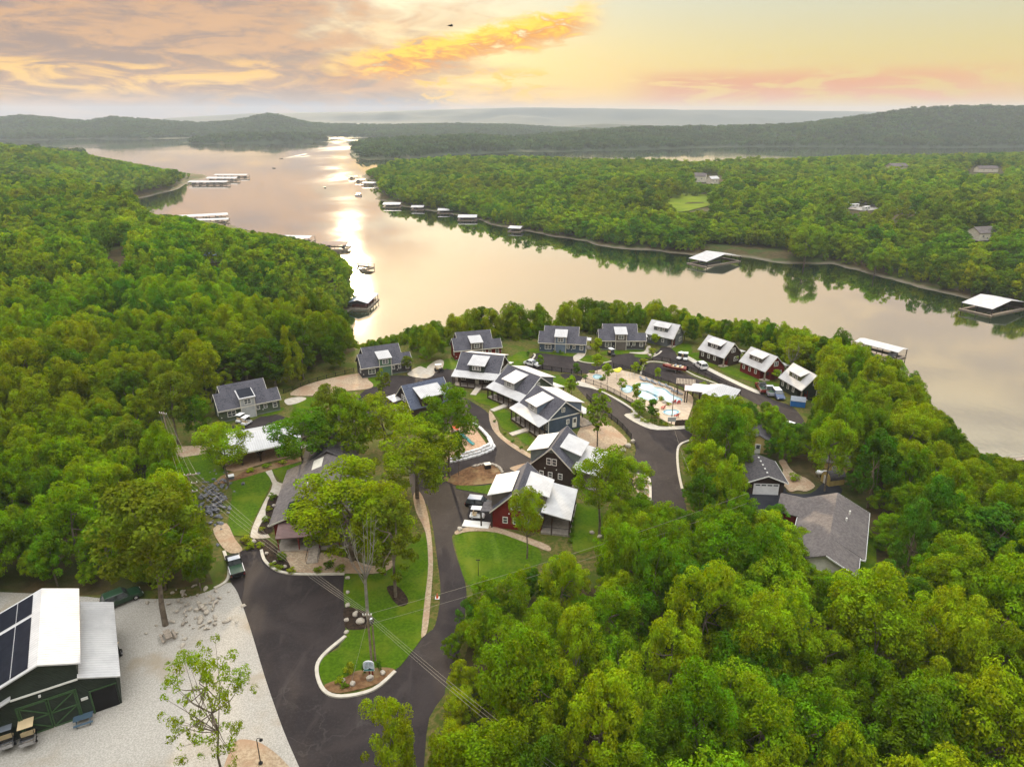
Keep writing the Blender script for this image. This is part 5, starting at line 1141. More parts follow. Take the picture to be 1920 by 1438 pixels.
def gather(x0, x1, y0, y1, sp, hmin, hmax, wmin, wmax, shore=1.5):
    x, y = jgrid(x0, x1, y0, y1, sp); keep = np.abs(np.arctan2(x, y)) < R(46); keep |= (y < 70) & (np.abs(x) < 110) & (y > 25)
    x, y = x[keep], y[keep]; z = terrain(x, y); keep = z > LAKE + shore; x, y, z = x[keep], y[keep], z[keep]
    h = rs.uniform(hmin, hmax, len(x)); w = rs.uniform(wmin, wmax, len(x)) * (h / ((hmin + hmax) / 2)) ** .5
    ok = np.zeros(len(x), bool)
    for sc in (1.0, .78, .58, .42):
        todo = ~ok; bad = np.zeros(len(x), bool)
        hh, ww = h * sc, w * (.15 + .85 * sc)
        f = y * math.cos(PITCH) + (CAM_Z - z - hh * .6) * math.sin(PITCH); pr = FPX * ww / f
        for dz, dx, dyr in ((1.0, 0, 0), (.93, .45, 0), (.93, -.45, 0), (.66, .92, 0), (.66, -.92, 0), (.35, .6, 0), (.35, -.6, 0), (.02, 0, 0), (.62, 0, 0)):
            f2 = y * math.cos(PITCH) + (CAM_Z - z - hh * dz) * math.sin(PITCH); u = y * math.sin(PITCH) + (z + hh * dz - CAM_Z) * math.cos(PITCH)
            px = 960 + FPX * x / f2 + dx * pr; py = 719 - FPX * u / f2
            if dz == .02:
                bad |= in_poly(x, y, ARC) & in_poly(px, py, V_OPEN[0])
                for poly in V_OPEN[1:6] + V_OPEN[7:]: bad |= in_poly(px, py, poly)
            else:
                for q_, poly in enumerate(V_OPEN): bad |= in_poly(px, py, poly) & (y < depth_at(px, py, LAKE if q_ == 6 else (1.5 if q_ < 6 else z)) - 1.5)
        good = todo & ~bad; h = np.where(good, hh, h) if sc < 1 else h; w = np.where(good, ww, w) if sc < 1 else w
        ok |= good
    for (qx, qy, qr) in PLACED_XY: ok &= (x - qx) ** 2 + (y - qy) ** 2 > (qr * .85) ** 2
    ok &= h > 3.2
    return x[ok], y[ok], z[ok], h[ok], w[ok]
sets = []
def add(*a, far=0, **k):
    g = gather(*a, **k); sets.append(np.stack([*g, np.full(len(g[0]), far)], 1))
add(-420, 260, 22, 300, 5.3, 8.5, 15, 2.7, 4.6)
add(-150, 160, 24, 215, 5.2, 3.6, 6.0, 1.7, 2.6)
add(-900, -60, 300, 760, 7.4, 7.5, 15, 3.5, 6.0, far=1)
add(-1100, -200, 640, 1300, 10, 10, 15, 5.2, 7.4, far=1)
add(-260, 1100, 300, 800, 8.8, 7.5, 16, 4.2, 7.6, far=1, shore=1.2)
add(-320, 1500, 800, 1500, 10.5, 10, 15, 5.6, 7.8, far=1)
def add_shore(*a, lim=5.0, **k):
    g = np.stack([*gather(*a, shore=.3, **k)], 1); g = g[g[:, 2] < LAKE + lim]; sets.append(np.concatenate([g, np.ones((len(g), 1))], 1))
add_shore(-260, 900, 300, 760, 4.2, 4.5, 8.5, 2.3, 3.6, lim=4.0); add_shore(-420, -40, 230, 520, 4.2, 4.5, 8, 2.2, 3.4); add_shore(40, 150, 120, 260, 4.2, 4.5, 8, 2.2, 3.4, lim=8)
T_ = np.concatenate(sets)
T_[:, 3] *= 1 + .30 * fbm(T_[:, 0], T_[:, 1], 90., 3) * (T_[:, 5] == 1); T_[:, 4] *= 1 + .5 * fbm(T_[:, 0] + 50, T_[:, 1], 45., 3) * (T_[:, 5] == 1)
# far hills: broad crowns
x, y = jgrid(-3600, 3600, 1500, 4300, 24); keep = np.abs(np.arctan2(x, y)) < R(42); x, y = x[keep], y[keep]; z = terrain(x, y); keep = z > LAKE + 2; x, y, z = x[keep], y[keep], z[keep]
F_ = np.stack([x, y, z - 3, rs.uniform(11, 18, len(x)), rs.uniform(12, 17, len(x)), np.full(len(x), 2)], 1)
d = np.hypot(T_[:, 0], T_[:, 1])
f_ = T_[:, 1] * math.cos(PITCH) + (CAM_Z - T_[:, 2] - T_[:, 3] * .6) * math.sin(PITCH)
u_ = T_[:, 1] * math.sin(PITCH) + (T_[:, 2] + T_[:, 3] * .6 - CAM_Z) * math.cos(PITCH)
PXc, PYc = 960 + FPX * T_[:, 0] / f_, 719 - FPX * u_ / f_; size = FPX * T_[:, 4] / f_
inview = (PXc > -20) & (PXc < 1940) & (PYc > 0) & (PYc < 1470)
order = np.argsort(-size * inview); single = order[:300]
rest = np.setdiff1d(np.arange(len(T_)), single)
okeys = ['oak%d' % i for i in range(7)] * 3 + ['dark0', 'dark1', 'bright0', 'bright1', 'olive0', 'dark0']
rp_ = random.Random(5); _seen = set()
ORD = ['first', 'second', 'third', 'fourth', 'fifth', 'sixth', 'seventh', 'eighth', 'ninth', 'tenth', 'eleventh', 'twelfth', 'thirteenth', 'fourteenth', 'fifteenth', 'sixteenth', 'seventeenth', 'eighteenth', 'nineteenth', 'twentieth', 'twenty-first', 'twenty-second', 'twenty-third', 'twenty-fourth']
REG = {}
for i in single:
    px, py = PXc[i], PYc[i]
    REG.setdefault('left woods' if px < 640 else 'lakeside tree belt' if py < 700 else 'woods right of pool' if py < 1000 else 'lower right woods', []).append(i)
for where, idx in REG.items():
    idx = sorted(idx, key=lambda q: -PYc[q]); nrow = max(1, math.ceil(len(idx) / 14)); per = math.ceil(len(idx) / nrow)
    for r_ in range(nrow):
        for c_, i in enumerate(sorted(idx[r_ * per:(r_ + 1) * per], key=lambda q: PXc[q])):
            x, y, z, h, w, _ = T_[i]
            k_ = rp_.choice(okeys); hue = {'o': 'mid-green', 'd': 'dark green', 'b': 'yellow-green', 'l': 'olive green'}['l' if k_.startswith('olive') else k_[0]]
            row = 'nearest row' if r_ == 0 else ORD[r_] + ' row'
            lab = ('tall ' if h > 11.5 else 'low ' if h < 7 else '') + hue + ' tree, ' + ORD[c_] + ' from left in ' + row + ' of ' + where
            put_tree(k_, (x, y, z - .1), h * 1.05, w, rp_.uniform(0, 6.28), lab, 'trees of the ' + where, 'woodland_tree')
# the rest of the woods: one object, instanced by geometry nodes
proto_col = bpy.data.collections.new('tree_shapes')
protos = []
def proto(name, key=None, mesh_=None):
    o_ = bpy.data.objects.new(name, mesh_ or KINDS[key][0]); proto_col.objects.link(o_); protos.append(o_)
for s in range(7):   # names sort alphabetically, the index picks them in that order
    v, f, cen = crown_arrays(110 + s, 12, 4.8, 26 + 4 * (s % 3), 2400, .36, base=.02, spread=.80, lobe=(.20, .36))
    proto('a%d_mid' % s, mesh_=make_mesh('mid_crown', v, f, M['leaf_far'] if s != 5 else M['leaf_dark']))
for s in range(3):
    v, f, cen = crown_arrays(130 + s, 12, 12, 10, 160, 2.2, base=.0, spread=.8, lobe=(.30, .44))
    proto('b%d_far' % s, mesh_=make_mesh('far_crown', v, f, M['leaf_hill_hazed']))
near_keys = ['oak0', 'oak2', 'oak4', 'oak5', 'dark0']
for s, k_ in enumerate(near_keys): proto('c%d_near' % s, k_)
allp = np.concatenate([T_[rest], F_]); n = len(allp)
dist = np.hypot(allp[:, 0], allp[:, 1])
var = np.where(allp[:, 5] == 2, 7 + rs.randint(0, 3, n), np.where(dist < 260, 10 + rs.randint(0, 5, n), rs.randint(0, 7, n)))
Rp = np.array([4.8] * 7 + [12] * 3 + [KINDS[k_][3] for k_ in near_keys])
me = bpy.data.meshes.new('woods'); me.vertices.add(n); me.vertices.foreach_set('co', allp[:, :3].astype(np.float32).ravel()); me.update()
def attr(name, typ, arr, field):
    a = me.attributes.new(name, typ, 'POINT'); a.data.foreach_set(field, arr.ravel())
attr('pick', 'INT', var.astype(np.int32), 'value')
attr('spin', 'FLOAT_VECTOR', np.stack([np.zeros(n), np.zeros(n), rs.uniform(0, 6.28, n)], 1).astype(np.float32), 'vector')
sxy = allp[:, 4] / Rp[var]; attr('size', 'FLOAT_VECTOR', np.stack([sxy * (an := rs.uniform(.82, 1.2, n)), sxy / an, allp[:, 3] / 12 * 1.05], 1).astype(np.float32), 'vector')
woods = bpy.data.objects.new('woods', me); COL.objects.link(woods); tag(woods, 'green woods covering the far shores and hills', None, None, 'stuff')
ng = bpy.data.node_groups.new('woods', 'GeometryNodeTree')
ng.interface.new_socket(name='Geometry', in_out='INPUT', socket_type='NodeSocketGeometry'); ng.interface.new_socket(name='Geometry', in_out='OUTPUT', socket_type='NodeSocketGeometry')
N = ng.nodes; gi, go = N.new('NodeGroupInput'), N.new('NodeGroupOutput'); iop = N.new('GeometryNodeInstanceOnPoints'); ci = N.new('GeometryNodeCollectionInfo')
ci.inputs['Collection'].default_value = proto_col; ci.inputs['Separate Children'].default_value = True; ci.inputs['Reset Children'].default_value = True
def na(name, typ):
    q = N.new('GeometryNodeInputNamedAttribute'); q.data_type = typ; q.inputs['Name'].default_value = name; return q.outputs['Attribute']
ng.links.new(gi.outputs[0], iop.inputs['Points']); ng.links.new(ci.outputs[0], iop.inputs['Instance']); iop.inputs['Pick Instance'].default_value = True
ng.links.new(na('pick', 'INT'), iop.inputs['Instance Index'])
e2r = N.new('FunctionNodeEulerToRotation'); ng.links.new(na('spin', 'FLOAT_VECTOR'), e2r.inputs[0]); ng.links.new(e2r.outputs[0], iop.inputs['Rotation'])
ng.links.new(na('size', 'FLOAT_VECTOR'), iop.inputs['Scale']); ng.links.new(iop.outputs[0], go.inputs[0])
md = woods.modifiers.new('woods', 'NODES'); md.node_group = ng
print('TREES single', len(single), 'woods', n, 'near rest', int((var >= 10).sum()))
# ================================================================ shrubs, rocks
BUSH = {}
for k_, mt_, sd in (('green', 'leaf', 201), ('yellow', 'leaf_shrub', 202), ('dark', 'leaf_dark', 203)):
    v, f, cen = crown_arrays(sd, 1.2, .75, 9, 520, .085, base=.0, spread=.6, lobe=(.34, .52)); BUSH[k_] = make_mesh('shrub', v, f, M[mt_])
def bush(px, py, r, h, kind, label, group=None):
    o_ = bpy.data.objects.new('shrub', BUSH[kind]); COL.objects.link(o_); p_ = P(px, py); o_.location = (p_.x, p_.y, .05); o_.scale = (r / .75, r / .75, h / 1.2); o_.rotation_euler.z = (px * .37) % 6.28
    return tag(o_, label, 'shrub', group)
SHRUBS = [(530, 1044, .8, .8, 'yellow', 'yellow-green ball shrub nearest the car park corner'), (511, 1062, .7, .7, 'yellow', 'small yellow shrub at the kerb bend'), (525, 1068, .8, .8, 'yellow', 'second yellow shrub along the kerb before the office'),
    (546, 1073, .9, .7, 'yellow', 'low yellow shrub left of the office ramp'), (596, 1072, .9, .7, 'yellow', 'low yellow shrub right of the office ramp'), (615, 1066, 1.1, .9, 'dark', 'dark shrub right of the office ramp'), (638, 1070, 1.1, .7, 'yellow', 'wide yellow-green shrub at the gravel bed end'),
    (462, 1018, 1.1, 1.3, 'yellow', 'golden tuft shrub beside the gravel path'), (470, 1028, 1.0, 1.0, 'green', 'green shrub beside the gravel path'), (488, 1026, .8, .8, 'green', 'round green shrub at the walk end'), (527, 1052, .9, 1.2, 'dark', 'nearly black shrub beside the office porch'),
    (512, 938, .9, 1.3, 'green', 'tall green shrub in the upper mulch bed'), (505, 958, .7, .8, 'yellow', 'small shrub in the upper mulch bed'), (500, 980, .8, 1.2, 'green', 'upright shrub in the lower mulch bed'), (492, 994, .6, .6, 'yellow', 'small shrub in the lower mulch bed'),
    (655, 1263, .9, 1.4, 'yellow', 'tall grassy shrub on the island tip'), (638, 1280, .7, .8, 'green', 'low green shrub on the island tip'), (683, 1266, .5, 1.3, 'dark', 'slim dark evergreen left of the entrance sign'), (711, 1256, .5, 1.2, 'dark', 'slim dark evergreen right of the entrance sign'), (646, 1290, .6, .6, 'green', 'low shrub beside the boulders of the island'),
    (1194, 784, .9, .9, 'yellow', 'yellow shrub at the walk bump'), (1205, 790, .8, .8, 'yellow', 'yellow shrub below the pool hedge'), (1214, 793, .8, .8, 'green', 'green shrub below the pool hedge'), (1221, 795, .5, 1.2, 'dark', 'first upright evergreen below the pool'), (1229, 797, .5, 1.3, 'dark', 'second upright evergreen below the pool'), (1238, 799, .5, 1.4, 'dark', 'third upright evergreen below the pool'), (1247, 799, .8, .8, 'yellow', 'yellow shrub right of the evergreens'),
    (1232, 782, 1.0, 1.0, 'green', 'green bush beside the hot tub walk'), (1110, 700, 1.0, .8, 'yellow', 'yellow mound shrub at the splash pad'), (1131, 713, 1.2, .7, 'dark', 'dark low hedge beside the splash pad'), (1098, 710, 1.0, .8, 'dark', 'dark low hedge at the pool corner'),
    (1240, 752, .8, .7, 'green', 'shrub on the pool rockery'), (1254, 760, .8, .7, 'yellow', 'yellow shrub on the pool rockery'), (1206, 684, 1.6, 1.8, 'yellow', 'yellow-green shrub clump at the boat lot entrance'), (1200, 695, 1.4, 1.4, 'green', 'green shrub clump at the boat lot entrance'),
    (1222, 662, 1.4, 1.5, 'yellow', 'shrub clump on the rock bed before the slate cottage'), (1240, 748, .7, .6, 'green', 'small shrub between the two pools'), (1050, 663, .6, .9, 'dark', 'slim evergreen at the blue tower'), (1040, 662, .7, .7, 'yellow', 'yellow shrub left of the blue tower'), (1055, 664, .7, .7, 'yellow', 'yellow shrub right of the blue tower'),
    (478, 777, .5, 1.3, 'dark', 'slim evergreen at the pale grey tower'), (1160, 656, .5, 1.2, 'green', 'slim evergreen at the taupe tower'), (1492, 742, 1.0, .9, 'green', 'shrub at the olive cottage front'), (1530, 752, 1.4, 1.0, 'green', 'broad shrub right of the olive cottage'), (990, 668, .7, 1.3, 'dark', 'dark shrub at the kerb behind the lodges'),
    (928, 792, .5, .5, 'dark', 'dark shrub on the rock border by the first ramp'), (946, 814, .5, .5, 'green', 'shrub on the rock border by the blue lodge'), (962, 830, .6, .5, 'dark', 'dark shrub on the rock border below the blue lodge'), (978, 842, .6, .5, 'dark', 'last dark shrub on the rock border'), (1638, 1010, .8, .8, 'green', 'garden shrub right of the ranch house lawn'), (1645, 1030, .8, .8, 'dark', 'dark garden shrub right of the ranch house lawn'), (1488, 900, 1.3, 1.3, 'green', 'round shrub on the stony yard by the garage'),
    (470, 884, 1.0, .6, 'green', 'left green clump on the pavilion bed'), (500, 876, 1.0, .6, 'green', 'middle green clump on the pavilion bed'), (530, 869, 1.0, .6, 'yellow', 'right green clump on the pavilion bed')]
for s_ in SHRUBS: bush(*s_)
for i, (px, py) in enumerate(((1067, 985), (1065, 995), (1063, 1005), (1062, 1015), (1060, 1025))): bush(px + 8, py - 8, .55, .6, 'dark', '%s dark round shrub in the row beside the red lodge deck' % ('farthest', 'second', 'middle', 'fourth', 'nearest')[i], 'shrub row beside the red lodge')
ROCK = []
for sd in range(4):
    b_ = bmesh.new(); bmesh.ops.create_icosphere(b_, subdivisions=2, radius=.5); q = random.Random(sd)
    dirs = [Vector((q.uniform(-1, 1), q.uniform(-1, 1), q.uniform(-1, 1))).normalized() for _ in range(9)]
    for v_ in b_.verts:
        for d_ in dirs:
            e_ = v_.co.dot(d_) - .36
            if e_ > 0: v_.co -= d_ * e_ * .9
        v_.co *= q.uniform(.94, 1.06)
    me_ = bpy.data.meshes.new('boulder'); b_.to_mesh(me_); b_.free(); me_.materials.append(M['rock']); ROCK.append(me_)
def rock(px, py, r, label, group=None, k=0, name='boulder', par=None, z=0.1, mat=None):
    o_ = bpy.data.objects.new(name, ROCK[k % 4]); COL.objects.link(o_); p_ = P(px, py); o_.location = (p_.x, p_.y, z + r * .3); q = random.Random(px * 7 + py)
    o_.scale = (r * q.uniform(1.7, 2.3), r * q.uniform(1.6, 2.1), r * q.uniform(1.2, 1.7)); o_.rotation_euler = (q.uniform(-.2, .2), q.uniform(-.2, .2), q.uniform(0, 6))
    if par: o_.parent = par
    else: tag(o_, label, 'boulder', group)
    return o_
for i, (px, py, r, lab) in enumerate([(652, 1137, .38, 'pale boulder at the top of the boulder bed'), (666, 1155, .45, 'brown boulder in the middle of the boulder bed'), (650, 1164, .35, 'small boulder at the left of the boulder bed'), (676, 1168, .62, 'largest boulder in the boulder bed'), (668, 1150, .30, 'little stone in the boulder bed'),
    (652, 1085, .32, 'tan boulder at the lawn corner near the office'), (652, 1112, .32, 'pale round boulder on the lawn edge'), (650, 1187, .36, 'pale boulder where the island kerb begins'), (694, 1274, .55, 'big white boulder under the entrance sign'), (718, 1264, .42, 'white boulder right of the entrance sign'), (661, 1284, .42, 'white boulder left of the entrance sign'), (643, 1277, .3, 'small white boulder on the island tip'),
    (476, 1018, .45, 'white boulder at the end of the curved walk'), (500, 1040, .4, 'pale boulder at the car park corner'), (515, 1056, .36, 'pale boulder among the yellow shrubs'), (534, 1064, .34, 'small boulder among the yellow shrubs'), (862, 994, .5, 'rounded boulder at the drive corner of the broad lawn'),
    (1218, 668, .6, 'boulder on the rock bed by the loop road'), (1228, 666, .5, 'second boulder on the rock bed by the loop road'), (1246, 756, .6, 'boulder on the pool rockery'), (1238, 747, .6, 'boulder between the two pools'), (514, 950, .4, 'pale stone in the upper mulch bed'), (506, 988, .4, 'pale stone in the lower mulch bed'),
    (1110, 1000, .45, 'left stone of the ring round the sparse tree'), (1124, 1008, .45, 'front stone of the ring round the sparse tree'), (1140, 1002, .45, 'right stone of the ring round the sparse tree'), (1178, 838, .7, 'long rock at the end of the gravel court'), (1168, 846, .7, 'rock at the gravel court corner'), (1186, 830, .6, 'rock below the gravel court fence')]):
    rock(px, py, r, lab, 'landscape boulders', i)
def pile(name, label, cx, cy, wx, wy, n, r0, r1, mat, seed, h=.9):
    t = thing(name, label, 'rock pile', P(cx, cy)); q = random.Random(seed); base = P(cx, cy)
    for i in range(n):
        a, b_ = q.gauss(0, .38), q.gauss(0, .38); p_ = P(cx + a * wx, cy + b_ * wy); rr0 = q.uniform(r0, r1)
        me_ = ROCK[i % 4]
        o_ = bpy.data.objects.new('rock', me_); COL.objects.link(o_); o_.parent = t
        o_.location = (p_.x - base.x, p_.y - base.y, rr0 * .3 + h * max(0, 1 - (a * a + b_ * b_) * 3.0) * q.random())
        o_.scale = (rr0 * 2.4, rr0 * q.uniform(1.2, 2), rr0 * q.uniform(.7, 1.3)); o_.rotation_euler = (q.uniform(-.5, .5), q.uniform(-.5, .5), q.uniform(0, 6))
        if mat != 'rock':
            o_.material_slots[0].link = 'OBJECT'; o_.material_slots[0].material = M[mat]
    return t
pile('rubble_pile', 'heap of dark slate rubble left of the long lawn', 403, 940, 44, 66, 150, .18, .5, 'dark_rock', 3)
pile('rock_pile', 'scattered brown rocks under the huge olive green tree', 365, 1148, 96, 66, 90, .14, .42, 'rock', 4, .4)
pile('rock_bank', 'stony bank sloping to the road right of the brown lodge', 1206, 938, 15, 70, 60, .2, .5, 'rock', 6, .2)
# stone wall of the play yard, block by block
wl_ = thing('retaining_wall', 'stepped wall of pale stone blocks around the play yard', 'wall', P(924, 843)); o0 = P(924, 843)
blk = []
for k in range(3):
    b_ = MB().box(0, 0, 0, .92, .5, .4); m_ = b_.mesh('block'); bm2 = bmesh.new(); bm2.from_mesh(m_); bmesh.ops.bevel(bm2, geom=list(bm2.edges), offset=.07, segments=1, affect='EDGES'); bm2.to_mesh(m_); bm2.free(); m_.materials.append(M['white_block']); blk.append(m_)
q = random.Random(2)
def wall_run(pts, course, off, z, step=.95):
    w = [P(*p_).xy for p_ in pts]; L = [0]
    for a, b_ in zip(w[:-1], w[1:]): L.append(L[-1] + (b_ - a).length)
    s = off
    while s < L[-1]:
        i = max(k for k in range(len(L) - 1) if L[k] <= s); t = (s - L[i]) / (L[i + 1] - L[i]); c_ = w[i].lerp(w[i + 1], t); d_ = w[i + 1] - w[i]
        o_ = bpy.data.objects.new('block', blk[q.randrange(3)]); COL.objects.link(o_); o_.parent = wl_
        nn = Vector((-d_.y, d_.x)).normalized() * course * .42
        o_.location = (c_.x - o0.x + nn.x + q.uniform(-.05, .05), c_.y - o0.y + nn.y + q.uniform(-.05, .05), z + q.uniform(-.03, .03)); o_.rotation_euler = (q.uniform(-.05, .05), q.uniform(-.05, .05), math.atan2(d_.y, d_.x) + q.uniform(-.12, .12)); o_.scale = (q.uniform(.9, 1.08), q.uniform(.9, 1.2), q.uniform(.9, 1.1)); s += step
lower = [(845, 868), (872, 862), (900, 854), (922, 845), (926, 839)]; right = [(926, 839), (918, 822), (905, 808), (893, 798), (874, 795)]
wall_run(lower, 0, 0, .2); wall_run(lower, 1, .5, .58); wall_run(lower[1:], 2, .2, .96); wall_run(right, 0, .4, .2); wall_run(right, 1, .8, .58)
# edging stones
ed = thing('stone_edging', 'row of small pale stones around the soil planter', 'edging', P(900, 875)); o1 = P(900, 875)
for i, (px, py) in enumerate(crom([(888, 876), (905, 872), (922, 872), (936, 878), (942, 887)], 5, False)):
    o_ = bpy.data.objects.new('stone', ROCK[i % 4]); COL.objects.link(o_); o_.parent = ed; p_ = P(px, py); o_.location = (p_.x - o1.x, p_.y - o1.y, .2); o_.scale = (.8, .5, .5); o_.rotation_euler.z = i * 1.3

# ================================================================ vehicles
def wheel(root, x, y, r, w=.22):
    t = MB().tube((x, y - w / 2, r), (x, y + w / 2, r), r, r, 14).build('wheel', M['rubber'], root)
    s = 1 if y > 0 else -1
    MB().tube((x, y + s * w / 2, r), (x, y + s * (w / 2 + .02), r), r * .6, r * .55, 10).build('rim', M['chrome'], t)
def frustum(b_, x0, x1, w0, z0, X0, X1, w1, z1):
    return b_.add([(x0, -w0, z0), (x1, -w0, z0), (x1, w0, z0), (x0, w0, z0), (X0, -w1, z1), (X1, -w1, z1), (X1, w1, z1), (X0, w1, z1)], [(3, 2, 1, 0), (4, 5, 6, 7), (0, 1, 5, 4), (1, 2, 6, 5), (2, 3, 7, 6), (3, 0, 4, 7)])
def bevel_obj(o_, w=.06):
    m_ = o_.modifiers.new('bevel', 'BEVEL'); m_.width = w; m_.segments = 2; m_.limit_method = 'ANGLE'
    return o_
def heading(a, b_):
    d_ = P(*b_) - P(*a); return math.atan2(d_.y, d_.x)
def car(label, c, rz, mat, kind='suv', cat='car', roof=None, group=None):
    p_ = P(*c); r = thing({'suv': 'parked_suv', 'pickup': 'pickup_truck', 'car': 'parked_car'}[kind], label, cat, (p_.x, p_.y, .08), rz, group)
    L, W_, H = {'suv': (4.8, .95, 1.78), 'pickup': (5.7, .98, 1.88), 'car': (4.6, .90, 1.48)}[kind]; h = L / 2; wr = .36 if kind != 'car' else .32
    belt = H * .57
    prof = [(-h, .42), (-h + .06, belt - .06), (-h + .3, belt), (h * .38, belt), (h - .25, belt - .16), (h, belt - .38), (h, .36), (h - .2, .28), (-h + .2, .28)]
    if kind == 'pickup': prof = [(-h, .5), (-h, belt), (h * .42, belt), (h - .2, belt - .12), (h, belt - .35), (h, .45), (h - .2, .36), (-h + .2, .38)]
    bevel_obj(MB().prism([(a, z) for a, z in prof], -W_, W_, 'y').build('body', M[mat], r), .09)
    ci = {'suv': (-h + .12, h * .36, -h + .45, h * .10), 'pickup': (-.55, h * .42, -.35, h * .20), 'car': (-h + .55, h * .42, -h + 1.2, h * .06)}[kind]
    frustum(MB(), ci[0], ci[1], W_ - .06, belt + .003, ci[2], ci[3], W_ - .2, H - .05).build('windows', M['glass'], r)
    bevel_obj(frustum(MB(), ci[2] - .04, ci[3] + .04, W_ - .17, H - .048, ci[2] + .04, ci[3] - .04, W_ - .25, H).build('roof', M[roof or mat], r), .02)
    pl = MB()
    for s in (-1, 1):
        for (xa, xb) in ((ci[0], ci[2]), (ci[1], ci[3]), ((ci[0] + ci[1]) / 2, (ci[2] + ci[3]) / 2)):
            pl.tube((xa, s * (W_ - .05), belt), (xb, s * (W_ - .19), H - .05), .05, .045, 5, False)
    pl.build('pillars', M[mat], r)
    for x in (-h + .95, h - .95):
        for y in (-W_ + .1, W_ - .1): wheel(r, x, y, wr)
    for s in (-1, 1):
        MB().box(h + .003, s * (W_ - .25), belt - .42, .04, .34, .14).build('headlight', M['trim'], r); MB().box(-h - .003, s * (W_ - .13), belt - .2, .04, .16, .28).build('taillight', M['p_red'], r)
        MB().box(ci[1] - .15, s * (W_ + .08), belt + .12, .12, .2, .16).build('mirror', M[mat], r)
    if kind == 'pickup':
        MB().bb(-h + .1, -.62, -W_ + .12, W_ - .12, belt + .004, belt + .02).build('bed_floor', M['p_green'], r)
        for s in (-1, 1): MB().bb(-h + .02, -.6, s * (W_ - .06) - .05, s * (W_ - .06) + .05, belt + .002, belt + .12).build('bed_rail', M['chrome'], r)
        MB().bb(-h + .0, -h + .09, -W_ + .02, W_ - .02, belt + .004, belt + .12).build('tailgate', M[mat], r)
    return r
car('black pickup truck, sky sheen painted on its roof, at the top of the car park', (442, 1068), heading((448, 1082), (438, 1048)), 'p_black', 'pickup', 'truck', 'p_silver_and_sheen')  # pale roof colour is reflected sky painted on a black cab
car('black sport utility vehicle beside the red gabled lodge', (901, 951), heading((878, 949), (923, 954)), 'p_black', 'suv', 'car', 'p_silver_and_sheen')  # silver roof colour stands in for sky mirrored in black paint
car('white sport utility vehicle driving past the brown cottage', (1313, 690), heading((1318, 692), (1308, 685)), 'p_white', 'suv')
car('white car parked behind the porch lodges', (998, 686), heading((990, 684), (1006, 688)), 'p_white', 'car')
car('dark red pickup parked before the olive cottage', (1428, 732), heading((1432, 738), (1424, 727)), 'p_red', 'pickup', 'truck', 'p_black')
car('silver pickup parked between two dark vehicles', (1442, 738), heading((1446, 744), (1438, 733)), 'p_silver_and_sheen', 'pickup', 'truck')
car('navy sport utility vehicle with a white roof at the end of the row', (1458, 745), heading((1452, 738), (1464, 752)), 'p_blue', 'suv', 'car', 'p_white')
car('dark green vehicle half hidden at the edge of the gravel yard', (230, 1128), heading((222, 1132), (242, 1124)), 'p_green', 'suv')
car('dark pickup parked in the yard behind the garage', (1480, 808), heading((1474, 812), (1488, 805)), 'p_black', 'pickup', 'truck', 'p_white')
def cart(label, c, rz, roof='p_white', body='p_white', group='golf carts', box=False, name='golf_cart', s=1.0, cat='golf cart'):
    p_ = P(*c); r = thing(name, label, cat, (p_.x, p_.y, .08), rz, group); r.scale = (s, s, s)
    bevel_obj(MB().prism([(-1.15, .35), (-1.15, .75), (-.6, .78), (-.55, .45), (.35, .42), (.55, .82), (1.05, .68), (1.2, .35)], -.56, .56, 'y').build('body', M[body], r), .05)
    MB().bb(-.62, -.1, -.5, .5, .72, .84).build('seat', M['p_tan'], r); MB().bb(-.72, -.6, -.5, .5, .8, 1.2).build('seat_back', M['p_tan'], r)
    bevel_obj(MB().bb(-.95, .72, -.6, .6, 1.82, 1.9).build('canopy', M[roof], r), .04)
    for x, x2 in ((-.85, -.8), (.6, .4)):
        for y in (-.52, .52): MB().tube((x, y, .75), (x2, y, 1.82), .025, .025, 5).build('canopy_post', M['black'], r)
    MB().add([(.62, -.5, .85), (.62, .5, .85), (.45, .5, 1.75), (.45, -.5, 1.75), (.64, -.5, .85), (.64, .5, .85), (.47, .5, 1.75), (.47, -.5, 1.75)], [(0, 1, 2, 3), (7, 6, 5, 4), (0, 4, 5, 1), (2, 6, 7, 3), (1, 5, 6, 2), (3, 7, 4, 0)]).build('windscreen', M['glass'], r)
    MB().tube((.4, -.2, .8), (.2, -.2, 1.05), .02, .02, 5).tube((.2, -.38, 1.05), (.2, -.02, 1.05), .02, .02, 5).build('steering_wheel', M['black'], r)
    for x in (-.75, .8):
        for y in (-.5, .5): wheel(r, x, y, .24, .2)
    if box: MB().bb(-1.75, -.78, -.58, .58, .62, .70).bb(-1.75, -1.69, -.58, .58, .70, .98).bb(-1.75, -.78, -.58, -.53, .70, .98).bb(-1.75, -.78, .53, .58, .70, .98).build('cargo_bed', M['chrome'], r)
    return r
cart('white golf cart beside the black vehicle at the red lodge', (895, 972), heading((888, 972), (903, 973)))
cart('rear golf cart of the pair before the sage green cottage', (453, 792), heading((450, 797), (462, 790)), group='golf carts at the sage cottage'); cart('front golf cart of the pair before the sage green cottage', (463, 797), heading((460, 802), (472, 795)), group='golf carts at the sage cottage')
cart('golf cart parked before the charcoal cottage lawn', (1146, 667), heading((1142, 664), (1152, 669)), body='p_black'); cart('golf cart on the paved pad beside the red cottage', (823, 697), heading((815, 698), (832, 697)), body='p_black')
cart('left golf cart of the pair on the loop road', (1276, 674), heading((1282, 671), (1270, 676)), group='golf carts on the loop road'); cart('right golf cart of the pair on the loop road', (1285, 675), heading((1285, 671), (1284, 680)), group='golf carts on the loop road')
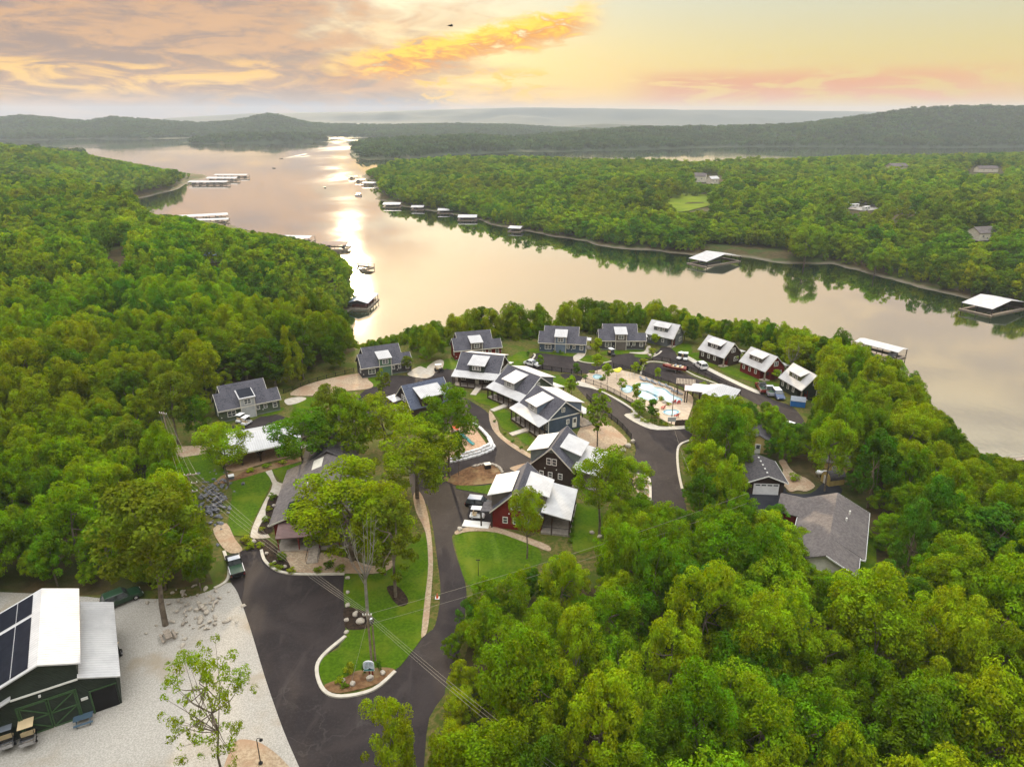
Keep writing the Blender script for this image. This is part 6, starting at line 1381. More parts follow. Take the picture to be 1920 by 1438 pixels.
cart('utility cart with a dark roof before the barn', (18, 1388), heading((18, 1398), (22, 1370)), 'p_grey', 'p_black', 'utility carts at the barn', True, 'utility_cart', 1.15, 'utility cart')
cart('utility cart with a tan roof before the barn', (58, 1382), heading((58, 1394), (62, 1362)), 'p_tan', 'p_black', 'utility carts at the barn', True, 'utility_cart', 1.15, 'utility cart')
cart('utility cart tucked against the barn side', (214, 1240), heading((210, 1250), (220, 1230)), 'p_tan', 'p_black', 'utility carts at the barn', False, 'utility_cart', 1.1, 'utility cart')
# speedboat on a trailer
def hull(b_, L, W_, z0, z1, n=7):
    rows = []
    for i in range(n + 1):
        t = i / n; x = -L / 2 + L * t; w = W_ * (1 - max(0, (t - .55) / .45) ** 2 * .98); zt = z1 + .12 * t * t
        rows.append([(x, -w, zt), (x, -w * .8, z0 + .2 + .3 * t * t), (x, 0, z0 + .35 * t ** 3), (x, w * .8, z0 + .2 + .3 * t * t), (x, w, zt)])
    o = len(b_.v); b_.v += [p_ for r_ in rows for p_ in r_]
    for i in range(n):
        for k in range(4): b_.f.append((o + i * 5 + k, o + i * 5 + k + 1, o + (i + 1) * 5 + k + 1, o + (i + 1) * 5 + k))
        b_.f.append((o + i * 5 + 4, o + i * 5, o + (i + 1) * 5, o + (i + 1) * 5 + 4))
    b_.f.append(tuple(o + k for k in range(5))); return b_
def boat(label, loc, rz, mat='p_white', L=5.6, group=None, name='speedboat'):
    r = thing(name, label, 'boat', loc, rz, group)
    hull(MB(), L, 1.05, 0, .85).build('hull', M[mat], r)
    MB().bb(-L * .36, L * .12, -.75, .75, .87, .93).build('cockpit', M['p_tan'], r)
    MB().add([(.9, -.7, .95), (.9, .7, .95), (.45, .7, 1.4), (.45, -.7, 1.4), (.95, -.7, .95), (.95, .7, .95), (.5, .7, 1.4), (.5, -.7, 1.4)], [(0, 1, 2, 3), (7, 6, 5, 4), (0, 4, 5, 1), (2, 6, 7, 3), (1, 5, 6, 2), (3, 7, 4, 0)]).build('windscreen', M['glass'], r)
    for x in (-1.4, -.2): MB().bb(x - .25, x + .25, -.6, .6, .93, 1.2).build('seat', M['p_grey'], r)
    MB().bb(-L / 2 - .45, -L / 2, -.25, .25, .3, 1.35).build('outboard_motor', M['black'], r)
    return r
bp_ = P(1264, 697); hd = heading((1250, 694), (1276, 698)) + math.pi
tr_ = thing('boat_trailer', 'boat trailer standing in the boat lot', 'trailer', (bp_.x, bp_.y, .08), hd)
MB().bb(-2.4, 2.4, -.75, -.67, .45, .53).bb(-2.4, 2.4, .67, .75, .45, .53).bb(-1.6, -1.5, -.66, .66, .45, .53).bb(1.0, 1.1, -.66, .66, .45, .53).build('frame', M['black'], tr_); MB().tube((2.4, .7, .49), (3.8, 0, .49), .05).tube((2.4, -.7, .49), (3.8, 0, .49), .05).build('tongue', M['black'], tr_)
for y in (-.95, .95): wheel(tr_, -.6, y, .32)
boat('dark red and white speedboat on the trailer', (bp_.x, bp_.y, .65), hd, 'p_red', 6.0)
# waste container
q = P(1495, 760); db = thing('waste_container', 'blue waste container with a sloping grey lid at the road end', 'container', (q.x, q.y, .08), R(-20))
MB().prism([(-1.2, 0), (-1.3, 1.3), (1.3, 1.5), (1.2, 0)], -1.5, 1.5).build('bin', M['p_bluebin'], db); MB().slab([(-1.55, -1.35, 1.36), (1.55, -1.35, 1.36), (1.55, 0, 2.05), (-1.55, 0, 2.05)], .06).slab([(-1.55, 0, 2.05), (1.55, 0, 2.05), (1.55, 1.35, 1.56), (-1.55, 1.35, 1.56)], .06).build('lid', M['p_grey'], db)
picnic('slate blue picnic bench before the barn doors', P(158, 1354), heading((143, 1358), (174, 1348)), 'p_dkblue', 'yard picnic tables')
picnic('pale weathered picnic table under the huge olive green tree', P(316, 1197), heading((310, 1190), (318, 1208)), 'wood', 'yard picnic tables')

# ================================================================ pool garden
pm2 = pmat('pool_water', (.40, .54, .57), (.48, .62, .64), .6, .06, spec=.5, kind='World'); M['pool_water'] = pm2  # base colour lightened to paint in the reflected sky
POOLS = [('pool', [(1195, 721), (1220, 721), (1229, 728), (1245, 731), (1256, 740), (1273, 747), (1276, 752), (1259, 756), (1245, 751), (1230, 742), (1215, 735), (1200, 729)], 'swimming pool with a curving far edge'), ('pool', [(1201, 734), (1214, 737), (1229, 746), (1231, 750), (1225, 753), (1210, 749), (1198, 743)], 'shallow wading pool in front of the main pool'),
    ('pool', [(1166, 731), (1175, 725), (1184, 728), (1182, 735), (1174, 737)], 'small pale pool half behind a pointed tree'), ('pool', [(1246, 775), (1251, 771), (1267, 771), (1270, 775), (1258, 779)], 'round hot tub near the fence'), ('pool', [(1114, 707), (1118, 704), (1126, 706), (1124, 710), (1117, 711)], 'tiny blue splash basin')]
for i, (nm, pts, lab) in enumerate(POOLS):
    w = crom([tuple(P(*p_).xy) for p_ in pts], 4); c_ = Vector((sum(a for a, b_ in w) / len(w), sum(b_ for a, b_ in w) / len(w), .16)); t = thing(nm, lab, 'pool', c_)
    v_ = [Vector((a - c_.x, b_ - c_.y, 0)) for a, b_ in w]; tri = tessellate_polygon([v_])
    MB().add([(p_.x, p_.y, 0) for p_ in v_], [tuple(f) if (v_[f[1]] - v_[f[0]]).cross(v_[f[2]] - v_[f[0]]).z > 0 else tuple(reversed(f)) for f in tri]).build('water', M['pool_water'], t)
    rim = MB(); n = len(v_)
    for r0, z0, z1, nm2, mt in ((1.0, .0, .05, 'tile_band', 'pool_blue'), (1.05, .02, .07, 'coping', 'kerb')):
        R_ = MB(); A = [Vector((p_.x, p_.y, 0)) + Vector((p_.x, p_.y, 0)).normalized() * (.02 if nm2 == 'tile_band' else .26) for p_ in v_]; B = [Vector((p_.x, p_.y, 0)) + Vector((p_.x, p_.y, 0)).normalized() * (.26 if nm2 == 'tile_band' else .6) for p_ in v_]
        R_.add([(p_.x, p_.y, z1) for p_ in A] + [(p_.x, p_.y, z1) for p_ in B] + [(p_.x, p_.y, -.04) for p_ in B], [(k, (k + 1) % n, (k + 1) % n + n, k + n) for k in range(n)] + [(k + n, (k + 1) % n + n, (k + 1) % n + 2 * n, k + 2 * n) for k in range(n)]); R_.build(nm2, M[mt], t)
_panel = {}
def fence(label, pts, h=1.25, step=2.4, mat='black'):
    w = [P(*p_).xy for p_ in pts]; w = [Vector(p_) for p_ in crom([tuple(p_) for p_ in w], 4, False)]; L = [0]
    for a, b_ in zip(w[:-1], w[1:]): L.append(L[-1] + (b_ - a).length)
    n = max(1, int(round(L[-1] / step))); pp = []
    for k in range(n + 1):
        s = L[-1] * k / n; i = max(j for j in range(len(L) - 1) if L[j] <= s + 1e-6); pp.append(w[i].lerp(w[i + 1], (s - L[i]) / (L[i + 1] - L[i])))
    f = thing('fence', label, 'fence', (pp[0].x, pp[0].y, .05), 0, 'black metal fences'); o_ = pp[0]
    if mat not in _panel:
        b_ = MB().bb(0, 1, -.02, .02, .12, .17).bb(0, 1, -.02, .02, .9, .95)
        for k in range(14): b_.bb((k + .5) / 14 - .007, (k + .5) / 14 + .007, -.012, .012, .0, 1.0)
        m_ = b_.mesh('picket_panel'); m_.materials.append(M[mat]); pm_ = MB().bb(-.05, .05, -.05, .05, 0, 1.08).mesh('post'); pm_.materials.append(M[mat]); _panel[mat] = (m_, pm_)
    for k, p_ in enumerate(pp):
        q_ = bpy.data.objects.new('post', _panel[mat][1]); COL.objects.link(q_); q_.parent = f; q_.location = (p_.x - o_.x, p_.y - o_.y, 0); q_.scale = (1.3, 1.3, h)
        if k < n:
            d_ = pp[k + 1] - p_; a_ = bpy.data.objects.new('picket_panel', _panel[mat][0]); COL.objects.link(a_); a_.parent = f; a_.location = (p_.x - o_.x, p_.y - o_.y, .02); a_.rotation_euler.z = math.atan2(d_.y, d_.x); a_.scale = (d_.length, 1, h); a_['kind'] = 'stuff'
fence('black metal fence along the near side of the pool', [(1098, 718), (1130, 729), (1165, 747), (1192, 764), (1204, 774)]); fence('black metal fence between the loop road and the lodges', [(1000, 690), (1040, 697), (1090, 704)])
fence('black metal fence behind the splash pad and pool loungers', [(1150, 690), (1180, 697), (1215, 709), (1250, 722), (1282, 735)]); fence('black metal fence curving round the boat lot', [(1196, 702), (1203, 685), (1220, 677), (1250, 680), (1290, 695), (1330, 712), (1388, 739)])
fence('black metal fence above the gravel court', [(1100, 748), (1125, 772), (1160, 798), (1183, 824)]); fence('dark fence along the edge of the gravel turnaround', [(532, 738), (600, 714), (664, 698)], 1.0)
q = P(1288, 799); pw = thing('privet_screen', 'low dark slatted screen beside the hot tub', 'screen', (q.x, q.y, .1), R(6))
for i in range(5): MB().bb(-2.6, .4, -.05, .05, .1 + i * .26, .32 + i * .26).build('slat', M['timber'], pw)
for x in (-2.5, -1.1, .3): MB().bb(x - .06, x + .06, .055, .15, 0, 1.45).build('post', M['timber'], pw)
def pergola(label, c, rz, w, d_, h, roofmat, canvas=False):
    p_ = P(*c); t = thing('pergola', label, 'pergola', (p_.x, p_.y, .1), rz, 'pool pergolas')
    for x in (-w, w):
        for y in (-d_, d_): MB().bb(x - .11, x + .11, y - .11, y + .11, 0, h).build('post', M['timber'], t)
    for y in (-d_, d_): MB().bb(-w - .4, w + .4, y - .07, y + .07, h, h + .2).build('beam', M['timber'], t)
    if canvas: MB().slab([(-w - .2, -d_ - .2, h + .25), (w + .2, -d_ - .2, h + .25), (w + .2, d_ + .2, h + .3), (-w - .2, d_ + .2, h + .3)], .05).build('canvas', M[roofmat], t)
    else:
        for i in range(13):
            x = -w - .3 + i * (2 * w + .6) / 12; MB().bb(x - .11, x + .11, -d_ - .4, d_ + .4, h + .202, h + .30).build('slat', M[roofmat], t)
pergola('brown slatted pergola behind the pool loungers', (1284, 738), R(-14), 1.7, 1.4, 2.6, 'wood'); pergola('timber pergola with a pale red canvas at the pool end', (1297, 752), R(-14), 1.6, 1.5, 2.7, 'canvas_pink', True)
q = P(1350, 760); cp = thing('canopy_pavilion', 'white hipped canopy pavilion rising behind the poolside trees', 'pavilion', (q.x, q.y, .05), R(-30))
for (x0, x1, y0, y1, h0, h1) in ((-3.4, 3.4, -3.4, 3.4, 3.2, 5.0),):
    MB().add([(x0, y0, h0), (x1, y0, h0), (x1, y1, h0), (x0, y1, h0), (0, 0, h1), (x0, y0, h0 - .1), (x1, y0, h0 - .1), (x1, y1, h0 - .1), (x0, y1, h0 - .1)], [(0, 1, 4), (1, 2, 4), (2, 3, 4), (3, 0, 4), (8, 7, 6, 5), (0, 5, 6, 1), (1, 6, 7, 2), (2, 7, 8, 3), (3, 8, 5, 0)]).build('roof', M['white_metal'], cp)
MB().slab([(-7.0, -2.6, 3.0), (-3.2, -2.6, 3.3), (-3.2, 2.6, 3.3), (-7.0, 2.6, 3.0)], .12).build('lean_to_roof', M['white_metal_y'], cp); posts(cp, [(-3, -3), (3, -3), (3, 3), (-3, 3), (-6.8, -2.4), (-6.8, 2.4)], 0, 3.05, .2); MB().bb(-2.9, 2.9, 0, 2.9, 0, 2.6).build('wall', M['s_taupe'], cp)
def adirondack(label, c, rz):
    p_ = P(*c); t = thing('garden_chair', label, 'chair', (p_.x, p_.y, .14), rz, 'red pool chairs')
    MB().box(0, 0, .36, .6, .56, .05, 0, ('Y', .15)).build('seat', M['p_chair'], t); MB().box(-.38, 0, .68, .06, .58, .78, 0, ('Y', -.35)).build('backrest', M['p_chair'], t)
    for s in (-.32, .32): MB().bb(-.4, .35, s - .06, s + .06, .56, .60).build('armrest', M['p_chair'], t); MB().bb(.22, .3, s - .04, s + .04, 0, .558).build('leg', M['p_chair'], t); MB().bb(-.34, -.26, s - .04, s + .04, 0, .558).build('leg', M['p_chair'], t)
for c_, a_, lab in (((1263, 757), 2.0, 'red garden chair left of the two by the pool end'), ((1272, 758), 1.6, 'red garden chair right of the two by the pool end'), ((1243, 768), 2.4, 'red garden chair on the deck before the hot tub'), ((1268, 783), 2.2, 'red garden chair beside the hot tub')): adirondack(lab, c_, a_)
def lounger(label, c, rz):
    p_ = P(*c); t = thing('sun_lounger', label, 'sun lounger', (p_.x, p_.y, .14), rz, 'pool loungers')
    MB().bb(-.3, 1.0, -.3, .3, .3, .36).build('seat', M['p_grey'], t); MB().box(-.6, 0, .52, .75, .6, .05, 0, ('Y', .6)).build('backrest', M['p_grey'], t)
    for x in (-.4, .9):
        for y in (-.26, .26): MB().bb(x - .03, x + .03, y - .03, y + .03, 0, .3).build('leg', M['black'], t)
for i, (px, py) in enumerate(((1204, 714), (1215, 716), (1226, 720), (1239, 724), (1252, 728), (1263, 736), (1273, 740))): lounger('%s grey sun lounger from the left behind the pool' % ('first', 'second', 'third', 'fourth', 'fifth', 'sixth', 'seventh')[i], (px, py), -1.0)
for i, (px, py, s, lab) in enumerate(((1156, 712, 1.0, 'large yellow mushroom water spray on the splash pad'), (1161, 704, .7, 'small yellow mushroom water spray on the splash pad'))):
    q = P(px, py); t = thing('mushroom_spray', lab, 'water feature', (q.x, q.y, .13), 0); t.scale = (s, s, s); MB().tube((0, 0, 0), (0, 0, 2.3), .07).build('stem', M['p_white'], t); MB().lathe([(.95, 2.1), (.85, 2.35), (.55, 2.6), (.1, 2.72)]).build('cap', M['p_yellow'], t, True)
q = P(1181, 712); t = thing('spray_arch', 'white spray arches on the splash pad', 'water feature', (q.x, q.y, .13), .2)
for x in (-.9, 0, .9): MB().path([(x, -.6 * math.cos(a), 1.5 * math.sin(a)) for a in np.linspace(0, math.pi, 9)], .04).build('arch', M['p_white'], t)

# ================================================================ play set
q = P(862, 826); ps = thing('play_set', 'wooden play tower with a teal slide in the gravel yard', 'play set', (q.x, q.y, .12), R(-42))
for x in (-1.3, .3):
    for y in (-.7, .7): MB().bb(x - .07, x + .07, y - .07, y + .07, 0, 3.0).build('post', M['s_red'], ps)
MB().bb(-1.4, .4, -.8, .8, 1.5, 1.6).build('platform', M['wood'], ps); roof_pair(MB(), -1.5, .5, -1.0, 1.0, 2.7, 2.7, 0, 3.5, .06).build('roof', M['p_orange'], ps)
MB().add([(.4, -.3, 1.6), (.4, .3, 1.6), (3.2, .3, .45), (3.2, -.3, .45), (3.9, .3, .35), (3.9, -.3, .35), (.4, -.3, 1.5), (.4, .3, 1.5), (3.2, .3, .35), (3.2, -.3, .35), (3.9, .3, .25), (3.9, -.3, .25)], [(0, 1, 2, 3), (3, 2, 4, 5), (7, 6, 9, 8), (8, 9, 11, 10), (0, 3, 9, 6), (3, 5, 11, 9), (1, 7, 8, 2), (2, 8, 10, 4), (4, 10, 11, 5)]).build('slide', M['p_teal'], ps)
for y in (-.32, .32): MB().path([(.4, y, 1.75), (3.2, y, .6), (3.9, y, .48)], .05).build('slide_rail', M['p_teal'], ps)
MB().tube((-1.4, .5, 2.6), (-4.2, .5, 2.6), .06).tube((-4.2, .5, 2.6), (-4.4, 1.3, 0), .05).tube((-4.2, .5, 2.6), (-4.4, -.3, 0), .05).build('swing_frame', M['wood'], ps)
for x in (-2.2, -3.3): MB().tube((x - .2, .5, 2.6), (x - .2, .5, .6), .015, .015, 4).tube((x + .2, .5, 2.6), (x + .2, .5, .6), .015, .015, 4).bb(x - .25, x + .25, .4, .6, .55, .6).build('swing', M['black'], ps)
q = P(914, 878); ut = thing('utility_box', 'green utility box with a pale lid in the soil planter', 'utility box', (q.x, q.y, .1), .3); MB().bb(-.55, .55, -.5, .5, 0, .8).build('cabinet', M['p_black'], ut); MB().bb(-.6, .6, -.55, .55, .802, .88).build('lid', M['trim_tan'], ut)
q = P(432, 898); ut = thing('cover_box', 'small white box on the pavilion bed', 'utility box', (q.x, q.y, .1), .5); MB().bb(-.6, .6, -.45, .45, 0, .5).build('cabinet', M['p_grey'], ut); MB().bb(-.66, .66, -.5, .5, .502, .6).build('lid', M['p_white'], ut)
q = P(1258, 803); 
pad = thing('cart_pad', 'white concrete pad beside the red lodge', 'pad', P(893, 984), heading((875, 984), (914, 988))); MB().bb(-2.1, 2.1, -.9, .9, .0, .17).build('slab', M['canvas'], pad)
q = P(820, 1122); cn = thing('marker_flag', 'small orange marker on the gravel strip', 'marker', (q.x, q.y, .1)); MB().bb(-.28, .28, -.28, .28, 0, .05).build('base', M['p_white'], cn); MB().lathe([(.2, .05), (.04, .75)], 10).build('cone', M['p_orange'], cn)

# ================================================================ poles, wires, lamp, sign
def pole(label, bx, by, ty, arms=(), r=.15, lean=0):
    p_ = P(bx, by); h = height_at(bx, by, ty); t = thing('utility_pole', label, 'utility pole', (p_.x, p_.y, 0)); MB().tube((0, 0, -.3), (0, 0, h), r, r * .7, 9).build('mast', M['pole_wood'], t)
    tops = []
    for z_, w, a in arms:
        c_ = MB().box(0, -.18, h - z_, 2 * w, .12, .14, a).build('crossarm', M['wood'], t)
        for k in (-1, -.35, .35, 1):
            x, y = math.cos(a) * w * .93 * k, math.sin(a) * w * .93 * k - .18; MB().lathe([(.07, 0), (.09, .1), (.05, .2)], 8, (x, y, h - z_ + .07)).build('insulator', M['trim'], t)
            if z_ == arms[0][0]: tops.append(Vector((p_.x + x, p_.y + y, h - z_ + .28)))
    return p_, h, tops
pD, hD, tD = pole('utility pole standing by the gravel track at the left', 322, 856, 772, ((.3, .9, -.4),))
pC, hC, tC = pole('utility pole with three crossarms beside the slate rubble', 371, 990, 888, ((.15, 1.3, .25), (1.6, 1.2, .25), (3.0, 1.0, .25)))
pA, hA, tA = pole('tall pale utility pole behind the entrance sign', 697, 1241, 1148, ((.25, .5, 0),), .16)
pB, hB, tB = pole('short brown utility pole beside the tall pale one', 704, 1239, 1172, (), .13)
tr2 = MB().lathe([(.22, 0), (.25, .1), (.25, .75), (.2, .85)], 12, (pA.x + .35, pA.y, hA - 1.6)).build('transformer', M['chrome'], None, True); tag(tr2, 'grey transformer can on the tall pale pole', 'transformer')
pP, hP, tP = pole('slim brown pole rising beside the hot tub', 1258, 801, 727, (), .11)
sb = thing('notice_board', 'blue-grey board on the slim brown pole by the hot tub', 'board', (pP.x, pP.y - .2, 0)); MB().bb(-.85, .85, -.06, 0, 1.35, 2.3).build('panel', M['s_grey'], sb); MB().bb(-.95, .95, -.09, .03, 2.302, 2.4).build('rim', M['trim'], sb)
wm_ = pmat('wire_metal', (.20, .18, .15), None, 1, .6); M['wire'] = wm_
def wire(label, a, b_, sag, r=.015):
    a, b_ = Vector(a), Vector(b_); pts = [a.lerp(b_, t) - Vector((0, 0, sag * 4 * t * (1 - t))) for t in np.linspace(0, 1, 15)]
    o_ = MB().path(pts, r, 4).build('power_line', M['wire']); tag(o_, label, 'cable', 'power lines')
for i in range(4): wire('%s power line between the two left poles' % ('leftmost', 'second', 'third', 'rightmost')[i], tD[i], tC[i], .5)
for i in range(4): wire('%s power line from the crossarm pole over the car park' % ('lowest', 'second', 'third', 'highest')[i], tC[i], tA[i], .9)
pe = Vector((16, 30, 11))
for i in range(3): wire('%s power line leaving the entrance pole toward the lower right' % ('left', 'middle', 'right')[i], tA[i], pe + Vector((i * .8 - .8, 0, 0)), .8)
pr = Vector((32, 84, 12))
for i in range(2): wire('%s power line crossing the broad lawn' % ('upper', 'lower')[i], tA[3] - Vector((0, 0, i * 1.4)), pr - Vector((0, 0, i * 1.6)), .7)
wire('guy line from the entrance pole to the island tip', (pA.x, pA.y, hA - .8), P(656, 1292) + Vector((0, 0, .1)), 0, .02); wire('cable running down the road from the slim pole', (pP.x, pP.y, 1.9), (P(1284, 960).x, P(1284, 960).y, 7.5), .5)
q = P(489, 1432); lp = thing('lamp_post', 'dark lamp post with a hooked arm on the sandy verge', 'lamp post', (q.x, q.y, .1)); h = height_at(489, 1432, 1388)
MB().tube((0, 0, 0), (0, 0, h), .06, .045, 8).build('post', M['black'], lp); MB().path([(0, 0, h), (.06, 0, h + .18), (.25, 0, h + .25), (.42, 0, h + .14)], .03, 6).build('arm', M['black'], lp); MB().lathe([(.19, -.05), (.17, .05), (.05, .15)], 10, (.42, 0, h)).build('shade', M['black'], lp, True)
MB().lathe([(.22, 0), (.22, .12), (.1, .2)], 10).build('base', M['black'], lp)
q = P(897, 1080); lp = thing('lamp_post', 'thin dark lamp post on the broad lawn', 'lamp post', (q.x, q.y, .1)); MB().tube((0, 0, 0), (0, 0, 2.5), .04, .035, 8).build('post', M['black'], lp); MB().box(0, 0, 2.55, .6, .12, .1).build('head', M['black'], lp)
# entrance sign
q = P(693, 1268); sg = thing('entrance_sign', 'arched pale blue entrance sign on two posts at the island tip', 'sign', (q.x, q.y, .1), R(2)); W_ = .62
arch = [(-W_, .75), (W_, .75), (W_, 1.75)] + [(W_ * math.cos(t), 1.75 + .42 * math.sin(t)) for t in np.linspace(.2, math.pi - .2, 9)] + [(-W_, 1.75)]
MB().prism([(a, z) for a, z in arch], -.05, .05, 'y').build('panel', M['p_white'], sg)
sc_ = .92; face = [(a * sc_, 1.35 + (z - 1.35) * sc_) for a, z in arch]; M['sign_blue'] = pmat('sign_face', (.42, .50, .58), (.50, .57, .64), 2, .4)
MB().prism(face, -.062, -.0505, 'y').build('face', M['sign_blue'], sg)
MB().prism([(-.56, .82), (.56, .82), (.56, 1.0), (.2, 1.02), (-.2, 1.0), (-.56, 1.03)], -.07, -.0625, 'y').build('water_band', M['p_teal'], sg); MB().prism([(-.12, .98), (.5, .98), (.3, 1.06), (.16, 1.16), (.08, 1.22), (0, 1.12), (-.06, 1.05)], -.078, -.0705, 'y').build('hill_emblem', M['black'], sg)
lt = MB()
for (x0, x1, z) in ((-.28, -.04, 1.86), (.06, .32, 1.86), (-.36, -.06, 1.70), (.02, .36, 1.70), (-.44, -.08, 1.52), (.06, .46, 1.52), (-.44, -.2, 1.34), (-.14, .0, 1.34), (-.44, -.2, 1.2)):
    lt.bb(x0, x1, -.07, -.0625, z - .035, z + .035)
tag(lt.build('lettering', M['p_grey'], sg), None, None, None, 'stuff')
for x in (.0, .36): MB().bb(x - .07, x + .07, .052, .19, 0, 1.9).build('post', M['s_red'], sg)
# ================================================================ docks, boats, far houses
def dock(label, A, B, C, roof='white_metal', zr=3.4, group='covered boat docks', ridge='ab', boats=3, deck='wood'):
    """Covered floating dock; A, B, C are three successive roof corners as pixels."""
    a, b_, c_ = (P(*q, LAKE + zr) for q in (A, B, C)); u = (b_ - a); v = (c_ - b_); L, W_ = u.length, v.length; u.normalize(); v = (v - u * v.dot(u)); W_ = v.length; v.normalize()
    ctr = a + u * L / 2 + v * W_ / 2; ang = math.atan2(u.y, u.x); s = 1 if (Vector((-u.y, u.x, 0))).dot(v) > 0 else -1
    t = thing('boat_dock', label, 'dock', (ctr.x, ctr.y, LAKE), ang, group); h, w = L / 2, W_ / 2
    if ridge == 'ab': roof_pair(MB(), -h, h, -w, w, zr, zr, 0, zr + .09 * W_, .15).build('roof', M[roof], t)
    else:
        r_ = MB(); r_.slab([(-h, -w, zr), (0, -w, zr + .16 * L), (0, w, zr + .16 * L), (-h, w, zr)], .15).slab([(0, -w, zr + .16 * L), (h, -w, zr), (h, w, zr), (0, w, zr + .16 * L)], .15); r_.build('roof', M[roof], t)
    d_ = MB(); wk = min(1.6, w * .3)
    d_.bb(-h * 1.04, h * 1.04, -w * 1.06, -w * 1.06 + wk, .1, .5).bb(-h, h, w - wk, w, .1, .5).bb(-h * 1.02, -h * 1.02 + wk, -w * .98 + wk, w - wk, .1, .5).bb(h - wk, h, -w * .98 + wk, w - wk, .1, .5).build('deck', M[deck], t)
    n = max(2, int(L / 5))
    for i in range(n + 1):
        x = -h * .97 + i * 2 * h * .97 / n
        for y in (-w * .95, w * .95): MB().bb(x - .12, x + .12, y - .12, y + .12, .5, zr - .1).build('post', M['timber'], t)
    bk = MB()
    for i in range(n):
        x = -h * .9 + (i + .5) * 2 * h * .9 / n
        if i % 2 == 0: MB().bb(x - .9, x + .9, -w * .55, w * .55, .5, 1.9).build('locker', M['p_grey'], t)
    return t
dock('large white-roofed dock at the right edge of the lake', (1803, 567), (1861, 580), (1918, 565))
dock('white-roofed dock by the gravel landing on the far shore', (1291, 484), (1325, 491), (1389, 480))
dock('pale dock roof glimpsed behind the trees of the near shore', (1602, 640), (1684, 661), (1694, 652))
q = P(671, 580, LAKE); e_ = P(690, 560, LAKE); u_ = Vector((e_.x - P(672, 576, LAKE).x, e_.y - P(672, 576, LAKE).y)).normalized(); bh = thing('boathouse', 'blue-roofed boathouse with a trussed gable front left of the lake', 'boathouse', (q.x, q.y, LAKE), math.atan2(u_.y, u_.x))
MB().slab([(-.6, -5.2, 3.1), (-.6, 0, 4.6), (19, 0, 4.6), (19, -5.2, 3.1)], .16).slab([(-.6, 0, 4.6), (-.6, 5.2, 3.1), (19, 5.2, 3.1), (19, 0, 4.6)], .16).build('roof', M['blue_metal'], bh)
MB().bb(-1.2, 19, -5.4, -3.8, .1, .5).bb(-1.2, 19, 3.8, 5.4, .1, .5).bb(-1.2, .6, -3.8, 3.8, .1, .5).bb(17.5, 19, -3.8, 3.8, .1, .5).build('deck', M['wood'], bh)
for x in (0, 4.6, 9.2, 13.8, 18.4):
    for y in (-4.8, 4.8): MB().bb(x - .14, x + .14, y - .14, y + .14, .5, 3.0).build('post', M['timber'], bh)
MB().add([(-.1, -4.8, 2.7), (-.1, 4.8, 2.7), (-.1, 0, 4.35), (.1, -4.8, 2.7), (.1, 4.8, 2.7), (.1, 0, 4.35)], [(0, 1, 2), (5, 4, 3), (0, 3, 4, 1), (1, 4, 5, 2), (2, 5, 3, 0)]).build('gable', M['s_brown'], bh)
for y in (-4.6, -1.6, 1.6, 4.6): MB().tube((-.25, y, .5), (-.25, y * .5, 2.7), .12, .12, 5).build('truss', M['timber'], bh)
MB().bb(2, 17, -3.2, 3.2, .3, 2.2).build('hull_shapes', M['p_red'], bh); MB().bb(-1.1, -1.0, -5.2, 5.2, 1.2, 1.32).build('rail', M['wood'], bh)
dock('brown-roofed dock in the sun glitter', (600, 460), (650, 460), (661, 453), 'brown_metal')
dock('small brown dock close in front of the sunlit trees', (660, 496), (683, 499), (686, 492), 'brown_metal', 2.6)
dock('white dock roof behind the treetops of the left shore', (527, 446), (580, 447), (583, 442))
dock('long white dock behind the left woods', (333, 408), (428, 403), (430, 399.5)); dock('shorter white dock in front of the long one', (366, 414), (428, 412), (430, 409))
dock('nearest of the three long docks off the left point', (351, 342), (424, 342), (428, 340)); dock('middle of the three long docks off the left point', (385, 335), (442, 335), (450, 333)); dock('farthest of the three long docks off the left point', (400, 329), (462, 329), (468, 327.5))
for A, B, C, lab, rf in (((717, 384), (750, 384), (754, 380.5), 'leftmost of the four docks along the far bank', 'white_metal'), ((770, 389), (794, 389), (798, 386), 'second of the four docks along the far bank', 'white_metal'), ((820, 395), (848, 395), (852, 391.5), 'third of the four docks along the far bank', 'white_metal'), ((858, 408), (894, 408), (899, 403.5), 'rightmost of the four docks along the far bank', 'white_metal'), ((952, 428), (976, 429), (979, 424.5), 'small dock where the far bank turns', 'white_metal'), ((652, 332), (670, 332), (673, 330.5), 'dark dock at the tip of the far point', 'brown_metal'), ((664, 338), (684, 338), (688, 336.2), 'second dark dock at the tip of the far point', 'brown_metal'), ((678, 344), (704, 344), (708, 342), 'pale dock nearest the tip of the far point', 'white_metal')): dock(lab, A, B, C, rf, 2.8)
def walkway(label, a, b_):
    p0, p1 = P(*a, LAKE + .4), P(*b_, LAKE + .4); d_ = p1 - p0; t = thing('gangway', label, 'gangway', p0, math.atan2(d_.y, d_.x), 'dock gangways'); L = d_.length
    MB().bb(0, L, -.8, .8, -.1, .1).build('deck', M['wood'], t)
    for y in (-.75, .75): MB().bb(0, L, y - .04, y + .04, .9, .98).build('rail', M['chrome'], t)
walkway('gangway to the small dock where the far bank turns', (979, 426), (1015, 420)); walkway('gangway at the right edge of the near shore', (1890, 862), (1960, 856)); walkway('gangway to the rightmost far-bank dock', (899, 405), (912, 404))
def at_lake(px, py): return P(px, py, LAKE)
q = at_lake(672, 368); pb = thing('pontoon_boat', 'covered pontoon boat crossing the sun glitter', 'boat', (q.x, q.y, LAKE + .1), 2.9)
for y in (-.9, .9): MB().tube((-3.6, y, .25), (3.4, y, .25), .38, .38, 10).tube((3.4, y, .25), (4.1, y, .45), .38, .05, 10).build('pontoon', M['chrome'], pb)
